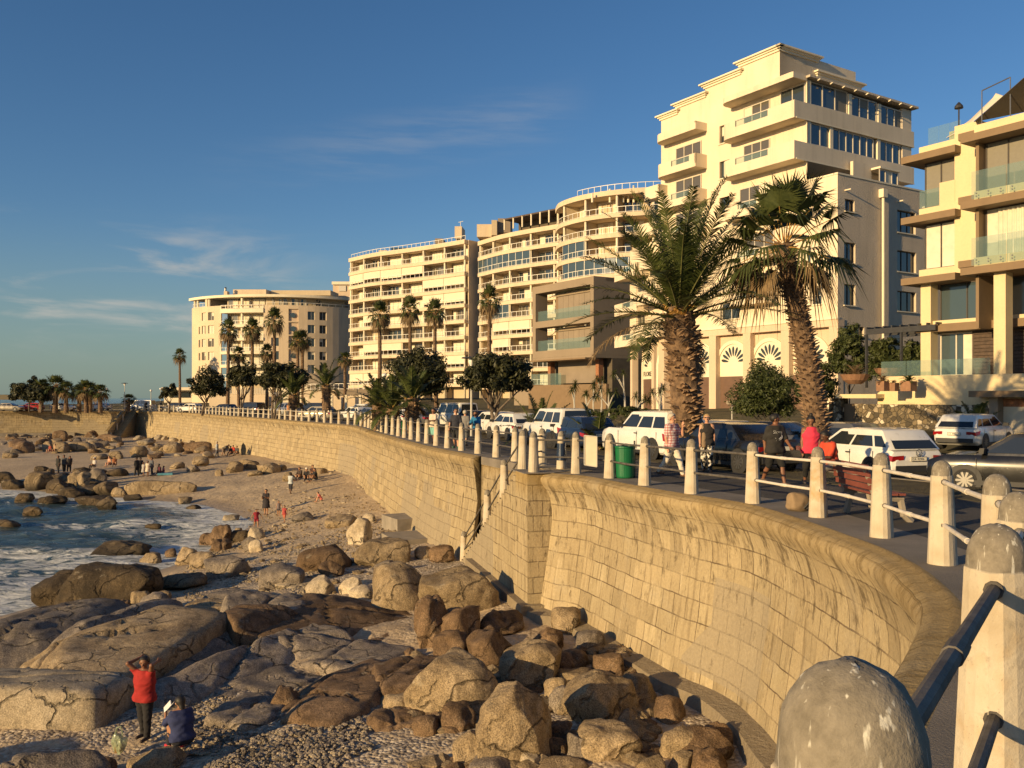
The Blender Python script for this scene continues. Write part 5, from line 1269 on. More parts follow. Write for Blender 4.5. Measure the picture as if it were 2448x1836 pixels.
for k in range(6):
    z0 = 26.5 - 2.85 * k - (0 if k else -0.5)
    m = MB(); ring(m, C4.run(0, C4.L, 0.25), C4.run(0, C4.L, -2.05), z0 - (0.9 if k == 0 else 0.6), z0); o = m.build('balcony_slab', M['offwhite'], rc)
    m = MB(); rail_run(m, C4, 0.1, C4.L - .1, 0.2, z0, 0.8); m.build('railing', M['rail_white'], o)
    for b in range(3):
        a0 = C4.L * b / 3 + 0.3; window(lambda s, z, d: C4.fn(s, z, d - 1.94), a0, a0 + C4.L / 3 - 0.6, z0 + 0.05, z0 + 2.1, 0, rc, 2, 1, 'curtain' if b else 'glass_warm', 'frame', 0.07)
p = C4.fn(C4.L * 0.5, 0, -0.5); m = MB(); m.tube([(p.x, p.y, 9), (p.x, p.y, 29.4)], 0.3, 10); m.build('column', M['offwhite'], rc)
m = MB(); q = [rfn(-0.86 + 1.69 * i / 40, 0, 0.4) for i in range(41)]; r = [rfn(-0.86 + 1.69 * i / 40, 0, -6) for i in range(41)]; ring(m, q, r, 29.4, 29.95); m.build('roof_slab', M['offwhite'], rc)
m = MB(); q = [rfn(th(632) + (0.78 - th(632)) * i / 20, 0, -1.5) for i in range(21)]; strips(m, q, 27.6, 29.4); m.build('attic_wall', M['cream_shaded'], rc)
for (a, b) in ((646, 652), (665, 672), (676, 686), (697, 713), (720, 735), (758, 772)): window(lambda s, z, d: rfn(s, z, d - 1.44), th(a), th(b), 27.7, 29.2, 0, rc, 2, 1, 'glass', 'frame', 0.004)
q = [rfn(-0.83 + 0.28 * i / 10, 0, -4.5) for i in range(11)]
for t in (-0.80, -0.74, -0.56): 
    p = rfn(t, 0, -0.4); m = MB(); m.tube([(p.x, p.y, 27.6), (p.x, p.y, 29.5)], 0.28, 8); m.build('column', M['offwhite'], rc)
C5 = Curve([rfn(-0.82 + 0.24 * i / 6, 0, 0) for i in range(7)], 0.6); m = MB(); rail_run(m, C5, 0.1, C5.L, -0.1, 27.7, 0.9); m.build('railing', M['rail_white'], rc)
m = MB(); q = [rfn(-0.6, 0, -6), rfn(-0.6, 0, 0), rfn(-0.57, 0, 0), rfn(-0.57, 0, -6)]; m.prism([(p.x, p.y) for p in q], 27.6, 29.4); m.build('fin_wall', M['cream'], rc)
boxp(rc, 'penthouse', 'cream', 557, 692, 636, 704, 192, 6); boxp(rc, 'penthouse', 'cream_shaded', 648, 694, 790, 706, 194, 6); boxp(rc, 'chimney', 'cream', 535, 696, 543, 706, 190, 1.2)
m = MB(); p = W(539, 697, 190.5); m.tube([p, p + V(0, 0, 0.7)], 0.22, 8); m.tube([p + V(0, 0, .7), p + V(0, 0, .95)], [0.3, 0.15], 8); m.build('flue', M['metal'], rc)
m = MB(); C6 = Curve([rfn(-0.83 + 1.63 * i / 30, 0, -0.2) for i in range(31)], 1.0); rail_run(m, C6, th(632) * 24 + 20.2, C6.L - 0.2, 0, 27.75, 0.6, 1.6, False); m.build('railing', M['rail_white'], rc)
# pale block half hidden between the round block and the wavy block
rd = thing('apartment_block', 'narrow shaded apartment block half hidden between the round-fronted one and the wavy one', 'apartment block', (-40, 205, 8.5))
boxp(rd, 'wall', 'taupe', 800, 690, 845, 950, 203, 12); boxp(rd, 'wall', 'pinkband', 796, 678, 846, 712, 201, 10); boxp(rd, 'roof', 'offwhite', 793, 673, 848, 680, 200.5, 11)
boxp(rd, 'window', 'frame', 810, 683, 827, 696, 200.8, 0.4)
for k in range(6): boxp(rd, 'window', 'glass', 832, 712 + 31 * k, 841, 728 + 31 * k, 202.7, 0.25)

# grey-brown boxy house with recessed loggias
e1 = V(-0.54, 0.84, 0).normalized(); e2 = V(0.84, 0.54, 0).normalized()
FX = Facade((8.2, 89.0), e1, -e2)
rx = thing('modern_house', 'taupe box-shaped house with two framed loggias raised over a brick and glass ground floor', 'house', (5, 92, 7.6))
L = FX.s(1273); zt_, zb_ = 20.3, 12.4; zm0, zm1 = 15.7, 16.9
m = MB(); T = 0.55
for (a, b, c, d) in ((0, L, zt_ - 0.8, zt_), (0, L, zb_, zb_ + 0.75), (0, T, zb_ + .75, zt_ - .8), (L - T * 1.1, L, zb_ + .75, zt_ - .8), (T, L - T * 1.1, zm0, zm1 - 0.5)):
    m.obox(FX.p(a, c), FX.e * (b - a), -FX.n * 1.6, V(0, 0, d - c))
m.build('facade_frame', M['taupe'], rx)
m = MB(); m.obox(FX.p(0, zb_, -1.6), -FX.n * 8.0, FX.e * T, V(0, 0, zt_ - zb_)); m.obox(FX.p(0, zt_ - .4, -1.6), FX.e * L, -FX.n * 8, V(0, 0, .4)); m.obox(FX.p(0, zb_ - .3, 0), FX.e * L, -FX.n * 9.6, V(0, 0, .29)); m.build('side_wall', M['taupe'], rx)
for z0, z1 in ((zb_ + .75, zm0), (zm1 - 0.5, zt_ - .8)):
    m = MB(); a0, a1 = T, L * 0.74
    n = 8
    for i in range(n): m.obox(FX.p(a0 + (a1 - a0) * i / n + 0.015, z0, -1.45), FX.e * ((a1 - a0) / n - 0.03), -FX.n * 0.1, V(0, 0, z1 - z0 - 0.1))
    m.build('screen_panel', M['shade'], rx)
    m = MB(); m.obox(FX.p(a0, z1 - .45, -1.3), FX.e * (a1 - a0 + .3), -FX.n * .15, V(0, 0, .35)); m.build('screen_box', M['taupe'], rx)
    m = MB(); m.obox(FX.p(L * 0.74, z0, -1.5), FX.e * .5, -FX.n * .5, V(0, 0, z1 - z0)); m.build('fin', M['umber'], rx)
    m = MB(); m.quad(FX.p(a0, z0, -.35), FX.p(L - .6, z0, -.35), FX.p(L - .6, z0 + 1.15, -.35), FX.p(a0, z0 + 1.15, -.35)); m.build('glass_balustrade', M['balu'], rx)
for i in (0, 3): m = MB(); m.obox(FX.p(0.7 + i * (L - 1.6) / 3.3, 8.0, -1.2), FX.e * 0.5, -FX.n * 0.6, V(0, 0, 4.1)); m.build('brick_pier', M['brick'], rx)
m = MB(); m.obox(FX.p(1.5, 9.6, -1.6), FX.e * (L * 0.62), -FX.n * .1, V(0, 0, 2.4)); m.build('screen_panel', M['shade'], rx)
m = MB(); m.obox(FX.p(0.2, 11.95, 0.9), FX.e * (L - 1.0), -FX.n * 2.0, V(0, 0, .16)); m.build('awning_beam', M['umber'], rx)
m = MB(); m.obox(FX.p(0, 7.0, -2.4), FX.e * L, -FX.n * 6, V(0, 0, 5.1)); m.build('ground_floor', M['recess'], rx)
m = MB(); m.quad(FX.p(L * .62, 9.4, -.9), FX.p(L + 1.6, 9.4, -.9), FX.p(L + 1.6, 10.7, -.9), FX.p(L * .62, 10.7, -.9)); m.build('glass_balustrade', M['balu'], rx)
m = MB(); m.obox(FX.p(-3.5, 6.6, 1.2), FX.e * (L + 2.5), -FX.n * .35, V(0, 0, 2.8)); m.build('garden_wall', M['umber'], rx)
m = MB(); m.obox(FX.p(L - 1.2, 7.2, 1.0), FX.e * 3.4, -FX.n * 1.6, V(0, 0, 2.3)); m.build('porch', M['taupe'], rx)

# white stepped tower block with arcaded ground floor
FL = Facade((22.8, 62.0), e1, -e2); FR = Facade((22.8, 62.0), e2, -e1)
rt_ = thing('apartment_tower', 'tall white stepped apartment tower with fan-shaped arch windows at street level', 'apartment tower', (20, 66, 7.4))
zb, zband, zlow = 6.2, 13.56, 23.7
fl = lambda s, z, d: FL.p(s, z, d)
m = MB(); wins = []
for (u0, v0, u1, v1) in ((1720, 298, 1744, 341), (1720, 384, 1744, 425), (1720, 471, 1744, 506), (1937, 684, 1964, 728), (1722, 723, 1768, 763), (1915, 589, 1938, 630), (1640, 470, 1668, 500)):
    um = (u0 + u1) / 2; wins.append((FL.s(u1), FL.s(u0), FL.z(um, v1), FL.z(um, v0)))
steps = [(5.1, 9.0, 34.2), (9.0, 12.8, 33.6), (12.8, 16.1, 32.9), (16.1, 18.1, 32.4)]
wallgrid(m, fl, 0, 5.1, zband, zlow, [w for w in wins if w[1] < 5.1], 0.25)
wallgrid(m, fl, 5.1, 18.1, zband, 32.4, [w for w in wins if w[0] > 5.1], 0.25)
for a, b, z in steps:
    if z > 32.4: m.quad(FL.p(a, 32.4), FL.p(b, 32.4), FL.p(b, z), FL.p(a, z))
    m.quad(FL.p(a, z), FL.p(b, z), FL.p(b, z, -9), FL.p(a, z, -9))
    for x in (a, b): m.quad(FL.p(x, 23, 0), FL.p(x, z, 0), FL.p(x, z, -9), FL.p(x, 23, -9))
m.quad(FL.p(0, zlow - 1.0), FL.p(5.1, zlow - 1.0), FL.p(5.1, zlow - 1.0, -14), FL.p(0, zlow - 1.0, -14))
m.build('street_wall', M['white'], rt_)
for i, w in enumerate(wins): window(fl, *w, 0.25, rt_, 2, 1 if i != 3 else 2, 'glass' if i != 1 else 'glass_blue', 'frame_dark' if i < 3 else 'frame', 0.06); sill(fl, w[0], w[1], w[2], rt_)
def cornice(F_, a, b, z, d0=0.0, ret=True, name='cornice'):
    m = MB()
    for k, (h, pr) in enumerate(((0.16, 0.12), (0.12, 0.24), (0.12, 0.40))):
        zz = z - 0.40 + sum((0.16, 0.12, 0.12)[:k]); m.obox(F_.p(a - (pr if ret else 0), zz, d0 + pr), F_.e * (b - a + (2 * pr if ret else 0)), -F_.n * (pr + 0.05), V(0, 0, h))
    return m.build(name, M['offwhite'], rt_)
for a, b, z in steps: cornice(FL, a, b, z + 0.2)
FU = Facade(tuple((FL.O + e1 * 5.1).xy), e2, -e1)
m = MB(); m.quad(FU.p(0, zlow - 1), FU.p(13, zlow - 1), FU.p(13, 34.2 - 1.8), FU.p(0, 34.2 - 1.8)); m.quad(FU.p(0, 32.4), FU.p(4.2, 32.4), FU.p(4.2, 34.2), FU.p(0, 34.2)); m.quad(FU.p(4.2, 32.4), FU.p(9.5, 32.4), FU.p(9.5, 33.2), FU.p(4.2, 33.2)); m.build('flank_wall', M['white'], rt_)
cornice(FU, 0, 4.2, 34.4); cornice(FU, 4.3, 9.5, 33.3)
# flank of the lower floors
fr = lambda s, z, d: FR.p(s, z, d)
wr = []
for (u0, v0, u1, v1) in ((2018, 580, 2045, 629), (2018, 680, 2045, 730), (2020, 477, 2043, 506), (2145, 601, 2190, 651), (2145, 697, 2190, 745), (2145, 505, 2189, 558), (2018, 780, 2066, 803)):
    um = (u0 + u1) / 2; wr.append((FR.s(u0), FR.s(u1), FR.z(um, v1), FR.z(um, v0)))
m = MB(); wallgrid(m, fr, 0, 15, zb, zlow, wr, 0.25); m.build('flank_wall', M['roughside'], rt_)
for w in wr: window(fr, *w, 0.23, rt_, 3 if w[1] - w[0] > 1.5 else 2, 1, 'glass', 'frame_dark', 0.06); sill(fr, w[0], w[1], w[2], rt_)
m = MB(); m.obox(FR.p(-0.05, zlow, 0.05), FR.e * 15, -FR.n * 0.3, V(0, 0, 0.12)); m.obox(FL.p(0.3, zlow, 0.05), FL.e * 4.8, -FL.n * 0.3, V(0, 0, 0.12)); m.build('parapet_coping', M['offwhite'], rt_)
s = FR.s(2105); m = MB(); m.tube([FR.p(s, 10.4, .22), FR.p(s, 22.9, .22)], 0.10, 8); m.obox(FR.p(s - .25, 22.6, .42), FR.e * .5, -FR.n * .4, V(0, 0, .6)); m.build('downpipe', M['offwhite'], rt_)
for u, v in ((2020, 455), (2145, 482), (2205, 496)):
    q = FR.p(FR.s(u), FR.z(u, v)); m = MB(); m.tube([q, q + FR.n * 0.5], 0.05, 6); m.build('waste_pipe', M['offwhite'], rt_)
# balconies
def balcony(F_, a, b, z0, z1, proj, slot=True, sl=(0.25, 0.75), rd=0.9, wrap=0.0, under=0.28, rlow=True):
    """a: nearer end, b: rounded far end"""
    out = []
    pl = [(a, proj)] + [(b - rd + rd * math.sin(t), proj - rd + rd * math.cos(t)) for t in np.linspace(0, math.pi / 2, 7)] + [(b, 0.0)]
    m = MB(); o = [F_.p(s, 0, d) for s, d in pl]; ii_ = [F_.p(s - (0 if k == 0 else .12), 0, max(d - .14, -0.02)) for k, (s, d) in enumerate(pl)]
    poly = o + [F_.p(a, 0, 0)]; m.prism([(p.x, p.y) for p in poly], z0, z0 + under)
    def band(k0, k1, s0, s1, c, d): pass
    sa, sb = a + (b - rd - a) * (1 - sl[1]), a + (b - rd - a) * (1 - sl[0])
    if slot:
        zs_ = z1 - 0.52
        L1 = [F_.p(s, 0, proj) for s in (a, sa)]; L2 = [F_.p(s, 0, proj - .14) for s in (a, sa)]; ring(m, L1, L2, z0 + under, z1)
        L1 = [F_.p(s, 0, proj) for s in (sa, sb)]; L2 = [F_.p(s, 0, proj - .14) for s in (sa, sb)]; ring(m, L1, L2, z0 + under, zs_)
        ring(m, [F_.p(sb, 0, proj)] + o[1:], [F_.p(sb, 0, proj - .14)] + ii_[1:], z0 + under, z1)
    else: ring(m, o, ii_, z0 + under, z1)
    m.obox(F_.p(a, z0 + under, proj), F_.e * .14, -F_.n * proj, V(0, 0, z1 - z0 - under))
    ob = m.build('balcony', M['white'], rt_)
    if slot:
        k = MB(); k.quad(F_.p(sa, zs_, proj - .07), F_.p(sb, zs_, proj - .07), F_.p(sb, z1 - .06, proj - .07), F_.p(sa, z1 - .06, proj - .07)); k.build('glass_balustrade', M['balu'], ob)
        k = MB(); k.obox(F_.p(sa, z1 - .07, proj - .03), F_.e * (sb - sa), -F_.n * .08, V(0, 0, .07)); k.build('handrail', M['frame'], ob)
    return ob
def door(a, b, z0, h=2.2, cols=3, g='glass_warm'): window(fl, a, b, z0, z0 + h, -0.03, rt_, cols, 1, g, 'frame', 0.07)
c0 = 2.6                                           # the wrapped balconies stop at this plane
for z0, z1 in ((28.15, 29.4), (25.2, 26.5)): balcony(FL, c0, 9.9, z0, z1, 1.4, True, (0.12, 0.62)); door(6.0, 8.6, z0 + .3)
balcony(FL, c0, 9.9, 31.0, 31.42, 1.5, False, under=0.40)
FG = Facade(tuple((FL.O + e1 * c0 + FL.n * 1.4).xy), e2, -e1)
for z0, z1 in ((28.15, 29.4), (25.2, 26.5)):
    m = MB(); m.obox(FG.p(-.004, z0 - .004, .006), FG.e * 14.4, -FG.n * .2, V(0, 0, z1 - z0 + .008)); m.obox(FG.p(1.45, z0 + .012, -.2), FG.e * 12.8, -FG.n * 2.4, V(0, 0, .3)); m.build('parapet_band', M['white'], rt_)
    m = MB(); m.obox(FG.p(0.2, z0 - .02, .04), FG.e * 14.2, -FG.n * .05, V(0, 0, .1)); m.build('drip_mould', M['offwhite'], rt_)
def glazing(s0, s1, z0, z1, cols, pier=0.35):
    m = MB(); m.obox(FG.p(s0 - pier, z0, -.05), FG.e * pier, -FG.n * .4, V(0, 0, z1 - z0)); m.build('pier', M['offwhite'], rt_)
    window(lambda s, z, d: FG.p(s, z, d - 0.2), s0, s1, z0, z1, 0.0, rt_, cols, 1, 'glass_blue', 'frame', 0.09)
for s0, s1, c in ((1.9, 6.2, 3), (6.6, 9.8, 3), (10.2, 13.0, 3)): glazing(s0, s1, 29.42, 31.2 - 0.03 * s0, c)
for s0, s1, c in ((1.9, 4.2, 2), (4.4, 9.4, 6), (10.1, 13.6, 4)): glazing(s0, s1, 26.52, 28.13, c)
m = MB(); m.obox(FG.p(1.3, 31.2, .35), FG.e * 13.2, -FG.n * 3, V(0, 0, .16)); m.build('sunroom_roof', M['roughside'], rt_)
for i in range(9):
    m = MB(); q = FG.p(2.2 + 1.4 * i, 31.1, .3); m.tube([q, q + FG.n * .22 + V(0, 0, .06)], 0.05, 6); m.build('rafter_end', M['offwhite'], rt_)
m = MB(); m.obox(FG.p(13.0, 26.5, -.1), FG.e * 1.2, -FG.n * 3, V(0, 0, 4.6)); m.build('pier', M['white'], rt_)
window(lambda s, z, d: FU.p(s, z, d + 0.05), 0.3, 9, 23.8, 25.1, 0, rt_, 9, 2, 'glass_blue', 'frame', 0.07)
window(fl, 2.75, 5.0, 29.45, 30.9, -0.03, rt_, 2, 1, 'glass', 'frame', 0.07)
m = MB(); m.quad(FL.p(c0 + .1, 26.5, .02), FL.p(5.1, 26.5, .02), FL.p(5.1, 28.15, .02), FL.p(c0 + .1, 28.15, .02)); m.quad(FL.p(c0, 23.7, .01), FL.p(5.1, 23.7, .01), FL.p(5.1, 31.0, .01), FL.p(c0, 31.0, .01)); m.build('street_wall', M['white'], rt_)
for zz in (27.9, 25.1, 22.3, 19.6): balcony(FL, 12.6, 17.6, zz - 1.05, zz + 0.05, 1.3, True, (0.3, 0.82)); door(13.2, 16.2, zz - .8)
balcony(FL, 12.6, 17.7, 29.9, 30.55, 1.3, False, under=0.5)
for zz in (19.3, 16.2): balcony(FL, 5.2, 9.6, zz - 1.05, zz + 0.05, 1.1, True, (0.1, 0.68)); door(5.6, 8.4, zz - .8)
balcony(FL, 5.2, 9.8, 21.9, 23.0, 1.4, True); door(6, 9, 22.2)
balcony(FL, 12.6, 16.2, 15.1, 16.2, 1.1, True)
for i, zz in enumerate((26.4, 23.3, 20.4, 17.3, 14.4)):
    balcony(FL, 17.3, 19.6 + 0.35 * i, zz - 1.1, zz, 1.0, False, rd=.7)
# set-back wing
FWn = Facade((13.0, 77.2), (-0.25, 0.97), (-0.97, -0.25))
m = MB(); fw = lambda s, z, d: FWn.p(s, z, d)
ww = [(1.2, 2.6, 17.0, 18.6), (3.6, 5.6, 14.6, 17.0), (3.6, 5.6, 17.8, 20.2)]
wallgrid(m, fw, -0.3, 7.2, zband - .2, 22.0, ww, 0.2); m.quad(FWn.p(7.2, zband), FWn.p(7.2, 22), FWn.p(7.2, 22, -6), FWn.p(7.2, zband, -6)); m.quad(FWn.p(0, 22), FWn.p(7.2, 22), FWn.p(7.2, 22, -6), FWn.p(0, 22, -6)); m.build('wing_wall', M['white'], rt_)
for w in ww: window(fw, *w, 0.18, rt_, 2, 1, 'glass_warm', 'frame', .06)
for zz in (20.2, 16.9, 13.9): balcony(FWn, 2.6, 8.4, zz - 1.1, zz, 1.2, True, (0.35, 0.85), rd=.3)
# arcade
def bay(F_, s, w, txt=None):
    R_ = 1.52; zsp = 10.8; rec = -0.55
    P = lambda a, z, d=0.0: F_.p(a, z, rec + d)
    m = MB()
    m.quad(P(s - w / 2, zb), P(s + w / 2, zb), P(s + w / 2, zband), P(s - w / 2, zband))
    m.build('arch_wall', M['pinkband'], rt_)
    m = MB(); n = 24
    for i in range(n):
        a, b = math.pi * i / n, math.pi * (i + 1) / n
        q = [P(s, zsp, .05), P(s + R_ * math.cos(a), zsp + R_ * math.sin(a), .05), P(s + R_ * math.cos(b), zsp + R_ * math.sin(b), .05)]
        m.add(q, [(0, 1, 2)])
        for r0, r1, d in ((R_ + .02, R_ + .30, .12),):
            A = [P(s + r * math.cos(t), zsp + r * math.sin(t), dd) for t in (a, b) for r in (r0, r1) for dd in (0, d)]
            m.add(A, [(1, 3, 7, 5), (0, 1, 5, 4), (2, 3, 7, 6)])
    m.obox(P(s - R_ - .3, 9.75, .0), F_.e * (2 * R_ + .6), F_.n * .05, V(0, 0, zsp - 9.75))
    for x in (s - R_ - .30, s + R_ + .02): m.obox(P(x, zb, 0), F_.e * .28, F_.n * .12, V(0, 0, zsp - zb))
    ob = m.build('arch_surround', M['offwhite'], rt_)
    for i in range(9):
        a = math.pi * (i + 0.5) / 9; m = MB(); q = []
        c, s_ = math.cos(a), math.sin(a)
        for t in np.linspace(0, 2 * math.pi, 14, endpoint=False):
            r = 0.90 + 0.40 * math.cos(t); hw = 0.155 * math.sin(t) * (0.45 + 0.55 * (r - 0.5) / 0.8); 
            q.append(P(s + r * c - hw * s_, zsp + 0.05 + r * s_ + hw * c, .062))
        m.add(q, [tuple(range(14))]); m.build('fan_pane', M['glass'], ob)
    m = MB(); m.obox(P(s - R_, zb, -.02), F_.e * 2 * R_, F_.n * .03, V(0, 0, 9.75 - zb))
    for i in range(1, 5): m.obox(P(s - R_, zb + (9.75 - zb) * i / 5, .01), F_.e * 2 * R_, F_.n * .02, V(0, 0, .03))
    m.build('garage_door', M['garage'], rt_)
    if txt:
        t = text_mb(txt, 0.62, P(s + R_ * 0.93, 10.02, .07), -F_.e, V(0, 0, 1), 0.02, 1.02); t.build('lettering', M['ink'], rt_)
for s in (2.75, 6.5, 10.2, 13.85, 17.4): bay(FL, s, 3.75)
bay(FWn, 3.6, 3.9, 'FLOREN')
m = MB()
for s in (0.35, 4.62, 8.35, 12.0, 15.62): m.obox(FL.p(s - .38, zb), FL.e * .76, -FL.n * .6, V(0, 0, zband - zb))
m.obox(FWn.p(-0.6, zb, .0), FWn.e * 1.1, -FWn.n * .7, V(0, 0, zband - zb)); m.obox(FWn.p(1.55, zb, .02), FWn.e * .5, -FWn.n * .7, V(0, 0, zband - zb)); m.obox(FWn.p(6.6, zb), FWn.e * .5, -FWn.n * .6, V(0, 0, zband - zb))
m.obox(FL.p(-.05, zband - .5, .02), FL.e * 18.2, -FL.n * .7, V(0, 0, .5)); m.obox(FWn.p(-.3, zband - .5, .02), FWn.e * 7.6, -FWn.n * .7, V(0, 0, .5))
m.build('pilaster', M['pinkband'], rt_)
m = MB(); m.obox(FL.p(-.08, zband, .10), FL.e * 18.2, -FL.n * .2, V(0, 0, .14)); m.build('string_course', M['offwhite'], rt_)
# rounded wall and glass room on the roof terrace
m = MB(); q0 = FR.p(FR.s(2102), 0, -2.2); q1 = FR.p(FR.s(2146), 0, -2.2); h0 = 23.7
pts = [V(0, 0, 0)]; d = q1 - q0; prof = [(0, 0)] + [(0, 2.1)] + [(d.length * .72, 2.1)] + [(d.length * (.72 + .28 * math.sin(t)), 2.1 - .7 * (1 - math.cos(t))) for t in np.linspace(.2, math.pi / 2, 6)] + [(d.length, 0)]
du = d.normalized(); A = [q0 + du * x + V(0, 0, h0 + z) for x, z in prof]; B = [a - FR.n * .25 for a in A]; n = len(A)
m.add(A + B, [tuple(range(n)), tuple(range(n, 2 * n))[::-1]] + [(i, (i + 1) % n, n + (i + 1) % n, n + i) for i in range(n)]); m.build('terrace_wall', M['white'], rt_)
a = FR.s(2147); b = FR.s(2192); window(lambda s, z, d: FR.p(s, z, d - 1.6), a, b, 23.8, 25.4, 0, rt_, 3, 1, 'glass', 'frame', .1)
m = MB(); m.obox(FR.p(a - .1, 25.4, -1.4), FR.e * (b - a + .2), -FR.n * 2, V(0, 0, .15)); m.build('glass_room_roof', M['offwhite'], rt_)
# ------------------------------------------------------------------ modern house with glass balconies
FH = Facade((22.15, 48.0), -e1, -e2)               # runs towards the viewer
rh = thing('modern_house', 'modern house of pale boxes with umber slab edges, curtains and glass balustrades', 'house', (24, 46, 7.0))
fh = lambda s, z, d: FH.p(s, z, d)
sV2 = FH.s(2300); sE = 9.5
def slab(F_, a, b, z0, z1, d, dep, mt, name): 
    m = MB(); m.obox(F_.p(a, z0, d), F_.e * (b - a), -F_.n * dep, V(0, 0, z1 - z0)); return m.build(name, M[mt], rh)
LV = [21.1, 17.8, 14.5]
for k, z in enumerate(LV):
    slab(FH, -0.75, sV2, z - 0.36, z, 0.65, 6, 'umber', 'slab_edge'); slab(FH, 0.0, sV2, z + .002, z + (.45 if k == 0 else .42), 0.15, 5.5, 'buff', 'parapet')
    slab(FH, sV2 - .05, sV2 + 1.0, z + .25, z + .6, 0.28, 5, 'umber', 'slab_edge')
m = MB(); m.obox(FH.p(sV2 - 0.35, 14.9, 0.1), FH.e * 1.3, -FH.n * 5, V(0, 0, 7.3)); m.build('corner_pier', M['buff'], rh)
for k, (z0, z1, g) in enumerate(((18.25, 20.72, 'screen'), (14.95, 17.4, 'curtain'))):
    window(lambda s, z, d: FH.p(s, z, d - .35), 0.05, sV2 - .4, z0, z1, 0, rh, 2, 1, g, 'frame_dark', 0.07)
    m = MB(); m.quad(FH.p(0.05, z0, -.35), FH.p(0.05, z1, -.35), FH.p(0.05, z1, -5), FH.p(0.05, z0, -5)); m.build('side_glass', M['glass_blue'], rh)
m = MB(); m.obox(FH.p(1.15, 18.22, .12), FH.e * .85, -FH.n * .3, V(0, 0, 1.2)); m.build('balcony_wall', M['buff'], rh)
m = MB(); m.quad(FH.p(.0, 18.25, .1), FH.p(1.15, 18.25, .1), FH.p(1.15, 19.2, .1), FH.p(.0, 19.2, .1)); m.build('glass_balustrade', M['balu'], rh)
d2 = 1.25
FV = Facade(tuple((FH.O + FH.n * d2).xy), -e1, -e2); s2 = FV.s(2330)
for k, z in enumerate(LV):
    slab(FV, s2 - .45, sE, z - .36 + .0, z, 0.5, 7, 'umber', 'slab_edge'); slab(FV, s2, sE, z + .002, z + .5, 0.05, 6, 'buff', 'parapet')
    m = MB(); m.obox(FV.p(s2, z - 3.0, -.1), FV.e * .16, -FV.n * 4, V(0, 0, 2.64)); m.build('pier', M['umber'], rh)
for k, (z0, z1, g) in enumerate(((18.3, 20.74, 'screen'), (15.0, 17.44, 'curtain'))):
    window(lambda s, z, d: FV.p(s, z, d - .6), s2 + .25, sE, z0, z1, 0, rh, 5, 1, g, 'frame_dark', 0.06)
    if g == 'curtain':
        m = MB(); q = []
        for i in range(90): q.append(FV.p(s2 + .9 + i * (sE - s2 - .9) / 89, 0, -.5 + .05 * math.sin(i * 1.55)))
        strips(m, q, z0, z1 - .1); m.build('curtain', M['curtain'], rh, smooth=True)
    for i in range(4):
        a = s2 + .02 + i * 1.75; m = MB(); m.quad(FV.p(a, z0 - .42, .32), FV.p(a + 1.7, z0 - .42, .32), FV.p(a + 1.7, z0 + 0.95, .32), FV.p(a, z0 + 0.95, .32)); o = m.build('glass_balustrade', M['balu'], rh)
        m = MB()
        for x in (.25, .85, 1.45):
            for zz in (-.30, -.16): m.tube([FV.p(a + x, z0 + zz, .30), FV.p(a + x, z0 + zz, .36)], 0.035, 8)
        m.build('fixing', M['metal'], o)
# ground floors, terrace
slab(FH, -.3, sE, 11.55, 11.95, 0.0, 5, 'umber', 'slab_edge'); slab(FH, .0, sE, 11.95, 12.15, -.2, 5, 'buff', 'parapet')
for F_, a in ((FH, 0), (FV, s2 + .95), (FV, s2 + 4.2)): m = MB(); m.obox(F_.p(a, 9.1, 0), F_.e * .58, -F_.n * .65, V(0, 0, 5.1)); m.build('column', M['buff'], rh)
window(lambda s, z, d: FH.p(s, z, d - .9), .6, sE, 12.15, 14.15, 0, rh, 6, 1, 'glass_blue', 'frame_dark', .06)
window(lambda s, z, d: FH.p(s, z, d - .9), .6, 2.4, 9.2, 11.5, 0, rh, 2, 1, 'glass_blue', 'frame', .07)
m = MB(); m.quad(FH.p(2.4, 9.2, -.8), FH.p(sE, 9.2, -.8), FH.p(sE, 11.5, -.8), FH.p(2.4, 11.5, -.8))
for i in range(12): m.obox(FH.p(2.5, 9.3 + .185 * i, -.78), FH.e * (sE - 2.6), FH.n * .05, V(0, 0, .13))
m.build('louvre_screen', M['timber'], rh)
m = MB(); m.quad(FH.p(1.9, 9.2, -.84), FH.p(2.35, 9.2, -.84), FH.p(2.35, 11.4, -.84), FH.p(1.9, 11.4, -.84)); m.build('curtain', M['curtain'], rh)
FT = Facade(tuple((FH.O + FH.n * 2.4).xy), -e1, -e2)
ta, tb_ = FT.s(2098), FT.s(2420) + 2
m = MB(); m.obox(FT.p(ta, 7.0, 0), FT.e * (tb_ - ta), -FT.n * 8, V(0, 0, 2.15)); m.build('terrace_wall', M['buff'], rh)
for i in range(4):
    a = FT.s(2104) + i * (FT.s(2366) - FT.s(2104)) / 4; b = FT.s(2104) + (i + 1) * (FT.s(2366) - FT.s(2104)) / 4 - .03
    m = MB(); m.quad(FT.p(a, 9.16, -.1), FT.p(b, 9.16, -.1), FT.p(b, 9.95, -.1), FT.p(a, 9.95, -.1)); m.build('glass_balustrade', M['balu'], rh)
slab(FT, FT.s(2343), tb_ + 2, 8.05, 8.35, 1.0, 3, 'umber', 'garage_canopy')
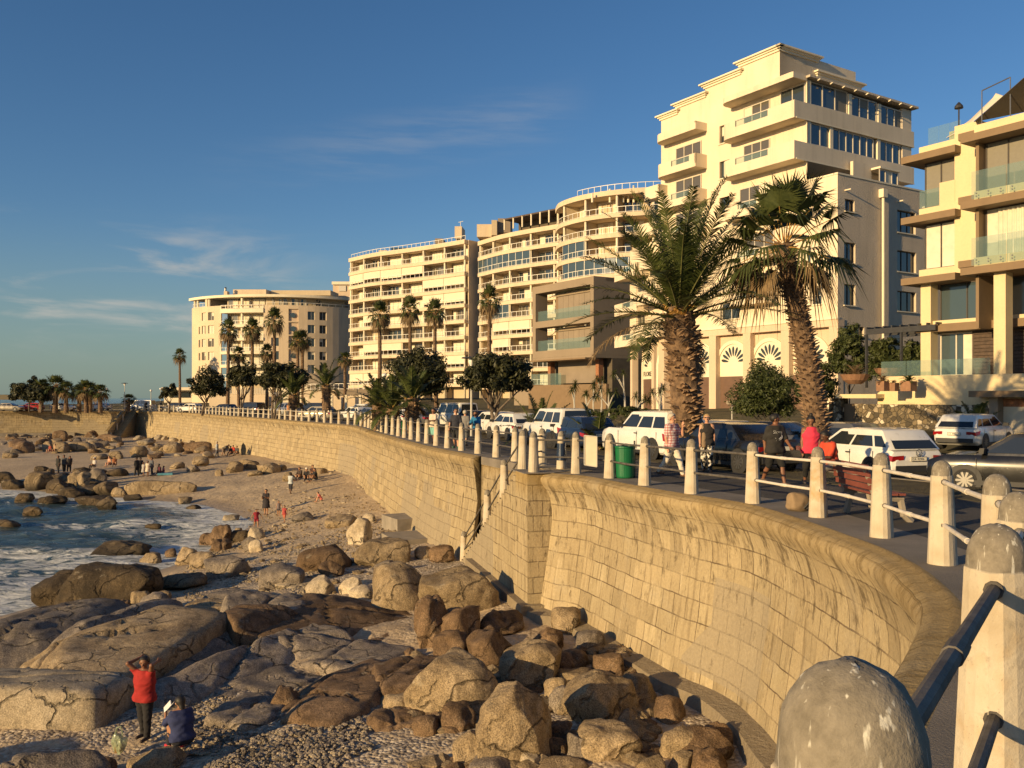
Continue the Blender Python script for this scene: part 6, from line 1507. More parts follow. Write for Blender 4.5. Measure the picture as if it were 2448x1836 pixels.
# roof: glass, sail, heater
for i in range(3):
    m = MB(); a = .25 + i * .62; m.quad(FH.p(a, 21.5, -.3), FH.p(a + .6, 21.5, -.3), FH.p(a + .6, 22.6, -.3), FH.p(a, 22.6, -.3)); m.build('roof_glass', M['balu'], rh)
m = MB(); m.obox(FH.p(.9, 21.5, -1.2), FH.e * .5, -FH.n * .6, V(0, 0, .9)); m.build('chimney', M['buff'], rh)
m = MB(); q = [W(2328, 292, 45), W(2448, 186, 42), W(2560, 120, 41), W(2560, 262, 43), W(2448, 268, 44), W(2340, 288, 46)]
m.add([p for p in q] + [p + V(.05, .06, .06) for p in q], [(0, 1, 4, 5), (1, 2, 3, 4), (6, 7, 10, 11), (7, 8, 9, 10), (0, 1, 7, 6), (1, 2, 8, 7)]); m.build('shade_sail', M['canvas_dark'], rh)
m = MB(); q = [W(2262, 330, 47), W(2318, 288, 46.5), W(2372, 236, 46), W(2380, 224, 46), W(2397, 230, 45.6), W(2345, 275, 45.5), W(2310, 305, 46)]
m.add([p for p in q] + [p + V(.04, .05, .05) for p in q], [tuple(range(7)), tuple(range(7, 14))] + [(i, (i + 1) % 7, 7 + (i + 1) % 7, 7 + i) for i in range(7)]); m.build('shade_sail', M['canvas'], rh)
m = MB(); a = FH.p(sV2 - .35, 21.5, -.3); m.tube([a, a + V(0, 0, 1.7)], .04, 8); m.lathe([(.05, 1.7), (.22, 1.72), (.20, 1.85), (.03, 2.05)], 10, a); m.build('heater', M['darkmetal'], rh)
m = MB(); a = FV.p(s2 + .2, 21.6, -.3)
for p, q in ((a, a + V(0, 0, 1.75)), (a + V(0, 0, 1.75), a + FV.e * 1.4 + V(0, 0, 2.0)), (a + FV.e * 1.4, a + FV.e * 1.4 + V(0, 0, 2.0))): m.tube([p, q], .03, 6)
m.build('roof_rail', M['metal'], rh)
# rubble retaining wall and gate below the terrace
FS = Facade(tuple((FH.O + FH.n * 3.0).xy), -e1, -e2)
sw = thing('garden_wall', 'rubble stone retaining wall below the glass terrace of the modern house', 'stone wall', tuple(FS.p(2, 5.8)))
a, b = FS.s(2044), FS.s(2380)
m = MB(); m.obox(FS.p(a, 5.4, 0), FS.e * (b - a), -FS.n * .5, V(0, 0, 2.28)); m.build('wall_stone', M['rubble'], sw)
m = MB(); m.obox(FS.p(FS.s(1990), 5.4, -.1), FS.e * .5, -FS.n * .6, V(0, 0, 2.6)); m.obox(FS.p(FS.s(1965), 5.4, -.6), FS.e * .9, -FS.n * .3, V(0, 0, 2.4)); m.build('gate_pier', M['rubble'], sw)
m = MB(); m.obox(FS.p(FS.s(2006), 5.4, -.35), FS.e * 1.25, -FS.n * .1, V(0, 0, 2.3)); m.build('gate', M['umber'], sw)
m = MB(); m.obox(FS.p(FS.s(2000), 8.0, .15), FS.e * (FS.s(2098) - FS.s(2000)), -FS.n * 2.5, V(0, 0, .22)); m.build('planter_slab', M['buff'], sw)
ga, gb = FS.s(2383), FS.s(2383) + 4.5
m = MB(); m.obox(FS.p(ga - .35, 5.4, .02), FS.e * .4, -FS.n * .6, V(0, 0, 2.7)); m.build('garage_pier', M['taupe'], sw)
m = MB(); m.obox(FS.p(ga, 5.4, -.5), FS.e * (gb - ga), -FS.n * .1, V(0, 0, 2.2))
for i in range(20): m.obox(FS.p(ga, 5.5 + .105 * i, -.495), FS.e * (gb - ga), FS.n * .025, V(0, 0, .085))
m.build('garage_door', M['blind'], sw)
m = MB(); m.obox(FS.p(ga, 7.6, -.48), FS.e * (gb - ga), -FS.n * .1, V(0, 0, .38)); m.build('lintel', M['brick'], sw)
pg = thing('pergola', 'dark flat pergola with slender posts on the terrace beside the modern house', 'pergola', tuple(W(2110, 850, 48)))
m = MB(); a = W(2070, 800, 50.5); b = W(2236, 783, 47.0); d = V(b.x - a.x, b.y - a.y, 0); dn_ = -FH.n
for t in (0, 0.5, 1): m.obox(a + dn_ * 3.4 * t, d, dn_ * .12, V(0, 0, .3))
for i in range(9): m.obox(a + d * (i / 8) + V(0, 0, .3), d.normalized() * .08, dn_ * 3.5, V(0, 0, .12))
m.build('roof_frame', M['darkmetal'], pg)
for t in (0.0, .52): 
    m = MB(); q = a + d * t + dn_ * .06; m.tube([(q.x, q.y, 8.6), (q.x, q.y, a.z)], .09, 6); m.build('post', M['darkmetal'], pg)

# ------------------------------------------------------------------ low buildings and walls along the far street
kb = thing('garden_wall', 'low cream boundary wall with a flat garage roof in front of the wavy block', 'boundary wall', tuple(W(850, 985, 135)))
boxp(kb, 'wall', 'cream', 735, 946, 970, 985, 140, 0.5); boxp(kb, 'garage_roof', 'taupe', 800, 930, 930, 944, 146, 6); boxp(kb, 'wall', 'cream', 726, 932, 800, 950, 150, 3)
C = Curve([tuple(W(732, 932, 150)), tuple(W(930, 932, 138))]); m = MB(); rail_run(m, C, 0, C.L, 0, W(800, 932, 150).z, 1.0); m.build('railing', M['rail_white'], kb)
for i in range(7): boxp(kb, 'pier', 'offwhite', 790 + 34 * i, 944, 795 + 34 * i, 988, 138.5, 0.4)
kc = thing('garden_wall', 'pale boundary wall with fence panels in front of the round-fronted block', 'boundary wall', tuple(W(600, 985, 165)))
boxp(kc, 'wall', 'cream', 500, 942, 640, 985, 170, 0.6); boxp(kc, 'wall', 'offwhite', 640, 925, 735, 984, 172, 4)
m = MB()
for i in range(36): 
    p = W(500 + 3.9 * i, 942, 169.8); m.tube([p, p + V(0, 0, 1.2)], 0.05, 4)
m.build('fence_bars', M['rail_white'], kc)
ks = thing('kiosk', 'small white flat-roofed pavilion beyond the corner stair by the lone palm', 'pavilion', tuple(W(430, 975, 195)))
boxp(ks, 'wall', 'offwhite', 392, 932, 470, 975, 196, 5); boxp(ks, 'roof', 'white', 386, 926, 474, 933, 194, 8); boxp(ks, 'window', 'glass', 404, 938, 452, 950, 195.7, .4)

# ------------------------------------------------------------------ plants
def P2(u, y, dz=0.0):
    x = (u - U0) / F * y; return V(x, y, gz(x, y) + dz)
def blade(mb, base, d, L, w, up, droop=0.3, mi=0, seg=2):
    d = d.normalized(); sd_ = d.cross(up); sd_ = sd_.normalized() if sd_.length > 1e-6 else V(1, 0, 0)
    pts = [base + d * (L * i / seg) - V(0, 0, droop * L * (i / seg) ** 2) for i in range(seg + 1)]
    ww = [w * (1 - (i / seg) ** 1.5) + 0.002 for i in range(seg + 1)]; ww[0] = w * 0.6
    vs = []
    for p, k in zip(pts, ww): vs += [p - sd_ * k, p + sd_ * k]
    mb.add(vs, [(2 * i, 2 * i + 1, 2 * i + 3, 2 * i + 2) for i in range(seg)], mi)
def feather(mb, base, az, el, L, q, mi=0, nl=52, curve=1.0, lw=0.022, ll=0.5, rach=0.03, rmi=1, sidedrop=0.0):
    """pinnate date-palm frond on an arching stalk"""
    pts, e = [base.copy()], el; n = 12
    for i in range(n):
        e2_ = el - curve * (i / n) ** 1.6
        d = V(math.cos(az) * math.cos(e2_), math.sin(az) * math.cos(e2_), math.sin(e2_)); pts.append(pts[-1] + d * (L / n))
    mb.tube(pts, [rach * (1 - .9 * i / n) for i in range(n + 1)], 4, rmi, False)
    for i in range(nl):
        t = 0.10 + 0.9 * i / nl; f = t * n; k = min(int(f), n - 1); p = pts[k].lerp(pts[k + 1], f - k); d = (pts[k + 1] - pts[k]).normalized()
        side = d.cross(V(0, 0, 1)); side = side.normalized() if side.length > .05 else V(-math.sin(az), math.cos(az), 0); up = side.cross(d)
        l = ll * (math.sin(math.pi * min(1, t * 1.0) ** 0.75) * .75 + .28) * q.uniform(.85, 1.1)
        for s in (-1, 1):
            b = (side * s * q.uniform(.75, 1) + d * q.uniform(.55, .85) + up * q.uniform(.1, .5)); blade(mb, p, b, l, lw, up, q.uniform(.1, .35) + sidedrop, mi, 2)
def date_palm(name, label, base, th_, r0, r1, r2, nf, L, seed, lean=V(0, 0, 0), group=None, nl=52, lw=.022, ll=.5, stubs=260, stubl=.22, cat='palm tree', dead=10, curve=(0.7, 1.5), droop=1.75):
    q = random.Random(seed); t = thing(name, label, cat, base, group); m = MB()
    n = 14; pts, rr_ = [], []
    for i in range(n + 1):
        f = i / n; pts.append(base + V(0, 0, -.2 + (th_ + .2) * f) + lean * f * f); rr_.append(np.interp(f, [0, .25, .38, .9, 1], [r0, r0, r1, r1, r2]))
    m.tube(pts, rr_, 14, 0)
    for i in range(stubs):
        f = q.uniform(.02, 1.0) ** .8; a = i * 2.39996 + q.uniform(-.2, .2); k = min(int(f * n), n - 1); p = pts[k].lerp(pts[k + 1], f * n - k); r = np.interp(f * n, range(n + 1), rr_)
        o = V(math.cos(a), math.sin(a), 0); s_ = V(-math.sin(a), math.cos(a), 0); b = p + o * r * .93; l = stubl * q.uniform(.5, 1.2) * (0.35 if f < .22 else 1); w = .11 * q.uniform(.7, 1.2) * (r1 / .5) 
        up = V(0, 0, q.uniform(.3, 1.0) if f < .8 else q.uniform(.7, 1.6)); tip = b + (o + up * .7).normalized() * l
        m.add([b - s_ * w, b + s_ * w, tip + s_ * w * .55, tip - s_ * w * .55, b - s_ * w * .6 + V(0, 0, w * 1.3), b + s_ * w * .6 + V(0, 0, w * 1.3), tip + V(0, 0, .025)], [(0, 1, 2, 3), (5, 4, 3, 6, 2), (0, 3, 4), (1, 5, 2)], 2 if (f > .93) else 1)
    m.build('trunk', [M['palmbark'], M['husk'], M['fresh_husk']], t)
    top = pts[-1]; m = MB()
    for i in range(nf):
        f = i / nf; az = i * 2.39996; el = 1.47 - droop * f ** 1.1 + q.uniform(-.1, .1); feather(m, top + V(0, 0, -.5 * f + .1) + V(math.cos(az), math.sin(az), 0) * .18, az, el, L * q.uniform(.85, 1.05), q, 0, nl, q.uniform(*curve) * (.55 + .5 * f), lw, ll, .035, 1)
    m.build('crown', [M['frond'], M['rachis']], t)
    if dead:
        m = MB()
        for i in range(dead):
            az = i * 2.39996 + 1; feather(m, top + V(0, 0, -.55), az, -.15 + q.uniform(-.25, .25), L * q.uniform(.6, .9), q, 0, nl, 1.3, lw, ll * .9, .03, 0, .3)
        m.build('dry_fronds', M['dead'], t)
    return t
def fan_leaf(mb, base, az, el, stalk, R_, q, mi, smi, nb=26, sag=.25, fold=.35):
    d = V(math.cos(az) * math.cos(el), math.sin(az) * math.cos(el), math.sin(el)); hub = base + d * stalk - V(0, 0, .12 * stalk * (1 - math.sin(max(0, el))))
    mb.tube([base, base.lerp(hub, .5) + V(0, 0, .04 * stalk), hub], [.022, .016, .012], 4, smi, False)
    side = V(-math.sin(az), math.cos(az), 0); up = side.cross(d) * -1
    tilt = q.uniform(-.3, .3)
    for i in range(nb):
        a = -2.05 + 4.1 * i / (nb - 1); b = (d * math.cos(a) + side * math.sin(a)); b = b + up * (fold * abs(math.sin(a)) + tilt * math.sin(a)); 
        r = R_ * (.72 + .28 * math.cos(a * .6)) * q.uniform(.9, 1.08); w = r * 4.1 / nb * .27
        sd_ = b.normalized().cross(up); sd_ = sd_.normalized() if sd_.length > 1e-5 else side; bn = b.normalized()
        m_ = hub + bn * r * .48 - V(0, 0, sag * r * .12); tip = hub + bn * r * .95 - V(0, 0, sag * r * q.uniform(.6, 1.7))
        mb.add([hub, m_ - sd_ * w, m_ + sd_ * w, tip], [(0, 1, 2), (1, 3, 2)], mi)
def fan_palm(name, label, base, th_, r0, r1, seed, nf=34, stalk=.9, R_=1.0, lean=V(0, 0, 0), group=None, stubs=320, stubl=.2, nb=26, dead=14, kink=0.0, cat='palm tree'):
    q = random.Random(seed); t = thing(name, label, cat, base, group); m = MB(); n = 14; pts, rr_ = [], []
    for i in range(n + 1):
        f = i / n; pts.append(base + V(0, 0, -.2 + (th_ + .2) * f) + lean * f + V(kink * math.sin(f * 4.2), 0, 0)); rr_.append(r0 + (r1 - r0) * f)
    m.tube(pts, rr_, 12, 0)
    for i in range(stubs):
        f = (i + .5) / stubs; a = i * 2.39996; k = min(int(f * n), n - 1); p = pts[k].lerp(pts[k + 1], f * n - k); r = rr_[k]
        o = V(math.cos(a), math.sin(a), 0); s_ = V(-math.sin(a), math.cos(a), 0); b = p + o * r * .9; l = stubl * q.uniform(.6, 1.3) * (1 - .35 * f); w = .075 * q.uniform(.7, 1.3) * (r1 / .3) ; tip = b + (o + V(0, 0, q.uniform(.25, .8))).normalized() * l
        m.add([b - s_ * w, b + s_ * w, tip + s_ * w * .35, tip - s_ * w * .35, b + V(0, 0, w * 1.2), tip + V(0, 0, .02)], [(0, 1, 2, 3), (4, 3, 5), (4, 5, 2), (0, 3, 4), (1, 4, 2)], 1)
    m.build('trunk', [M['palmbark'], M['husk']], t)
    top = pts[-1]; m = MB()
    for i in range(nf):
        f = i / nf; az = i * 2.39996; el = 1.4 - 1.9 * f + q.uniform(-.12, .12); fan_leaf(m, top + V(0, 0, .15 - .35 * f) + V(math.cos(az), math.sin(az), 0) * r1 * .5, az, el, stalk * q.uniform(.8, 1.15), R_ * q.uniform(.85, 1.1), q, 0, 1, nb, .15 + .55 * f)
    m.build('crown', [M['fan'], M['fresh_husk']], t)
    if dead:
        m = MB()
        for i in range(dead):
            az = i * 2.39996 + .5; fan_leaf(m, top + V(0, 0, -.3) + V(math.cos(az), math.sin(az), 0) * r1 * .5, az, -.55 + q.uniform(-.4, .3), stalk * .75, R_ * .85, q, 0, 0, nb, 1.1, .7)
        m.build('dry_leaves', M['dead'], t)
    return t
# the two big palms on the verge
b = PG(1642, 1111); b.z = gz(b.x, b.y)
date_palm('date_palm', 'stout feather palm with a thick shaggy trunk, behind the man in the plaid shirt', b, 5.2, .25, .49, .42, 42, 4.2, 21, V(-.25, 0, 0), nl=74, lw=.025, ll=.64, stubs=420, stubl=.24, dead=2, curve=(.5, 1.25), droop=1.5)
b = P2(1962, 28.0)
fan_palm('fan_palm', 'tall leaning fan palm with a scaly trunk, behind the woman in the pink top', b, 7.2, .36, .27, 22, 28, 1.3, 1.25, V(-1.05, 0, 0), stubs=560, stubl=.21, nb=36, dead=7, kink=.12)
# distant fan palms: one palm built, then copied
fp0 = fan_palm('fan_palm', 'tallest slim fan palm before the middle of the round-fronted block', V(0, 0, 0), 10.0, .30, .20, 31, 24, .8, .95, V(.25, .1, 0), stubs=60, stubl=.14, nb=14, dead=16, kink=.08)
fpk = kids(fp0)
def put_fan(u, v_top, y, s, label, lean=0.0, rz=0.0):
    """crown centre seen at (u, v_top)"""
    p = W(u, v_top, y); g = gz(p.x, p.y); h = p.z - g
    c = copy_tree(fp0, (p.x - .25 * s, p.y, g), rz, (s, s, h / 10.0), label, ks=fpk) 
    return c
fan_list = [(909, 752, 118, 1.05, 'slim fan palm in front of the seaward half of the wavy block, bending slightly'), (985, 740, 116, 1.0, 'slim fan palm before the centre of the wavy block, with drooping brown leaves'), (1048, 746, 114, 1.0, 'slim fan palm in front of the plain end of the wavy block'), (1177, 718, 104, 1.0, 'slim fan palm in front of the block with the bowed tower'),
 (548, 790, 150, 1.15, 'slim fan palm before the seaward end of the round-fronted block'), (604, 788, 150, 1.15, 'slim fan palm before the balconies of the round-fronted block'), (716, 815, 150, 1.1, 'twin-headed looking fan palm before the shaded part of the round-fronted block'), (730, 812, 153, 1.1, 'fan palm close behind the twin-headed looking one'), (575, 848, 152, .95, 'shorter fan palm low before the round-fronted block, above the dark trees'), (640, 842, 152, .95, 'shorter fan palm beside the tallest slim one'), (826, 858, 140, 1.0, 'short fan palm in the gap beside the wavy block'), (433, 850, 185, 1.0, 'lone thin palm standing against open sky beyond the corner stair')]
p = W(656, 765, 150); fp0.location = (p.x - .25, p.y, gz(p.x, p.y)); fp0.scale = (1.2, 1.2, (p.z - gz(p.x, p.y)) / 10.0)
for i, a in enumerate(fan_list): put_fan(*a, rz=i * 1.3)
sm = fan_palm('fan_palm', 'front palm of the cluster beside the rounded tree on the headland', V(0, 0, 0), 4.0, .34, .28, 33, 22, .9, 1.1, V(.1, 0, 0), stubs=50, stubl=.2, nb=14, dead=10)
smk = kids(sm); hp = [(132, 912, 150, 1.25), (98, 918, 156, 1.2), (158, 922, 150, 1.1), (190, 928, 154, 1.05), (207, 920, 149, 1.15), (240, 928, 149, 1.05), (216, 924, 158, 1.0), (307, 944, 160, .85)]
hl = ['front palm of the cluster beside the rounded tree on the headland', 'palm half hidden behind the rounded tree on the headland', 'palm just seaward of the tallest one in the headland cluster', 'thin palm in the middle of the headland cluster', 'spreading palm in the middle of the headland cluster', 'last palm of the headland cluster, beside a lamp post', 'palm standing behind the spreading one on the headland', 'single small palm close to the tall street lamp']
for i, (u, v, y, s) in enumerate(hp):
    p = W(u, v + 9, y); g = gz(p.x, p.y)
    if i == 0: sm.location = (p.x, p.y, g); sm.scale = (s, s, (p.z - g) / 4.0)
    else: copy_tree(sm, (p.x, p.y, g), i * .9, (s, s, (p.z - g) / 4.0), hl[i], ks=smk)
# palms on the far verge (young feather palms)
for i, (u, vb, vt, y, lab, sd_) in enumerate(((905, 1015, 905, 62, 'young feather palm with a squat trunk, seaward one of three by the railing', 41), (938, 1018, 915, 60, 'young feather palm in the middle of three by the railing, low crown', 42), (985, 1020, 870, 58, 'young feather palm with tall arching fronds, beside the man leaning on the railing', 43), (780, 970, 905, 92, 'feather palm with a ringed trunk beside the pale parked cars', 44), (700, 985, 935, 95, 'low feather palm beside the spreading dark tree', 45))):
    g = P2(u, y); h = max(.8, W(u, (vb + vt) / 2 + (6 if y < 63 else -18), y).z - g.z)
    date_palm('date_palm', lab, g, h, .42, .46, .36, 22, 2.3 if y < 63 else 2.7, sd_, nl=34, lw=.045, ll=.55, stubs=70, dead=2, curve=(.8, 1.5))
for (u, vb, y, L, lab, sd_, nf) in ((1292, 1040, 44, 2.3, 'trunkless young palm with one long dark frond, beside the white pickup', 51, 17), (1428, 1052, 38, 1.7, 'trunkless young palm behind the white board on the railing', 52, 14), (2330, 1020, 40, 1.4, 'spiky palm plant against the rubble stone wall', 53, 16)):
    g = P2(u, y); date_palm('young_palm', lab, g, .35, .22, .2, .16, nf, L, sd_, nl=40, lw=.03, ll=.42, stubs=12, dead=1, curve=(.7, 1.3), cat='young palm')

def leaf_tree(name, label, base, cen, rad, nclump, nleaf, ls, seed, mt='leaf', trunks=((0, 0),), tr=.16, group=None, cat='tree', wind=0.0, flat=.75):
    """crown of many small leaf faces in clumps inside an uneven dome, on forked limbs"""
    q = random.Random(seed); t = thing(name, label, cat, base, group); cen, rad = Vector(cen), Vector(rad); m = MB(); cl = []
    while len(cl) < nclump:
        d = V(q.gauss(0, 1), q.gauss(0, 1), q.gauss(0, 1)).normalized(); r = q.uniform(.45, 1.0)
        if d.z < -.55: continue
        k = 1 + .28 * noise.noise(d * 1.7 + V(seed, 0, 0))
        p = cen + V(d.x * rad.x + wind * d.z * rad.x, d.y * rad.y, (d.z if d.z > 0 else d.z * flat) * rad.z) * r * k; cl.append((p, q.uniform(.55, 1.0)))
    cr = min(rad) * .30
    for p, s in cl:
        for i in range(nleaf):
            d = V(q.gauss(0, 1), q.gauss(0, 1), q.gauss(0, .75)); d = d / max(.6, d.length) * q.uniform(.5, 1.0); c = p + d * cr * s * 1.15
            n = (d + V(q.uniform(-.6, .6), q.uniform(-.6, .6), q.uniform(.0, .9))).normalized(); a = n.cross(V(q.uniform(-1, 1), q.uniform(-1, 1), q.uniform(-1, 1))); a = a.normalized() if a.length > .01 else V(1, 0, 0); b = n.cross(a); l = ls * q.uniform(.6, 1.3)
            m.add([c - a * l, c + b * l * .42, c + a * l, c - b * l * .42], [(0, 1, 2, 3)])
    m.build('crown', M[mt], t)
    m = MB()
    for (dx, dy) in trunks:
        a = base + V(dx * .15, dy * .15, -.15); j = a.lerp(cen, .45) + V(dx, dy, 0) * .5; m.tube([a, a.lerp(j, .5) + V(q.uniform(-.1, .1), 0, 0), j], [tr, tr * .8, tr * .6], 7)
        for k in range(5):
            e = q.choice(cl)[0]; mid = j.lerp(e, .5) + V(q.uniform(-.3, .3), q.uniform(-.3, .3), -.1); m.tube([j, mid, e], [tr * .5, tr * .32, tr * .1], 5)
    m.build('trunk', M['bark'], t, smooth=True)
    return t
def tree_px(label, u0, v0, u1, v1, y, ubase, seed, nclump=70, nleaf=60, ls=.16, depth=1.0, mt='leaf', name='milkwood_tree', trunks=((0, 0), (.5, .2)), tr=.16, **kw):
    a, b = W(u0, v1, y), W(u1, v0, y); c = (a + b) / 2; g = P2(ubase, y); rx_ = (b.x - a.x) / 2 * .92
    return leaf_tree(name, label, g, c, (rx_, rx_ * depth, (b.z - a.z) / 2 * .95), nclump, nleaf, ls, seed, mt, trunks, tr, **kw)
tree_px('large dark dome-shaped tree with a bent bare trunk, behind the white hatchbacks', 1100, 838, 1270, 970, 50, 1190, 61, 150, 90, .13, tr=.17, trunks=((0, 0), (-.5, .2)))
tree_px('large dark dome-shaped tree behind the young feather palms', 908, 836, 1075, 985, 66, 985, 62, 150, 80, .15, tr=.18)
tree_px('spreading dark tree with three bare limbs before the shaded part of the round-fronted block', 605, 862, 737, 955, 98, 655, 63, 110, 60, .21, trunks=((0, 0), (.8, .2), (-.8, 0)))
tree_px('upright dark tree before the balconies of the round-fronted block', 545, 862, 620, 950, 112, 572, 64, 80, 55, .22)
tree_px('bushy dark tree at the seaward corner of the round-fronted block', 452, 882, 542, 970, 124, 482, 65, 90, 55, .22)
tree_px('small dark tree beside the white pavilion', 384, 916, 428, 962, 140, 405, 66, 40, 50, .24, trunks=((0, 0),))
tree_px('rounded dark-green tree on the headland, largest of its cluster', 28, 902, 112, 974, 158, 70, 67, 60, 55, .32, name='rounded_tree', trunks=((0, 0),))
tree_px('second rounded tree on the headland, just in front of the largest', 62, 914, 136, 976, 150, 98, 68, 60, 55, .32, name='rounded_tree', trunks=((0, 0),))
tree_px('broad leafy shrub behind the black saloon and the street sign', 1752, 862, 1912, 1050, 45, 1830, 69, 190, 95, .085, mt='shrub', name='shrub', trunks=((0, 0),), tr=.06, cat='shrub')
tree_px('leafy shrub between the leaning fan palm and the terrace pots', 1895, 850, 2010, 1000, 50, 1960, 70, 110, 70, .10, mt='shrub', name='shrub', trunks=((0, 0),), tr=.06, cat='shrub')
tree_px('tall shrub under the grilled window of the white tower', 1985, 765, 2078, 960, 54, 2030, 71, 120, 70, .11, mt='shrub', name='shrub', trunks=((0, 0),), tr=.06, cat='shrub')
tree_px('dense shrub under the dark pergola', 2070, 800, 2156, 950, 53, 2110, 72, 110, 70, .11, mt='shrub', name='shrub', trunks=((0, 0),), tr=.06, cat='shrub')
tree_px('dense shrub at the house end of the pergola', 2145, 805, 2232, 940, 50, 2190, 73, 110, 70, .11, mt='shrub', name='shrub', trunks=((0, 0),), tr=.06, cat='shrub')
tree_px('low hedge-like shrub on the grass bank under the aloe trees', 1440, 965, 1560, 1010, 62, 1500, 74, 40, 50, .12, mt='shrub', name='shrub', trunks=((0, 0),), tr=.05, cat='shrub')
tree_px('low shrub before the brown garden wall of the taupe house', 1330, 975, 1440, 1015, 64, 1385, 75, 40, 50, .12, mt='shrub', name='shrub', trunks=((0, 0),), tr=.05, cat='shrub')
# aloe trees: bare pale stems with spiky tufts
al_list = [(1374, 925, 68, 'forked aloe tree before the brown garden wall, seaward end of the row'), (1402, 940, 70, 'short aloe tree second in the row before the brown wall'), (1420, 925, 72, 'thin aloe tree in the middle of the row before the brown wall'), (1455, 935, 66, 'leaning aloe tree with a single spiky head, in front of the brown wall'), (1520, 945, 63, 'aloe tree with a grassy head in front of the arch lettered FLOREN'), (1578, 935, 62, 'leaning aloe tree half hidden by the thick palm trunk'), (1490, 890, 74, 'aloe tree with a broad shaggy head against the brick pier'), (1440, 905, 76, 'aloe tree with a wide flat head below the raised loggias')]
for i, (u, v, y, lab) in enumerate(al_list):
    q = random.Random(80 + i); g = P2(u + q.uniform(-6, 6), y); tp_ = W(u, v, y); t = thing('aloe_tree', lab, 'aloe tree', g, 'aloe trees on the bank'); m = MB(); heads = [tp_, tp_ + V(q.uniform(-.7, .7), q.uniform(-.5, .5), q.uniform(-.2, .3)), tp_ + V(q.uniform(-.9, .9), q.uniform(-.5, .5), q.uniform(-.4, .1))]
    j = g.lerp(tp_, .6)
    m.tube([g - V(0, 0, .2), g.lerp(j, .5) + V(.06, 0, 0), j], [.10, .075, .065], 6)
    for h in heads: m.tube([j, j.lerp(h, .5) + V(0, 0, .1), h], [.06, .05, .04], 5)
    m.build('stem', M['pole'], t); m = MB()
    for h in heads:
        for k in range(46):
            a = k * 2.39996; e = 1.2 - 2.0 * k / 46; d = V(math.cos(a) * math.cos(e), math.sin(a) * math.cos(e), math.sin(e)); blade(m, h, d, q.uniform(.45, .7), .035, V(0, 0, 1) if abs(d.z) < .9 else V(1, 0, 0), .35, 0, 2)
    m.build('leaf_tuft', M['shrub'], t)
# potted plants on the terrace
def pot(label, u, v, y, r, h, kind, seed, square=False):
    q = random.Random(seed); p = W(u, v, y); t = thing('potted_plant', label, 'potted plant', p); m = MB()
    if square: m.box(p + V(0, 0, h / 2), (r * 2, r * 2, h), .6)
    else: m.lathe([(r * .45, 0), (r * .8, h * .4), (r, h * .9), (r * 1.04, h), (r * .9, h * .98)], 18, p)
    m.build('planter', M['pot'], t); m = MB(); c = p + V(0, 0, h)
    for k in range(kind[0]):
        a = k * 2.39996; e = 1.3 - 1.3 * k / kind[0]; feather(m, c, a, e, kind[1] * q.uniform(.8, 1.1), q, 0, 14, 1.3, .02, .16, .012, 0)
    m.build('leaves', M['frond'] if kind[2] else M['dead'], t)
pot('big terracotta bowl holding a reddish cycad on the planter slab', 2044, 918, 46.5, .75, .5, (22, .95, 0), 1)
pot('terracotta bowl with a large green cycad behind the glass terrace', 2122, 900, 48.5, .7, .45, (30, 1.25, 1), 2)
pot('square pot with dry grass in front of the terrace wall', 2110, 935, 45, .22, .5, (14, .5, 0), 3, True)
pot('square empty looking pot in the row before the terrace wall', 2136, 935, 45, .2, .42, (5, .2, 0), 4, True)
pot('square pot with dark succulent leaves before the terrace wall', 2172, 935, 44.6, .28, .5, (18, .5, 1), 5, True)
# tufts on the grass verge
q = random.Random(9); m = MB()
for i in range(5200):
    k = q.randrange(60, len(EALL) - 120) if i % 3 else q.randrange(4, 75); d = q.uniform(4.8, 7.1); 
    p = offs(min(k, len(EALL) - 1), d); 
    if p.y > 90 or p.y < 4 or nv(p.x, p.y, 5, .7) < -.05: continue
    c = V(p.x, p.y, prom(EALL[k].y)); a = q.uniform(0, 6.28); blade(m, c, V(math.cos(a) * .5, math.sin(a) * .5, 1), q.uniform(.06, .16), .012, V(1, 0, 0), .2, 0, 1)
tag(m.build('verge_grass', M['lawn']), kind='stuff')
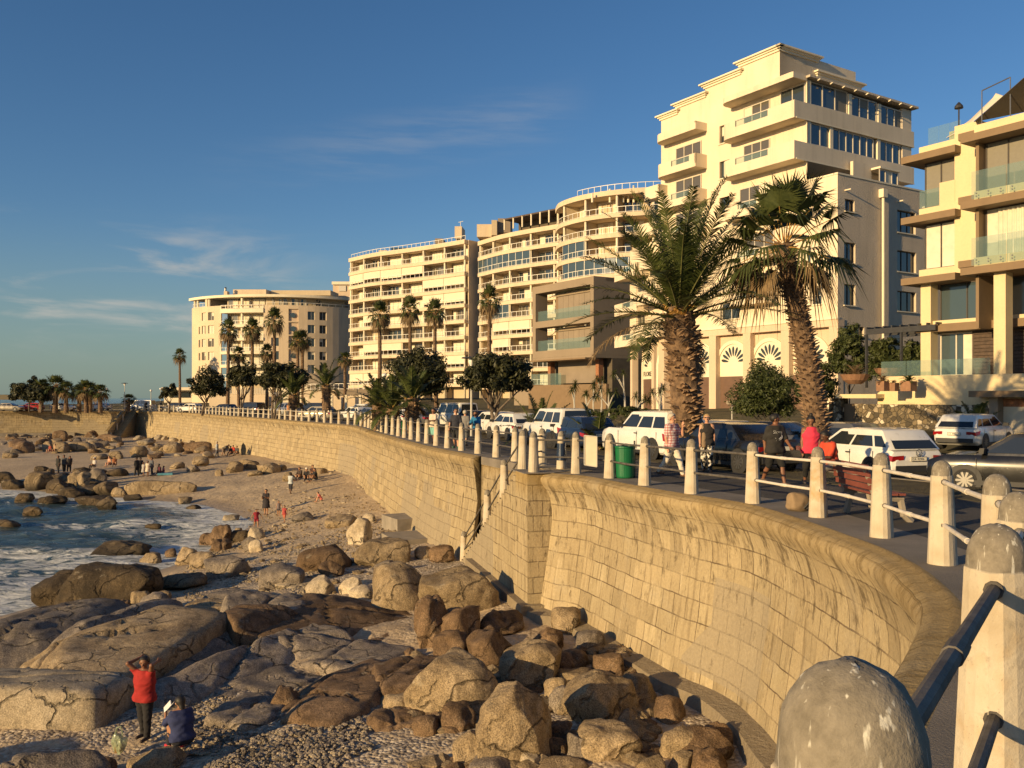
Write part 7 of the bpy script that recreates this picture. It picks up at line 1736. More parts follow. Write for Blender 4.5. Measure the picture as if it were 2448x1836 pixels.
# ------------------------------------------------------------------ cars
def car_proto(kind):
    S = {  # length, width, height, belt, nose height, tail height, greenhouse x: rear foot, rear top, front top, front foot; wheel radius
        'hatch': (4.2, 1.80, 1.47, 0.92, 0.80, 0.93, -2.02, -1.52, 0.22, 1.12, .315),
        'suv': (4.75, 1.95, 1.76, 1.08, 0.98, 1.10, -2.34, -2.10, 0.30, 1.02, .37),
        'saloon': (4.75, 1.84, 1.45, 0.93, 0.74, 0.98, -1.62, -0.92, 0.42, 1.25, .33),
        'pickup': (5.1, 1.85, 1.80, 1.08, 0.98, 1.08, -2.48, -2.36, 0.45, 1.15, .36),
        'van': (4.6, 1.85, 1.96, 1.10, 0.92, 1.10, -2.22, -2.10, 1.25, 1.85, .33)}[kind]
    L, w, h, belt, nose, tail, x0, x1, x2, x3, wr = S; hw = w / 2
    r = thing(kind + '_car', 'car', 'car', (0, 0, 0)); zb = .2
    m = MB(); xs_ = [-L / 2, -L / 2 + .06, -L / 2 + .22, x0 + .25, -.6, .5, x3, x3 + (L / 2 - x3) * .55, L / 2 - .14, L / 2 - .03, L / 2]
    zt_ = [tail - .30, tail - .08, tail, belt, belt, belt - .01, belt - .01, (belt + nose) / 2 + .05, nose, nose - .05, nose - .15]
    ww = [.80, .90, .965, 1, 1, 1, .99, .98, .93, .87, .80]; z0 = [.42, .32, .26, zb, zb, zb, zb, zb, .22, .24, .30]
    n = 12; V_, F_ = [], []
    for x, zt, k, zz in zip(xs_, zt_, ww, z0):
        a = hw * k; hh = zt - zz
        half = [(a * .86, zz), (a * .96, zz + hh * .10), (a * .985, zz + hh * .30), (a, zz + hh * .62), (a * .975, zz + hh * .86), (a * .90, zt)]
        V_ += [(x, y, z) for y, z in half] + [(x, -y, z) for y, z in half[::-1]]
    for i in range(len(xs_) - 1):
        for j in range(n): F_.append((i * n + j, i * n + (j + 1) % n, (i + 1) * n + (j + 1) % n, (i + 1) * n + j))
    F_.append(tuple(range(n))); F_.append(tuple((len(xs_) - 1) * n + j for j in range(n))[::-1]); m.add(V_, F_)
    # greenhouse, roof rounded in two steps
    def ringpts(t, z):
        xa, xb = x0 + (x1 - x0) * t, x3 + (x2 - x3) * t; a = hw * (.90 + (.73 - .90) * t)
        return xa, xb, a, z
    rows = [ringpts(0, belt - .02), ringpts(.86, belt + (h - belt) * .86), ringpts(1.0, h - .05)]
    V_, F_ = [], []
    for k, (xa, xb, a, z) in enumerate(rows):
        xm = [xa, xa + .05, xa + (xb - xa) * .35, xa + (xb - xa) * .7, xb - .06, xb]; yk = [.82, 1.0, 1.0, 1.0, .98, .80]
        V_ += [(x, a * y, z) for x, y in zip(xm, yk)] + [(x, -a * y, z) for x, y in zip(xm[::-1], yk[::-1])]
    xa, xb, a, z = rows[-1]; xm = [xa + .12, xa + .2, xa + (xb - xa) * .35, xa + (xb - xa) * .7, xb - .28, xb - .2]; V_ += [(x, a * .84 * y, h - (.012 if 1 < i < 4 else .03)) for i, (x, y) in enumerate(zip(xm, (.8, 1, 1, 1, 1, .8)))] + [(x, -a * .84 * y, h - (.012 if 1 < 5 - i < 4 else .03)) for i, (x, y) in enumerate(zip(xm[::-1], (.8, 1, 1, 1, 1, .8)))]
    for k in range(3):
        for j in range(12): F_.append((k * 12 + j, k * 12 + (j + 1) % 12, (k + 1) * 12 + (j + 1) % 12, (k + 1) * 12 + j))
    F_ += [(36 + j, 36 + j + 1, 36 + 10 - j, 36 + 11 - j) for j in range(5)]
    m.add(V_, F_); body = m.build('body', M['car_white'], r, smooth=True)
    es = body.data; 
    try: es.set_sharp_from_angle(angle=R(28))
    except Exception: pass
    def gp(t, xf, side, off=.008):      # on the greenhouse side
        xa, xb = x0 + (x1 - x0) * t, x3 + (x2 - x3) * t; a = hw * (.90 + (.73 - .90) * t); return V(xa + (xb - xa) * xf, side * (a + off), belt + (h - .05 - belt) * t)
    def fr(a, b, dz0=.10, dz1=.88): return (a, b, dz0, dz1)
    for s in (1, -1):
        segs = [(.06, .30), (.33, .60), (.63, .94)] if kind in ('suv', 'pickup', 'van') else [(.05, .20), (.23, .54), (.57, .93)]
        for a, b in segs:
            k = MB(); k.quad(gp(.10, a, s), gp(.10, b, s), gp(.84, b * .985 + .01, s), gp(.84, a * .985 + .02, s)); k.build('side_window', M['carglass'], r)
        k = MB(); q = gp(.06, .93, s); k.obox(q + V(-.05, s * .01, 0), V(.10, 0, 0), V(.03, s * .2, 0), V(-.02, 0, .13)); k.build('wing_mirror', M['trim'], r)
    def end(xf0, xf1, t0, t1, sgn, name):
        k = MB(); pts = []
        for t in (t0, t1):
            x = (x0 + (x1 - x0) * t - .012) if sgn < 0 else (x3 + (x2 - x3) * t + .012); a = hw * (.90 + (.73 - .90) * t) * .87; z = belt + (h - .05 - belt) * t; pts.append((x, a, z))
        (xa, a, za), (xb, b, zb2) = pts; k.quad((xa, a * .97, za), (xa, -a * .97, za), (xb, -b * .97, zb2), (xb, b * .97, zb2)); return k.build(name, M['carglass'], r)
    end(0, 1, .03, .90, -1, 'rear_window'); end(0, 1, .08, .90, 1, 'windscreen')
    for x in (-L / 2 + .82 + (.1 if kind == 'suv' else 0), L / 2 - .86):
        for s in (1, -1):
            k = MB(); k.lathe([(wr + .055, 0.0), (wr + .055, .012)], 24, (x, s * (hw + .001) - (.006 if s > 0 else .006), wr + .01), 0, 'y'); k.build('wheel_arch', M['trim'], r)
            k = MB(); c = V(x, s * (hw - .10), wr); k.lathe([(wr * .66, -.10), (wr * .95, -.105), (wr, -.07), (wr, .07), (wr * .95, .105), (wr * .68, .11), (wr * .66, .1)], 24, c, 0, 'y'); o = k.build('wheel', M['tyre'], r, smooth=False)
            k = MB(); k.lathe([(wr * .68, .104 * s), (wr * .63, .119 * s), (wr * .60, .106 * s)], 20, c, 1, 'y')
            for i in range(10):
                a = 6.283 * i / 10; d = V(math.cos(a), 0, math.sin(a)); e = V(-math.sin(a), 0, math.cos(a)); b = c + V(0, s * .115, 0); k.add([b - e * .018, b + e * .018, b + d * wr * .64 + e * .026, b + d * wr * .64 - e * .026], [(0, 1, 2, 3)], 0)
            k.lathe([(.055, .10 * s), (.05, .122 * s)], 10, c, 0, 'y'); k.build('rim', [M['rim'], M['trim']], o)
    for s in (1, -1):
        k = MB(); zt2 = tail - .03; hgt = .14 if kind in ('hatch', 'saloon') else .26; y0 = s * hw * .93; y1 = s * hw * (.52 if kind in ('hatch', 'saloon') else .72)
        k.add([(-L / 2 - .012, y1, zt2 - .14), (-L / 2 - .005, y0 * .97, zt2 - .16), (-L / 2 + .02, y0, zt2 - .16 - hgt), (-L / 2 - .012, y1, zt2 - .12 - hgt), (-L / 2 + .28, s * (hw + .004), zt2 - .10), (-L / 2 + .22, s * (hw + .004), zt2 - .10 - hgt)], [(0, 1, 2, 3), (1, 4, 5, 2)]); k.build('tail_light', M['lamp_red'], r)
        k = MB(); k.add([(L / 2 - .02, s * hw * .42, nose - .20), (L / 2 - .10, s * hw * .80, nose - .15), (L / 2 - .42, s * (hw * .955), nose - .10), (L / 2 - .32, s * hw * .95, nose - .24), (L / 2 - .01, s * hw * .55, nose - .33)], [(0, 1, 2, 3, 4)]); k.build('headlight', M['lamp_clear'], r)
        k = MB(); k.box((-.35, s * (hw + .012), belt - .15), (.18, .03, .035)); k.build('door_handle', M['trim'], r)
    for bx_, bw_ in ((-L / 2 - .008, .80), (L / 2 - .01, .66)): k = MB(); k.box((bx_, 0, .40), (.03, w * bw_, .17)); k.build('bumper_trim', M['trim'], r)
    for s in (1, -1):
        for x in (x3 - .12, -.42, x0 + .62): k = MB(); k.box((x, s * (hw + .001), belt * .5 + .14), (.012, .012, belt - .42)); k.build('door_seam', M['trim'], r)
        k = MB(); k.box((0, s * (hw + .002), .27), (L - 1.7, .02, .11)); k.build('sill_trim', M['trim'], r)
    pz = .66 if kind != 'saloon' else .74
    k = MB(); k.box((-L / 2 - .022, 0, pz), (.02, .50, .115)); k.build('number_plate', M['plate'], r)
    return r
CARP = {}; USED = set()
def put_car(kind, colr, u, v, az, label, y=None, plate=None, extra=None):
    if kind not in CARP: CARP[kind] = (car_proto(kind), )
    p0 = CARP[kind][0]
    if y is None:
        p = PG(u, v, -0.13); y = p.y
    x = (u - U0) / F * y; g = V(x, y, gz(x, y)); rz = math.pi / 2 - R(az)
    c = copy_tree(p0, g, rz, None, label)
    for ch in kids(c):
        if ch.name.startswith('body'): ch.material_slots[0].link = 'OBJECT'; ch.material_slots[0].material = M['car_' + colr]
    if plate:
        L = {'hatch': 4.2, 'saloon': 4.75}[kind]; bpy.context.view_layer.update()
        for ch in kids(c):
            if ch.name.startswith('number_plate'):
                t = text_mb(plate, .085, V(-L / 2 - .033, .215, .63), V(0, -1, 0), V(0, 0, 1), .002); ink = t.build('lettering', M['ink']); ink.parent = ch
                bd = MB(); 
                for (yy, zz, a, b) in ((0, .715, .50, .012), (0, .605, .50, .012), (.246, .66, .012, .115), (-.246, .66, .012, .115)): bd.box((-L / 2 - .034, yy, zz), (.006, a, b))
                q = bd.build('plate_border', M['ink']); q.parent = ch
    return c
golf = put_car('hatch', 'white', 2072, 1140, -16, 'white hatchback with red tail lamps and plate CA 92906, dappled by tree shadow', plate='CA  92906')
m = MB(); q = []
for i in range(20): q.append((-2.13, .105 * math.cos(i * .314), .82 + .105 * math.sin(i * .314)))
for i in range(20): q.append((-2.13, .085 * math.cos(i * .314), .82 + .085 * math.sin(i * .314)))
m.add(q, [(i, (i + 1) % 20, 20 + (i + 1) % 20, 20 + i) for i in range(20)])
for a, b in (((-.045, .885), (0, .83)), ((.045, .885), (0, .83)), ((-.075, .845), (-.035, .745)), ((-.035, .745), (0, .80)), ((0, .80), (.035, .745)), ((.035, .745), (.075, .845))): m.tube([(-2.13, a[0], a[1]), (-2.13, b[0], b[1])], .008, 5)
o = m.build('badge', M['metal']); o.parent = golf
put_car('suv', 'white', 1560, 1100, -24, 'white sport utility vehicle parked behind the green litter bin')
put_car('saloon', 'black', 1745, 1130, -24, 'black saloon car behind the strolling couple')
put_car('hatch', 'charcoal', 2462, 1180, -54, 'charcoal car seen side-on beside the white hatchback with plate CA 92906')
put_car('hatch', 'white', 2330, 1078, 48, 'white hatchback parked in front of the garage by the rubble wall', plate='CA 4093', y=37)
put_car('hatch', 'grey', 1985, 1080, -30, 'grey car showing its rear quarter behind the woman in the pink top', y=33.5)
put_car('saloon', 'charcoal', 1840, 1080, -40, 'dark car behind the black saloon, under the leafy shrub', y=36.5)
put_car('hatch', 'silver', 1700, 1085, -30, 'silver hatchback mostly hidden behind the woman in sunglasses', y=38)
put_car('pickup', 'white', 1330, 1068, -20, 'white pickup with a canopy, between two young palms', y=42)
put_car('hatch', 'blue', 1385, 1072, -22, 'dark blue hatchback behind the white board on the railing', y=39.5)
put_car('hatch', 'white', 1226, 1056, -24, 'white hatchback beside the bent tree trunk, nearer of two', y=49)
put_car('hatch', 'white', 1180, 1046, -26, 'white hatchback behind the bent tree trunk, farther of two', y=55)
put_car('van', 'white', 1090, 1020, -30, 'old white van under the dark dome-shaped tree', y=67)
put_car('hatch', 'charcoal', 1128, 1030, -28, 'dark hatchback between the white van and the white hatchbacks', y=61)
put_car('hatch', 'grey', 1012, 1016, -30, 'grey-blue car behind the squat young palm', y=73)
put_car('hatch', 'white', 964, 1008, -28, 'white hatchback with a dark rear window behind the far green bin', y=79)
put_car('saloon', 'silver', 918, 996, -32, 'silver saloon beside the far pole', y=92)
put_car('pickup', 'white', 866, 992, -36, 'white double-cab pickup in the far row of parked cars', y=99)
put_car('hatch', 'white', 850, 1000, -40, 'white hatchback in front of the double-cab pickup', y=90)
put_car('hatch', 'silver', 888, 1000, -36, 'silver hatchback between the pickup and the strolling couple in the distance', y=86)
put_car('hatch', 'sand', 758, 996, -70, 'small pale car beside the ringed palm trunk', y=93)
put_car('suv', 'charcoal', 745, 986, -60, 'dark sport utility vehicle behind the small pale car', y=104)
put_car('suv', 'silver', 685, 986, -60, 'silver sport utility vehicle with an open tailgate shade, under the spreading tree', y=110)
put_car('suv', 'black', 596, 984, -62, 'black sport utility vehicle before the balconies of the round-fronted block', y=121)
put_car('hatch', 'black', 535, 984, -64, 'black car under the bushy dark tree', y=128)
put_car('hatch', 'white', 455, 984, -66, 'white car close to the far bend, before the upright dark tree', y=141)
put_car('van', 'white', 342, 982, -80, 'white van parked behind the corner stair', y=168)
put_car('hatch', 'charcoal', 418, 984, -70, 'dark car beside the small tree by the pavilion', y=150)
put_car('hatch', 'red', 74, 984, -90, 'red car among the headland palms', y=161)
put_car('hatch', 'white', 150, 984, 90, 'white car among the headland palms', y=163)
put_car('saloon', 'sand', 22, 984, 90, 'pale car at the seaward end of the headland parking', y=158)
put_car('hatch', 'white', 235, 984, -85, 'white car near the last palm of the headland cluster', y=166)
for k, (p0,) in CARP.items():
    for ch in kids(p0):
        for g in kids(ch): bpy.data.objects.remove(g)
        bpy.data.objects.remove(ch)
    bpy.data.objects.remove(p0)

# ------------------------------------------------------------------ street furniture
def bin_(label, u, v, s=1.0, y=None):
    p = PG(u, v) if y is None else P2(u, y); t = thing('litter_bin', label, 'litter bin', p); m = MB()
    m.lathe([(.20, 0), (.235, .02), (.25, .06), (.275, .80), (.29, .82), (.29, .86), (.262, .87), (.245, .80)], 26, p); m.build('bin_body', M['green'], t, smooth=False)
    m = MB(); m.tube([p + V(.27, .1, 0), p + V(.27, .1, 1.0)], .025, 8); m.build('mounting_post', M['darkmetal'], t); return t
bin_('glossy green litter bin standing behind the railing in front of the white vehicle', 1494, 1143)
bin_('small green litter bin far along the promenade, before the white hatchback', 960, 1040)
p = PG(1342, 1122); m = MB(); t = thing('painted_post', 'single concrete post with its middle painted blue, on the promenade behind the stair', 'post', p)
o = bpy.data.objects.new('post', PM[2]); o.parent = t; o.scale = (.95, .95, .98); col.objects.link(o)
m.lathe([(.158, .28), (.135, .80)], 16, p); m.build('blue_band', M['car_blue'], t)
# board hung on the railing
pa, pb = near_posts[11], near_posts[10]
a, b = PG(1398, 1140), PG(1428, 1146); y = a.y - .12
t = thing('notice_board', 'blank pale board in a frame hung on the railing, seen from behind', 'board', W(1413, 1112, y)); m = MB()
q = [W(1397, 1041, y), W(1427, 1044, y - .15), W(1427, 1116, y - .15), W(1397, 1111, y)]; m.add(q + [v + V(.01, .03, 0) for v in q], [(0, 1, 2, 3), (4, 5, 6, 7), (0, 1, 5, 4), (1, 2, 6, 5), (2, 3, 7, 6), (3, 0, 4, 7)]); m.build('panel', M['boardp'], t)
m = MB(); 
for i in range(4): m.tube([q[i] + V(0, -.012, 0), q[(i + 1) % 4] + V(0, -.012, 0)], .016, 6)
m.build('panel_frame', M['pole'], t)
# bench
bp = PG(2085, 1236); bd_ = (near_posts[6] - near_posts[7]); bd_.z = 0; bd_.normalize(); bn = V(bd_.y, -bd_.x, 0)
if bn.x < 0: bn = -bn
bo = bp + bn * .1
t = thing('bench', 'red plank bench with concrete ends, behind the railing', 'bench', bo)
for s in (-.62, .62):
    m = MB(); c = bo + bd_ * s
    for (f0, z0, f1, z1, w_) in ((-.28, 0, -.16, .12, .1), (-.16, .10, -.10, .40, .1), (-.14, .38, .36, .42, .1), (.30, .0, .20, .4, .1), (.30, .40, .46, .88, .08)):
        a_, b_ = c + bn * -f0 + V(0, 0, z0), c + bn * -f1 + V(0, 0, z1); m.tube([a_, b_], .06, 6)
    m.build('bench_end', M['kerb'], t)
for i in range(4): m = MB(); m.obox(bo - bd_ * .8 - bn * (-.10 + .125 * i) + V(0, 0, .45) - bn * .09, bd_ * 1.6, bn * .1, V(0, 0, .035)); m.build('seat_plank', M['bench'], t)
for i in range(4): m = MB(); m.obox(bo - bd_ * .8 - bn * (.42 + .035 * i) + V(0, 0, .53 + .11 * i), bd_ * 1.6, bn * .03, V(0, 0, .085)); m.build('back_plank', M['bench'], t)
# rucksack on the pavement
p = PG(1908, 1221); t = thing('rucksack', 'tan rucksack lying on the pavement at the foot of a railing post', 'rucksack', p)
me = rock_mesh(5, .24, .17, .17, 3.0, 2, .5, ICO4); me.materials.append(mat('tan_canvas', (.24, .17, .10), .9, .15, 9)); o = bpy.data.objects.new('bag_body', me); o.parent = t; o.location = (0, 0, .15); o.rotation_euler = (0, .15, .5); col.objects.link(o)
m = MB(); m.tube([p + V(.05, -.16, .06), p + V(.16, -.2, .2), p + V(.2, -.12, .32)], .018, 6); m.tube([p + V(.10, -.16, .05), p + V(.24, -.16, .16), p + V(.24, -.05, .28)], .018, 6); m.build('strap', M['trim'], t)
# street name sign
p = P2(1750, 50); z1 = W(1750, 960, 50).z; t = thing('street_sign', 'pale street name plate on a thin pole by the leafy shrub', 'street sign', p)
m = MB(); m.tube([p, V(p.x, p.y, z1)], .04, 8); m.build('sign_pole', M['pole'], t)
m = MB(); m.box((p.x, p.y - .05, z1 - .06), (.64, .03, .17)); m.build('name_plate', M['boardp'], t)
m = MB(); m.box((p.x, p.y - .068, z1 - .06), (.56, .006, .10)); m.build('name_band', M['taupe'], t)
def lamp(label, u, v0, y, kind=0, head=.35):
    p = P2(u, y); z1 = W(u, v0, y).z; t = thing('street_lamp', label, 'street lamp', p); m = MB(); m.tube([p, V(p.x, p.y, z1 - .3)], [.075, .05], 8); m.build('lamp_pole', M['pole'], t)
    m = MB(); 
    if kind == 0: m.lathe([(.10, -.55), (.17, -.3), (.17, -.12)], 12, (p.x, p.y, z1)); m.build('lantern', M['white_flat'], t); m = MB(); m.lathe([(.6, -.12), (.55, -.05), (.1, 0)], 14, (p.x, p.y, z1)); m.build('lamp_hood', M['darkmetal'], t)
    else: m.lathe([(.08, -.45), (.22, -.3), (.22, -.1), (.08, 0)], 12, (p.x, p.y, z1)); m.build('lantern', M['white_flat'], t)
lamp('tall street lamp with a wide dark hood beside the corner stair', 298, 915, 158, 0); lamp('street lamp with a small white lantern behind the last headland palm', 255, 927, 165, 1); lamp('street lamp with a small white lantern against the sea, seaward of the pavilion', 361, 931, 175, 1); lamp('street lamp with a white lantern at the corner of the pavilion', 384, 927, 178, 1)
lamp('dark-hooded street lamp rising through the big dome-shaped tree', 1127, 852, 52, 0); lamp('plain pole with a small lantern behind the distant couple', 919, 892, 84, 1); lamp('thin pole with a lantern beside the spreading dark tree', 656, 938, 108, 1)
# stakes and drift timber near the pier
g = ground(1172, 1372); m = MB(); m.tube([g + V(0, 0, -.1), g + V(.12, .1, .62)], [.10, .09], 6); tag(m.build('broken_post', M['post'], None, at=g), 'short broken concrete post leaning by the foot of the pier', 'post')
# carrier bag
g = ground(286, 1803); t = thing('carrier_bag', 'greenish clear plastic carrier bag with groceries, on the ground by the man in red', 'carrier bag', g)
bm_, n_, l_, b_ = newmat('thin_plastic'); b_.inputs['Base Color'].default_value = (.34, .40, .26, 1); b_.inputs['Roughness'].default_value = .25
tr_ = n_.new('ShaderNodeBsdfTransparent'); mx_ = n_.new('ShaderNodeMixShader'); mx_.inputs[0].default_value = .62; l_.new(tr_.outputs[0], mx_.inputs[1]); l_.new(b_.outputs[0], mx_.inputs[2]); l_.new(mx_.outputs[0], n_['Material Output'].inputs[0])
me = rock_mesh(8, .15, .12, .22, 2.2, 7, 2.0, ICO4); me.materials.append(bm_); me.polygons.foreach_set('use_smooth', [False] * len(me.polygons)); o = bpy.data.objects.new('bag_skin', me); o.parent = t; o.location = (0, 0, .2); col.objects.link(o)
m = MB(); m.tube([g + V(-.1, 0, .34), g + V(-.05, 0, .5), g + V(0.02, 0, .52), g + V(.06, 0, .36)], .018, 6); m.build('handle', bm_, t)
m = MB(); m.box(g + V(-.02, 0, .10), (.14, .1, .12), .4); m.build('contents', mat('food_packet', (.42, .26, .10), .6), t)
# towel, boards by the wall group
g = ground(395, 1137); m = MB(); m.box(g + V(0, 0, .12), (1.3, .8, .18), .3); tag(m.build('beach_towel', mat('blue_towel', (.10, .30, .38), .95, .2, 4), None, at=g), 'blue towel heaped beside the seated family', 'towel')
g = ground(577, 1089); m = MB(); A = [V(.0, 0, 0), V(.45, 0, 0), V(.52, 0, .6), V(.42, 0, 1.2), V(.2, 0, 1.45), V(.02, 0, 1.2), V(-.06, 0, .6)]; m.add([g + a for a in A] + [g + a + V(.02, .08, 0) for a in A], [tuple(range(7)), tuple(range(7, 14))[::-1]] + [(i, (i + 1) % 7, 7 + (i + 1) % 7, 7 + i) for i in range(7)]); tag(m.build('bodyboard', M['charc'] if 'charc' in M else M['car_charcoal'], None, at=g), 'dark bodyboard stood upright by the group under the beach wall', 'bodyboard')
# ------------------------------------------------------------------ people: one smooth body each, clothes as parts
def surface_nets(D, o, h):
    s = D < 0; nx, ny, nz = D.shape
    c = [(i, j, k) for i in (0, 1) for j in (0, 1) for k in (0, 1)]
    sub = lambda A, i, j, k: A[i:nx - 1 + i, j:ny - 1 + j, k:nz - 1 + k]
    cnt = sum(sub(s, *q).astype(np.int8) for q in c); act = (cnt > 0) & (cnt < 8)
    idx = -np.ones(act.shape, dtype=np.int64); ids = np.argwhere(act); idx[act] = np.arange(len(ids))
    acc = np.zeros((len(ids), 3)); num = np.zeros(len(ids))
    vals = {q: D[ids[:, 0] + q[0], ids[:, 1] + q[1], ids[:, 2] + q[2]] for q in c}
    for a in c:
        for ax in range(3):
            if a[ax]: continue
            b = list(a); b[ax] = 1; b = tuple(b); va, vb = vals[a], vals[b]; mk = (va < 0) != (vb < 0)
            t = np.where(mk, va / np.where(mk, va - vb, 1), 0); p = np.array(a, float)[None].repeat(len(ids), 0); p[:, ax] += t; acc += p * mk[:, None]; num += mk
    vts = (ids + acc / num[:, None]) * h + o; F_ = []
    for ax in range(3):
        u, v = [(1, 2), (2, 0), (0, 1)][ax]; sh = [slice(None)] * 3; s0, s1 = list(sh), list(sh); s0[ax] = slice(0, -1); s1[ax] = slice(1, None)
        cr = np.argwhere(s[tuple(s0)] != s[tuple(s1)])
        ok_ = (cr[:, u] > 0) & (cr[:, v] > 0) & (cr[:, u] < D.shape[u] - 1) & (cr[:, v] < D.shape[v] - 1); cr = cr[ok_]
        fl_ = s[cr[:, 0], cr[:, 1], cr[:, 2]]
        q = []
        for du, dv in ((1, 1), (0, 1), (0, 0), (1, 0)):
            e = cr.copy(); e[:, u] -= du; e[:, v] -= dv; q.append(idx[e[:, 0], e[:, 1], e[:, 2]])
        q = np.stack(q, 1); q[~fl_] = q[~fl_][:, ::-1]; F_.append(q)
    return vts, np.concatenate(F_)
def sdf_build(name, prims, h, mt, parent, k=.018, cut=None):
    """prims: (a, b, ra, rb[, k]) tapered capsules, smoothly joined"""
    A = np.array([list(p[0]) for p in prims] + [list(p[1]) for p in prims]); rm = max(max(p[2], p[3]) for p in prims) + .05
    lo, hi = A.min(0) - rm, A.max(0) + rm; n = np.ceil((hi - lo) / h).astype(int) + 1; D = np.full(n, .3)
    gx_ = [lo[i] + h * np.arange(n[i]) for i in range(3)]
    for p in prims:
        a, b, ra, rb = np.array(p[0], float), np.array(p[1], float), p[2], p[3]; kk = p[4] if len(p) > 4 else k; r = max(ra, rb) + .06
        i0 = np.maximum(((np.minimum(a, b) - r - lo) / h).astype(int), 0); i1 = np.minimum(((np.maximum(a, b) + r - lo) / h).astype(int) + 2, n)
        X, Y, Z = np.meshgrid(*[gx_[i][i0[i]:i1[i]] for i in range(3)], indexing='ij'); d = b - a; L = d @ d + 1e-12
        t = np.clip(((X - a[0]) * d[0] + (Y - a[1]) * d[1] + (Z - a[2]) * d[2]) / L, 0, 1)
        q = np.sqrt((X - a[0] - t * d[0]) ** 2 + (Y - a[1] - t * d[1]) ** 2 + (Z - a[2] - t * d[2]) ** 2) - (ra + (rb - ra) * t)
        sl = tuple(slice(i0[i], i1[i]) for i in range(3)); e = D[sl]; hh = np.clip(.5 + .5 * (e - q) / kk, 0, 1); D[sl] = e * (1 - hh) + q * hh - kk * hh * (1 - hh)
    if cut is not None:
        X, Y, Z = np.meshgrid(*gx_, indexing='ij')
        for (pt, nn) in cut: D = np.maximum(D, (X - pt[0]) * nn[0] + (Y - pt[1]) * nn[1] + (Z - pt[2]) * nn[2])
    vts, fcs = surface_nets(D, lo, h)
    if name in ('shirt', 'trousers', 'shorts', 'shawl') and h < .02:      # folds in the cloth
        sd0 = hash(tuple(prims[0][0])) % 97
        vts = vts + np.array([[.011 * noise.noise(Vector((p[0] * 7 + sd0, p[1] * 9, p[2] * 15 + p[0] * 10))), .012 * noise.noise(Vector((p[0] * 9, p[1] * 7 + sd0, p[2] * 14 - p[1] * 9))), .004 * noise.noise(Vector(p) * 12)] for p in vts])
    me = bpy.data.meshes.new(name); me.from_pydata(vts.tolist(), [], fcs.tolist()); me.materials.append(mt)
    me.polygons.foreach_set('use_smooth', [True] * len(me.polygons)); o = bpy.data.objects.new(name, me); o.parent = parent; col.objects.link(o); return o
CM = {}
def cmat(c):
    if isinstance(c, str): return M[c]
    if c not in CM: CM[c] = mat('cloth', c, .9, .12, 9.0, .004, 40)
    return CM[c]
SK = {'light': mat('skin_light', (.50, .27, .17), .55, .06, 6), 'tan': mat('skin_tan', (.34, .17, .09), .55, .06, 6), 'brown': mat('skin_brown', (.19, .085, .045), .55, .08, 6), 'dark': mat('skin_dark', (.085, .04, .024), .55, .08, 6)}
M['plaid'] = plaidmat(); M['blotch'] = patternmat('blotched_cotton', (.015, .015, .015), (.62, .58, .5), 11)
HAIR = {'black': mat('hair_black', (.012, .010, .009), .6, .2, 12), 'brown': mat('hair_brown', (.06, .035, .02), .6, .2, 12), 'grey': mat('hair_grey', (.42, .37, .29), .7, .2, 12), 'blond': mat('hair_blond', (.36, .24, .11), .6, .2, 12)}
def ang(f, s, up): return V(math.cos(up) * f, s, math.sin(up))
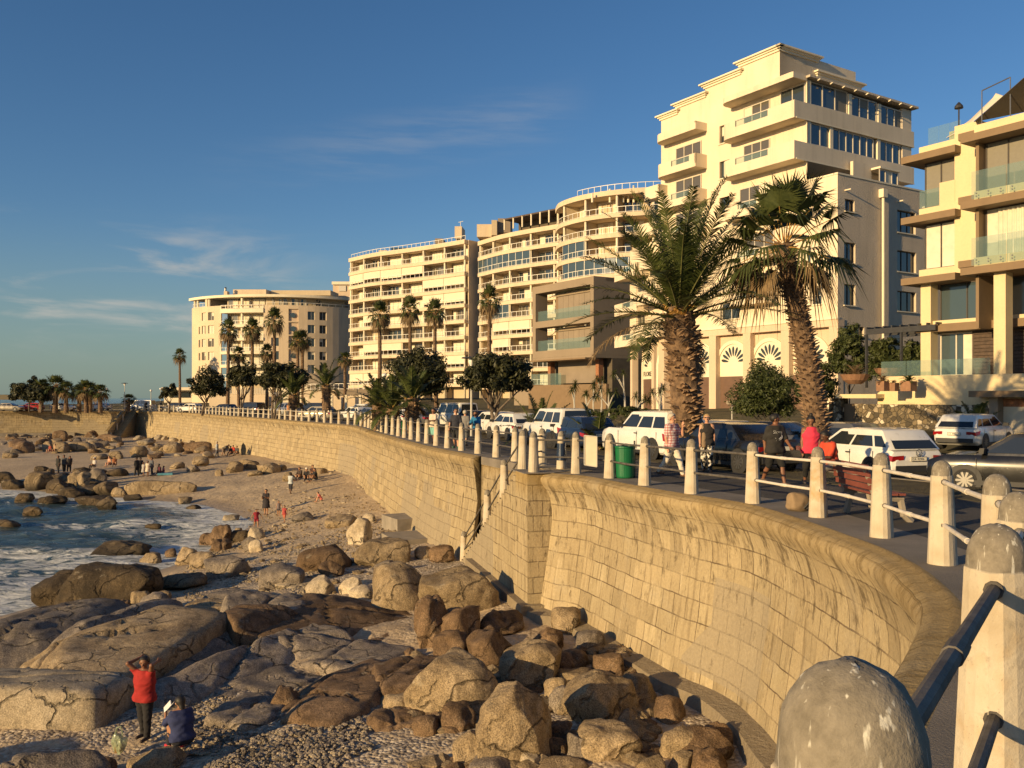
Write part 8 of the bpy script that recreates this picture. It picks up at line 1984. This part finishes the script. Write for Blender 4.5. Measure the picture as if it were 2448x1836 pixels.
def person(label, loc, az, H=1.72, skin='tan', hair='black', top=None, sleeve=.55, bottom=None, bl=.5, skirt=None, legs=((8, 4), (-8, 10)), arms=((6, 8, 12), (-6, 8, 12)), lean=0, sit=False, head=(0, 0), shoes=(.05, .035, .03), h=.020, long_hair=0.0, glasses=False, hat=None, bulk=1.0, bun=False, group=None, shawl=None, name='person', onground=True):
    """az: facing, degrees from +y towards +x. legs: (thigh forward, knee bend) for the two legs; arms: (forward, outward, elbow bend)"""
    if sit and 80 < legs[0][0] < 100 and 'bench' not in label: legs = ((118, 96), (108, 88) if legs[1][0] > 62 else (84, 20))
    t = thing(name, label, 'person', loc, group); t.rotation_euler = (0, 0, math.pi / 2 - R(az)); S = H
    hipz = .515 * S; lt, ls = .245 * S, .235 * S; J = {}
    low = 0.0
    for i, sd2 in ((0, 1), (1, -1)):
        a, kb = R(legs[i][0]), R(legs[i][1]); hip = V(0, sd2 * .052 * S, 0); spread = .03 if not sit else .12
        kn = hip + V(math.sin(a), sd2 * spread, -math.cos(a)).normalized() * lt; b = a - kb; an = kn + V(math.sin(b), 0, -math.cos(b)) * ls
        ft = b if abs(b) > .5 and not sit else 0; toe = an + V(math.cos(max(-.5, min(.5, ft))) * .105 * S, sd2 * .012 * S, -.022 * S + (.0 if sit else 0))
        J['hip', i], J['kn', i], J['an', i], J['toe', i] = hip, kn, an, toe; low = min(low, an.z - .038 * S, toe.z - .016 * S)
    if sit: low = min(low, -.088 * S * bulk)
    up = V(0, 0, -low if onground else 0)
    for k in J: J[k] = J[k] + up
    la = R(lean); sp = V(math.sin(la), 0, math.cos(la)); pel = up.copy(); ch = pel + sp * .20 * S; sh = pel + sp * .300 * S; nk = pel + sp * .345 * S
    hd_dir = (sp + V(math.sin(R(head[0])) * .8, 0, 0)).normalized(); hc = nk + hd_dir * .082 * S; yaw = R(head[1]); hf = V(math.cos(yaw) * math.cos(R(head[0])), math.sin(yaw), -math.sin(R(head[0]))).normalized(); hs = V(0, 0, 1).cross(hf).normalized(); hu = hf.cross(hs)
    side = V(0, 1, 0); fwd = sp.cross(V(0, -1, 0)) ; fwd = V(math.cos(la), 0, -math.sin(la))
    B = []; u = S * bulk
    torso = [(pel - side * .045 * u, pel + side * .045 * u, .072 * u, .072 * u), (pel + sp * .10 * S - side * .035 * u, pel + sp * .10 * S + side * .035 * u, .066 * u, .066 * u), (ch - side * .05 * u, ch + side * .05 * u, .068 * u, .068 * u), (sh - side * .078 * S - sp * .012 * S, sh + side * .078 * S - sp * .012 * S, .046 * u, .046 * u), (pel, ch, .074 * u, .074 * u), (ch, sh, .07 * u, .055 * u)]
    B += [(*p, .03 * S) for p in torso]; B.append((sh, nk + hd_dir * .03 * S, .034 * S, .031 * S))
    B += [(hc + hu * .012 * S, hc + hu * .012 * S - hf * .012 * S, .054 * S, .056 * S), (hc - hu * .030 * S + hf * .016 * S, hc - hu * .046 * S + hf * .022 * S, .038 * S, .027 * S), (hc - hu * .006 * S + hf * .050 * S, hc - hu * .020 * S + hf * .060 * S, .009 * S, .011 * S, .008)]
    for s in (-1, 1): B.append((hc - hu * .008 * S + hs * s * .053 * S, hc - hu * .022 * S + hs * s * .053 * S - hf * .006 * S, .012 * S, .010 * S, .006))
    for i, s in ((0, 1), (1, -1)):
        B += [(J['hip', i], J['kn', i], .056 * u, .036 * S, .025 * S), (J['kn', i], J['kn', i].lerp(J['an', i], .35) - V(.012 * S, 0, 0), .034 * S, .036 * S), (J['kn', i].lerp(J['an', i], .35) - V(.012 * S, 0, 0), J['an', i], .035 * S, .021 * S), (J['an', i] - V(.015 * S, 0, .012 * S), J['toe', i], .024 * S, .016 * S)]
        f, o_, eb = (R(x) for x in arms[i]); shp = sh + side * s * .098 * S - sp * .012 * S
        d = V(math.sin(f) * math.cos(o_), s * math.sin(o_), -math.cos(f) * math.cos(o_)); d = V(d.x * math.cos(la) + d.z * math.sin(la) * 1.0, d.y, d.z * math.cos(la) - d.x * math.sin(la)) if abs(la) > .3 else d
        el = shp + d * .172 * S; ax = V(0, -s * .0, 0); f2 = f + eb; inw = -s * math.sin(min(eb, 1.6)) * .45
        d2_ = V(math.sin(f2) * math.cos(o_ * .4), s * math.sin(o_ * .4) + inw, -math.cos(f2) * math.cos(o_ * .4)).normalized(); wr_ = el + d2_ * .145 * S
        J['sh', i], J['el', i], J['wr', i] = shp, el, wr_
        B += [(shp, el, .031 * u, .025 * S), (el, wr_, .025 * S, .017 * S)]
        pn = V(0, s, 0).cross(d2_); pn = pn.normalized() if pn.length > .1 else V(1, 0, 0); lat = d2_.cross(pn).normalized()
        B.append((wr_, wr_ + d2_ * .045 * S, .017 * S, .021 * S, .008))
        for k in range(4):
            b0 = wr_ + d2_ * .045 * S + pn * (k - 1.5) * .0115 * S; l = (.036, .043, .040, .030)[k] * S; m1 = b0 + d2_ * l * .55 + lat * .004 * S; B.append((b0, m1, .0062 * S, .0058 * S, .003)); B.append((m1, m1 + (d2_ * .8 + lat * .5).normalized() * l * .5, .0058 * S, .005 * S, .003))
        tb0 = wr_ + d2_ * .014 * S + pn * .016 * S; B.append((tb0, tb0 + (d2_ * .7 + pn * .8).normalized() * .034 * S, .0075 * S, .0062 * S, .004))
    t['pose'] = 'posed'; del t['pose']
    sdf_build('body', B, h, SK[skin], t)
    g = .010 * S + h * .25
    if top is not None:
        C_ = [(p[0], p[1], p[2] + g, p[3] + g, .03 * S) for p in torso]
        if sleeve > 0:
            for i in (0, 1): C_.append((J['sh', i], J['sh', i].lerp(J['el', i], min(1, sleeve)), .031 * u + g, .028 * S + g, .02 * S))
            if sleeve > 1:
                for i in (0, 1): C_.append((J['el', i], J['el', i].lerp(J['wr', i], sleeve - 1), .027 * S + g, .022 * S + g, .02 * S))
        else:
            C_ = [c for k, c in enumerate(C_) if k != 3] + [(sh - side * .055 * S - sp * .02 * S, sh + side * .055 * S - sp * .02 * S, .040 * u + g, .040 * u + g, .02 * S)]
        C_.append((pel - sp * .03 * S - side * .045 * u, pel - sp * .03 * S + side * .045 * u, .072 * u + g * 1.2, .072 * u + g * 1.2, .03 * S))
        sdf_build('shirt', C_, h, cmat(top), t, cut=[(nk - sp * .008 * S, sp), (pel - sp * (.045 if not sit else .03) * S, -sp)])
    if bottom is not None and not skirt:
        C_ = [(pel - side * .045 * u, pel + side * .045 * u, .072 * u + g * .7, .072 * u + g * .7, .03 * S)]
        for i in (0, 1):
            q = min(1, bl * 2); C_.append((J['hip', i], J['hip', i].lerp(J['kn', i], q), .058 * u + g * .7, (.058 * u) * (1 - q) + .040 * S * q + g * .8, .02 * S))
            if bl > .5: C_.append((J['kn', i], J['kn', i].lerp(J['an', i], (bl - .5) * 2), .040 * S + g * .7, .033 * S + g * .5, .02 * S))
        sdf_build('trousers' if bl > .6 else 'shorts', C_, h, cmat(bottom), t, cut=[(pel + sp * .055 * S, sp)])
    if skirt:
        z0 = pel + sp * .09 * S; z1 = pel - V(0, 0, skirt * S); m = MB(); n = 20; vs = []
        for k in range(6):
            f = k / 5; c = z0.lerp(z1, f); rx_ = (.075 + .05 * f) * u * 1.15; ry_ = (.105 + .05 * f) * u
            for j in range(n): a = 6.283 * j / n; w = 1 + .06 * f * math.sin(a * 6); vs.append(c + V(rx_ * math.cos(a) * w, ry_ * math.sin(a) * w, 0))
        m.add(vs, [(k * n + j, k * n + (j + 1) % n, (k + 1) * n + (j + 1) % n, (k + 1) * n + j) for k in range(5) for j in range(n)] + [tuple(range(5 * n, 6 * n))]); m.v = [tuple(Vector(p) + origin(t)) for p in m.v]; m.build('skirt', cmat(bottom or top), t, smooth=True)
    if shoes is not None:
        for i in (0, 1): sdf_build('shoe', [(J['an', i] - V(.018 * S, 0, .012 * S), J['toe', i] + V(.008, 0, .002), .028 * S, .020 * S)], h, cmat(shoes), t)
    if hair:
        C_ = [(hc + hu * .018 * S, hc + hu * .014 * S - hf * .016 * S, .060 * S + h * .12, .061 * S + h * .12)]
        if long_hair: C_.append((hc - hf * .035 * S, hc - hf * .045 * S - hu * long_hair * S, .045 * S, .028 * S, .03))
        if bun: C_.append((hc + hu * .085 * S - hf * .02 * S, hc + hu * .09 * S - hf * .02 * S, .026 * S, .026 * S, .008))
        sdf_build('hair', C_, h * .8, HAIR[hair], t, cut=[(hc + hu * .030 * S + hf * .030 * S, (hf * .8 - hu * .6).normalized())])
    if hat: sdf_build('hat', [(hc + hu * .045 * S, hc + hu * .060 * S, .060 * S, .050 * S), (hc + hu * .034 * S + hf * .05 * S, hc + hu * .034 * S - hf * .06 * S, .045 * S, .05 * S, .02)], h * .8, cmat(hat), t, cut=[(hc + hu * .028 * S, -hu)])
    if glasses:
        m = MB(); o2 = origin(t)
        for s in (-1, 1): m.obox(o2 + hc + hf * .049 * S + hs * s * .020 * S + hu * .002 * S - hs * .017 * S, hs * .034 * S, hf * .008 * S, hu * .022 * S); m.tube([o2 + hc + hf * .05 * S + hs * s * .04 * S + hu * .012 * S, o2 + hc + hs * s * .057 * S + hu * .01 * S], .004 * S, 4)
        m.build('sunglasses', M['trim'], t)
    elif h < .015:
        for s in (-1, 1):
            m = MB(); o2 = origin(t); m.lathe([(.001, -.006 * S), (.0065 * S, -.003 * S), (.0065 * S, .003 * S), (.001, .006 * S)], 8, o2 + hc + hf * .0505 * S + hs * s * .020 * S + hu * .004 * S); m.build('eye', M['trim'], t)
        m = MB(); m.obox(o2 + hc + hf * .046 * S - hu * .042 * S - hs * .014 * S, hs * .028 * S, hf * .006 * S, hu * .005 * S); m.build('mouth', cmat((.16, .05, .04)), t)
    t['j'] = 0; del t['j']
    return t, J, dict(sh=sh, ch=ch, pel=pel, hc=hc, sp=sp)
def world_of(t, p): return t.matrix_basis @ Vector(p)
N_ = .0105
STAND = ((3, 2), (-3, 4))
b = PG(1606, 1138)
person('man in a plaid shirt and pale trousers strolling, one hand raised to his ear', b, 138, 1.76, 'light', 'grey', 'plaid', .75, (.60, .54, .44), .97, legs=((24, 6), (-14, 26)), arms=((38, 14, 125), (-4, 10, 14)), head=(4, 10), shoes=(.14, .07, .04), h=N_, bulk=1.1)
b = PG(1690, 1128)
t, J, K = person('fair-haired woman in sunglasses, black top, brown shawl and blotched trousers', b, 196, 1.68, 'light', 'blond', (.018, .016, .016), 0, 'blotch', .94, legs=((12, 4), (-8, 12)), arms=((-4, 8, 10), (6, 8, 16)), glasses=True, shoes=(.18, .10, .06), h=N_)
sdf_build('shawl', [(K['sh'] + V(.03, -.12, .03), K['sh'] + V(.09, -.07, -.25), .05, .065), (K['sh'] + V(.09, -.07, -.25), K['pel'] + V(.11, -.08, -.08), .065, .075), (K['sh'] + V(-.05, -.12, .03), K['sh'] + V(-.09, -.09, -.3), .05, .07), (K['sh'] + V(.03, -.12, .03), K['sh'] + V(-.05, -.12, .03), .05, .05)], N_, cmat((.22, .155, .095)), t)
b = PG(1853, 1160)
t, J, K = person('man in a black printed T-shirt and black shorts, head turned aside as he walks', b, 163, 1.75, 'brown', 'black', (.022, .02, .018), .85, (.012, .012, .012), .46, legs=((20, 6), (-16, 20)), arms=((24, 12, 34), (-18, 12, 18)), head=(2, 62), shoes=(.10, .07, .05), h=N_, bulk=1.12)
sp0 = K['sh'] + V(.104, 0, -.03)
def shirt_text(s, size, y0, z, dx=0.0):
    q = text_mb(s, size, V(0, 0, 0), V(0, 1, 0), V(0, 0, 1), .002); m = MB(); pts = []
    for p in q.v:
        yy = p[1] + y0; pts.append((K['ch'].x + .170 - .9 * yy * yy + dx, yy, K['ch'].z + z + p[2]))
    m.v = [tuple(V(*p) + origin(t)) for p in pts]; m.f, m.m = q.f, q.m; m.build('shirt_print', M['white_flat'], t)
shirt_text('Skate', .115, -.155, .045); shirt_text('S', .10, -.11, -.07); shirt_text('OFFIC', .05, -.085, -.135)
m = MB(); vs = []
for r in (.062, .046, .032, .012):
    for i in range(18): a = i * .349; yy = .035 + r * math.cos(a); vs.append(V(K['ch'].x + .173 - .9 * yy * yy, yy, K['ch'].z - .035 + r * math.sin(a)) + origin(t))
m.add(vs, [(i, (i + 1) % 18, 18 + (i + 1) % 18, 18 + i) for i in range(18)] + [(36 + i, 36 + (i + 1) % 18, 54 + (i + 1) % 18, 54 + i) for i in range(18)]); m.build('shirt_print', M['white_flat'], t)
b = PG(1938, 1160)
person('woman in a bright pink vest top and black leggings, looking down', b, 190, 1.68, 'brown', 'black', (.62, .035, .075), 0, (.012, .012, .012), .80, legs=((14, 8), (-10, 14)), arms=((6, 6, 14), (2, 7, 10)), head=(22, -6), shoes=(.06, .05, .05), h=N_, bun=True, bulk=1.05)
b = bo - bd_ * .0 + V(0, 0, .48)
c_ = PG(1990, 1218)
cs = bo + bd_ * .72; cs = V(cs.x, cs.y, prom(cs.y) + .47)
person('child in an orange shirt sitting on the end of the red bench', W(1990, 1168, 16.0), 250, 1.32, 'dark', 'black', (.55, .06, .025), .8, (.30, .28, .26), .5, legs=((82, 82), (80, 84)), arms=((26, 6, 60), (24, 6, 62)), lean=14, sit=True, head=(24, 0), h=N_)
b = PG(1090, 1071)
person('man in a navy T-shirt and dark shorts leaning on the railing, in sunglasses', b, 186, 1.74, 'light', 'brown', (.025, .027, .04), .8, (.02, .022, .025), .48, legs=((6, 2), (-6, 6)), arms=((16, 16, 14), (14, 18, 12)), glasses=True, shoes=(.05, .16, .09), h=.014)
b = PG(1036, 1060)
person('man in a pale T-shirt and turquoise shorts beside the squat young palm', b, 215, 1.72, 'brown', 'black', (.55, .46, .36), .7, (.18, .42, .38), .5, arms=((30, 14, 60), (-6, 10, 14)), h=.016)
person('grey-haired person in grey behind the man leaning on the railing', PG(1112, 1066), 20, 1.66, 'light', 'grey', (.20, .19, .18), 1.2, (.10, .10, .10), .95, h=.02)
person('person in a blue top bent over the railing near the bent tree', PG(1141, 1068), 200, 1.66, 'brown', 'black', (.02, .16, .33), 1.0, (.03, .04, .08), .9, arms=((50, 14, 40), (46, 14, 44)), lean=18, h=.016)
person('distant man in a black T-shirt walking beside a woman in a pale top', PG(915, 1016), 160, 1.74, 'light', 'grey', (.02, .02, .022), .7, (.12, .09, .07), .5, legs=((16, 4), (-12, 14)), bulk=1.15, h=.02)
person('distant woman in a pale top walking beside a man in black', PG(936, 1018), 165, 1.66, 'tan', 'brown', (.60, .50, .44), .3, (.32, .28, .26), .6, legs=((14, 4), (-12, 14)), h=.02)
person('person in orange beside the silver vehicle under the spreading tree', P2(690, 106), 200, 1.7, 'tan', 'black', (.45, .20, .08), .8, (.05, .05, .06), .9, h=.025)
person('dark-clothed person at the top of the corner stair', V(-68.2, 165.0, prom(165)), 180, 1.75, 'brown', 'black', (.03, .03, .035), 1.2, (.03, .03, .035), .95, h=.03)
person('second dark-clothed person a step from the corner stair', V(-65.6, 165.4, prom(165)), 200, 1.72, 'brown', 'black', (.025, .03, .03), 1.2, (.02, .02, .03), .95, h=.03)
person('person in a pale shirt at the railing under the small tree by the pavilion', P2(404, 152), 180, 1.7, 'tan', 'brown', (.5, .45, .4), .8, (.3, .28, .25), .95, h=.03)
# --- beach
b = ground(346, 1774)
person('man in a red T-shirt with both hands on his head, standing by the huge slab', b, 200, 1.60, 'brown', 'black', (.30, .015, .013), .85, (.015, .014, .016), .96, legs=((4, 2), (-4, 4)), arms=((150, 26, 118), (146, 30, 112)), head=(6, 20), h=N_, bulk=1.18)
b = ground(415, 1800)
b = ground(436, 1812); seat = b
t, J, K = person('woman in a navy top with a dark ponytail, sitting on a stone and reading', b, -38, 1.50, 'tan', 'black', (.022, .032, .10), 1.25, (.02, .022, .035), .9, legs=((106, 102), (98, 84)), arms=((42, 20, 74), (34, 14, 70)), lean=10, sit=True, head=(16, 4), long_hair=.16, shoes=(.50, .03, .05), h=N_, bulk=1.25)
bk = world_of(t, J['wr', 0]) + V(-.03, 0.0, .04); m = MB(); m.obox(bk, V(-.05, .10, .06), V(.10, .06, .12), V(.01, .01, .0)); m.obox(bk, V(.07, .02, .07), V(.10, .06, .12), V(.01, .01, 0)); tag(m.build('book', M['white_flat'], None, at=bk), 'open pale book held by the woman in navy', 'book')
def bp_(label, u, v, az, H, *a, **k): return person(label, ground(u, v), az, H, *a, **k)
bp_('woman in a dark knee-length dress standing on open sand with folded hands', 636, 1231, 190, 1.66, 'tan', 'black', (.022, .018, .022), .5, (.03, .026, .03), .5, skirt=.24, legs=((3, 2), (-3, 2)), arms=((22, 12, 95), (20, 12, 98)), shoes=None, h=.018, bulk=1.05)
bp_('small child in a patterned swimsuit next to the woman in the dark dress', 666, 1235, 170, 1.0, 'tan', 'black', (.16, .13, .13), 0, (.05, .05, .06), .2, arms=((6, 40, 10), (4, 12, 8)), shoes=None, h=.016)
bp_('small child in red on the sand, farther from the water than the running one', 680, 1249, 200, 1.02, 'tan', 'black', (.34, .05, .05), .3, (.45, .13, .08), .4, arms=((4, 34, 8), (4, 12, 8)), legs=((14, 8), (-10, 10)), shoes=None, h=.016)
bp_('child in red running out of the water with arms held out', 613, 1262, 150, 1.12, 'tan', 'black', (.26, .02, .035), .4, (.26, .02, .035), .3, arms=((10, 48, 6), (4, 44, 8)), legs=((24, 20), (-16, 24)), shoes=None, h=.016)
bp_('boy in a pale shirt and dark shorts pointing across the sand', 695, 1181, 20, 1.58, 'dark', 'black', (.42, .46, .48), .8, (.025, .025, .035), .72, arms=((40, 4, 30), (52, 10, 30)), shoes=None, h=.018)
bp_('child in pink crouching alone on the trampled sand', 768, 1200, 250, 1.1, 'light', 'brown', (.55, .14, .12), .3, (.50, .12, .10), .3, legs=((95, 110), (70, 90)), arms=((60, 10, 20), (50, 10, 20)), lean=30, sit=True, shoes=None, h=.02)
for i, (lab, u, v, az, tp_, ht, hr) in enumerate((('sunbather in a pale sun hat and dark clothes by the pale boulder', 733, 1152, 170, (.03, .028, .03), (.72, .68, .55), 'black'), ('seated sunbather in black with drawn-up knees by the pale boulder', 755, 1152, 230, (.016, .015, .016), None, 'black'), ('sunbather in brown reclining behind the pair at the pale boulder', 748, 1144, 150, (.14, .07, .05), None, 'brown'), ('sunbather seated on the seaward side of the pale boulder', 718, 1150, 200, (.05, .035, .03), None, 'black'))):
    bp_(lab, u, v, az, 1.66, 'tan', hr, tp_, .8, (.03, .03, .035), .9, legs=((85, 100), (70, 70)), arms=((40, 10, 50), (30, 10, 60)), lean=10 - 14 * (i == 2), sit=True, hat=ht, shoes=None, h=.022)
bp_('man in a pale blue shirt standing under the beach wall', 519, 1092, 80, 1.76, 'tan', 'grey', (.34, .38, .42), 1.4, (.10, .11, .13), .95, h=.024)
bp_('man bending forward under the beach wall', 535, 1090, 100, 1.72, 'tan', 'black', (.10, .09, .07), .8, (.20, .15, .12), .5, lean=62, arms=((70, 8, 10), (64, 8, 10)), h=.024)
for lab, u, v, c_ in (('seated person in black near the bodyboard', 553, 1090, (.025, .025, .03)), ('seated person with a red top near the bodyboard', 559, 1087, (.48, .05, .03)), ('seated person in dark grey next to the bodyboard', 568, 1089, (.06, .065, .07))): bp_(lab, u, v, 200, 1.7, 'tan', 'black', c_, .9, (.04, .04, .05), .9, legs=((90, 100), (86, 104)), lean=12, sit=True, h=.026)
for lab, u, v, az, H_, sk, tp_, bt, sl, skt in (('tall man in black in the standing family on the sand', 327, 1140, 120, 1.76, 'dark', (.02, .02, .022), (.02, .02, .022), 1.3, None), ('woman in a long dark garment in the standing family', 336, 1137, 140, 1.68, 'dark', (.03, .028, .03), (.02, .02, .02), 1.3, .40), ('girl in a pale grey dress in the standing family', 343, 1141, 210, 1.35, 'brown', (.38, .36, .34), (.36, .34, .32), .4, .2), ('girl in a white dress in the standing family', 353, 1141, 190, 1.45, 'brown', (.60, .52, .40), (.58, .5, .4), .4, .2), ('woman in a grey top behind the girls of the standing family', 363, 1139, 220, 1.68, 'brown', (.10, .11, .13), (.06, .07, .09), 1.2, None)):
    bp_(lab, u, v, az, H_, sk, 'black', tp_, sl, bt, .95, skirt=skt, shoes=None, h=.024)
bp_('seated woman in maroon at the edge of the standing family', 382, 1138, 220, 1.64, 'dark', 'black', (.09, .02, .035), 1.2, (.05, .06, .10), .95, legs=((90, 100), (60, 60)), sit=True, lean=8, h=.026); bp_('seated child in pink beside the blue towel', 391, 1135, 230, 1.2, 'brown', 'black', (.5, .16, .16), .6, (.2, .1, .1), .5, legs=((88, 100), (70, 80)), sit=True, h=.026)
bp_('bare-shouldered bather seated on the sand, one of an orange-tanned pair', 263, 1117, 200, 1.68, 'light', 'brown', None, 0, (.08, .05, .05), .3, legs=((88, 96), (80, 90)), sit=True, lean=10, shoes=None, h=.026); bp_('bather in brown seated close behind the bare-shouldered one', 274, 1116, 160, 1.66, 'tan', 'black', (.28, .10, .04), .4, (.2, .08, .05), .4, legs=((88, 96), (70, 90)), sit=True, lean=14, shoes=None, h=.026)
bp_('person in a white cap sitting behind the upright stones', 226, 1122, 210, 1.7, 'tan', 'black', (.52, .48, .44), .8, (.05, .05, .05), .9, legs=((88, 96), (70, 90)), sit=True, hat=(.6, .56, .5), h=.026)
for lab, u, v, az, tp_ in (('broad man in dark clothes standing on the rocky point', 139, 1132, 200, (.03, .03, .03)), ('person in a grey top on the rocky point, beside the broad man', 153, 1130, 170, (.10, .10, .10)), ('person stooping on the rocky point, nearest the upright stone', 165, 1130, 140, (.05, .045, .045))): bp_(lab, u, v, az, 1.74, 'brown', 'black', tp_, 1.0, (.02, .02, .022), .9, lean=30 if 'stoop' in lab else 0, shoes=None, h=.024, bulk=1.15)
bp_('bather in red sitting in the rock field under the stained wall', 120, 1083, 200, 1.66, 'light', 'brown', (.30, .06, .04), .3, (.2, .05, .04), .4, legs=((88, 96), (80, 90)), sit=True, shoes=None, h=.03); bp_('tanned bather sitting next to the one in red, in the rock field', 132, 1083, 180, 1.7, 'tan', 'black', None, 0, (.1, .05, .05), .4, legs=((88, 96), (80, 90)), sit=True, shoes=None, h=.03)
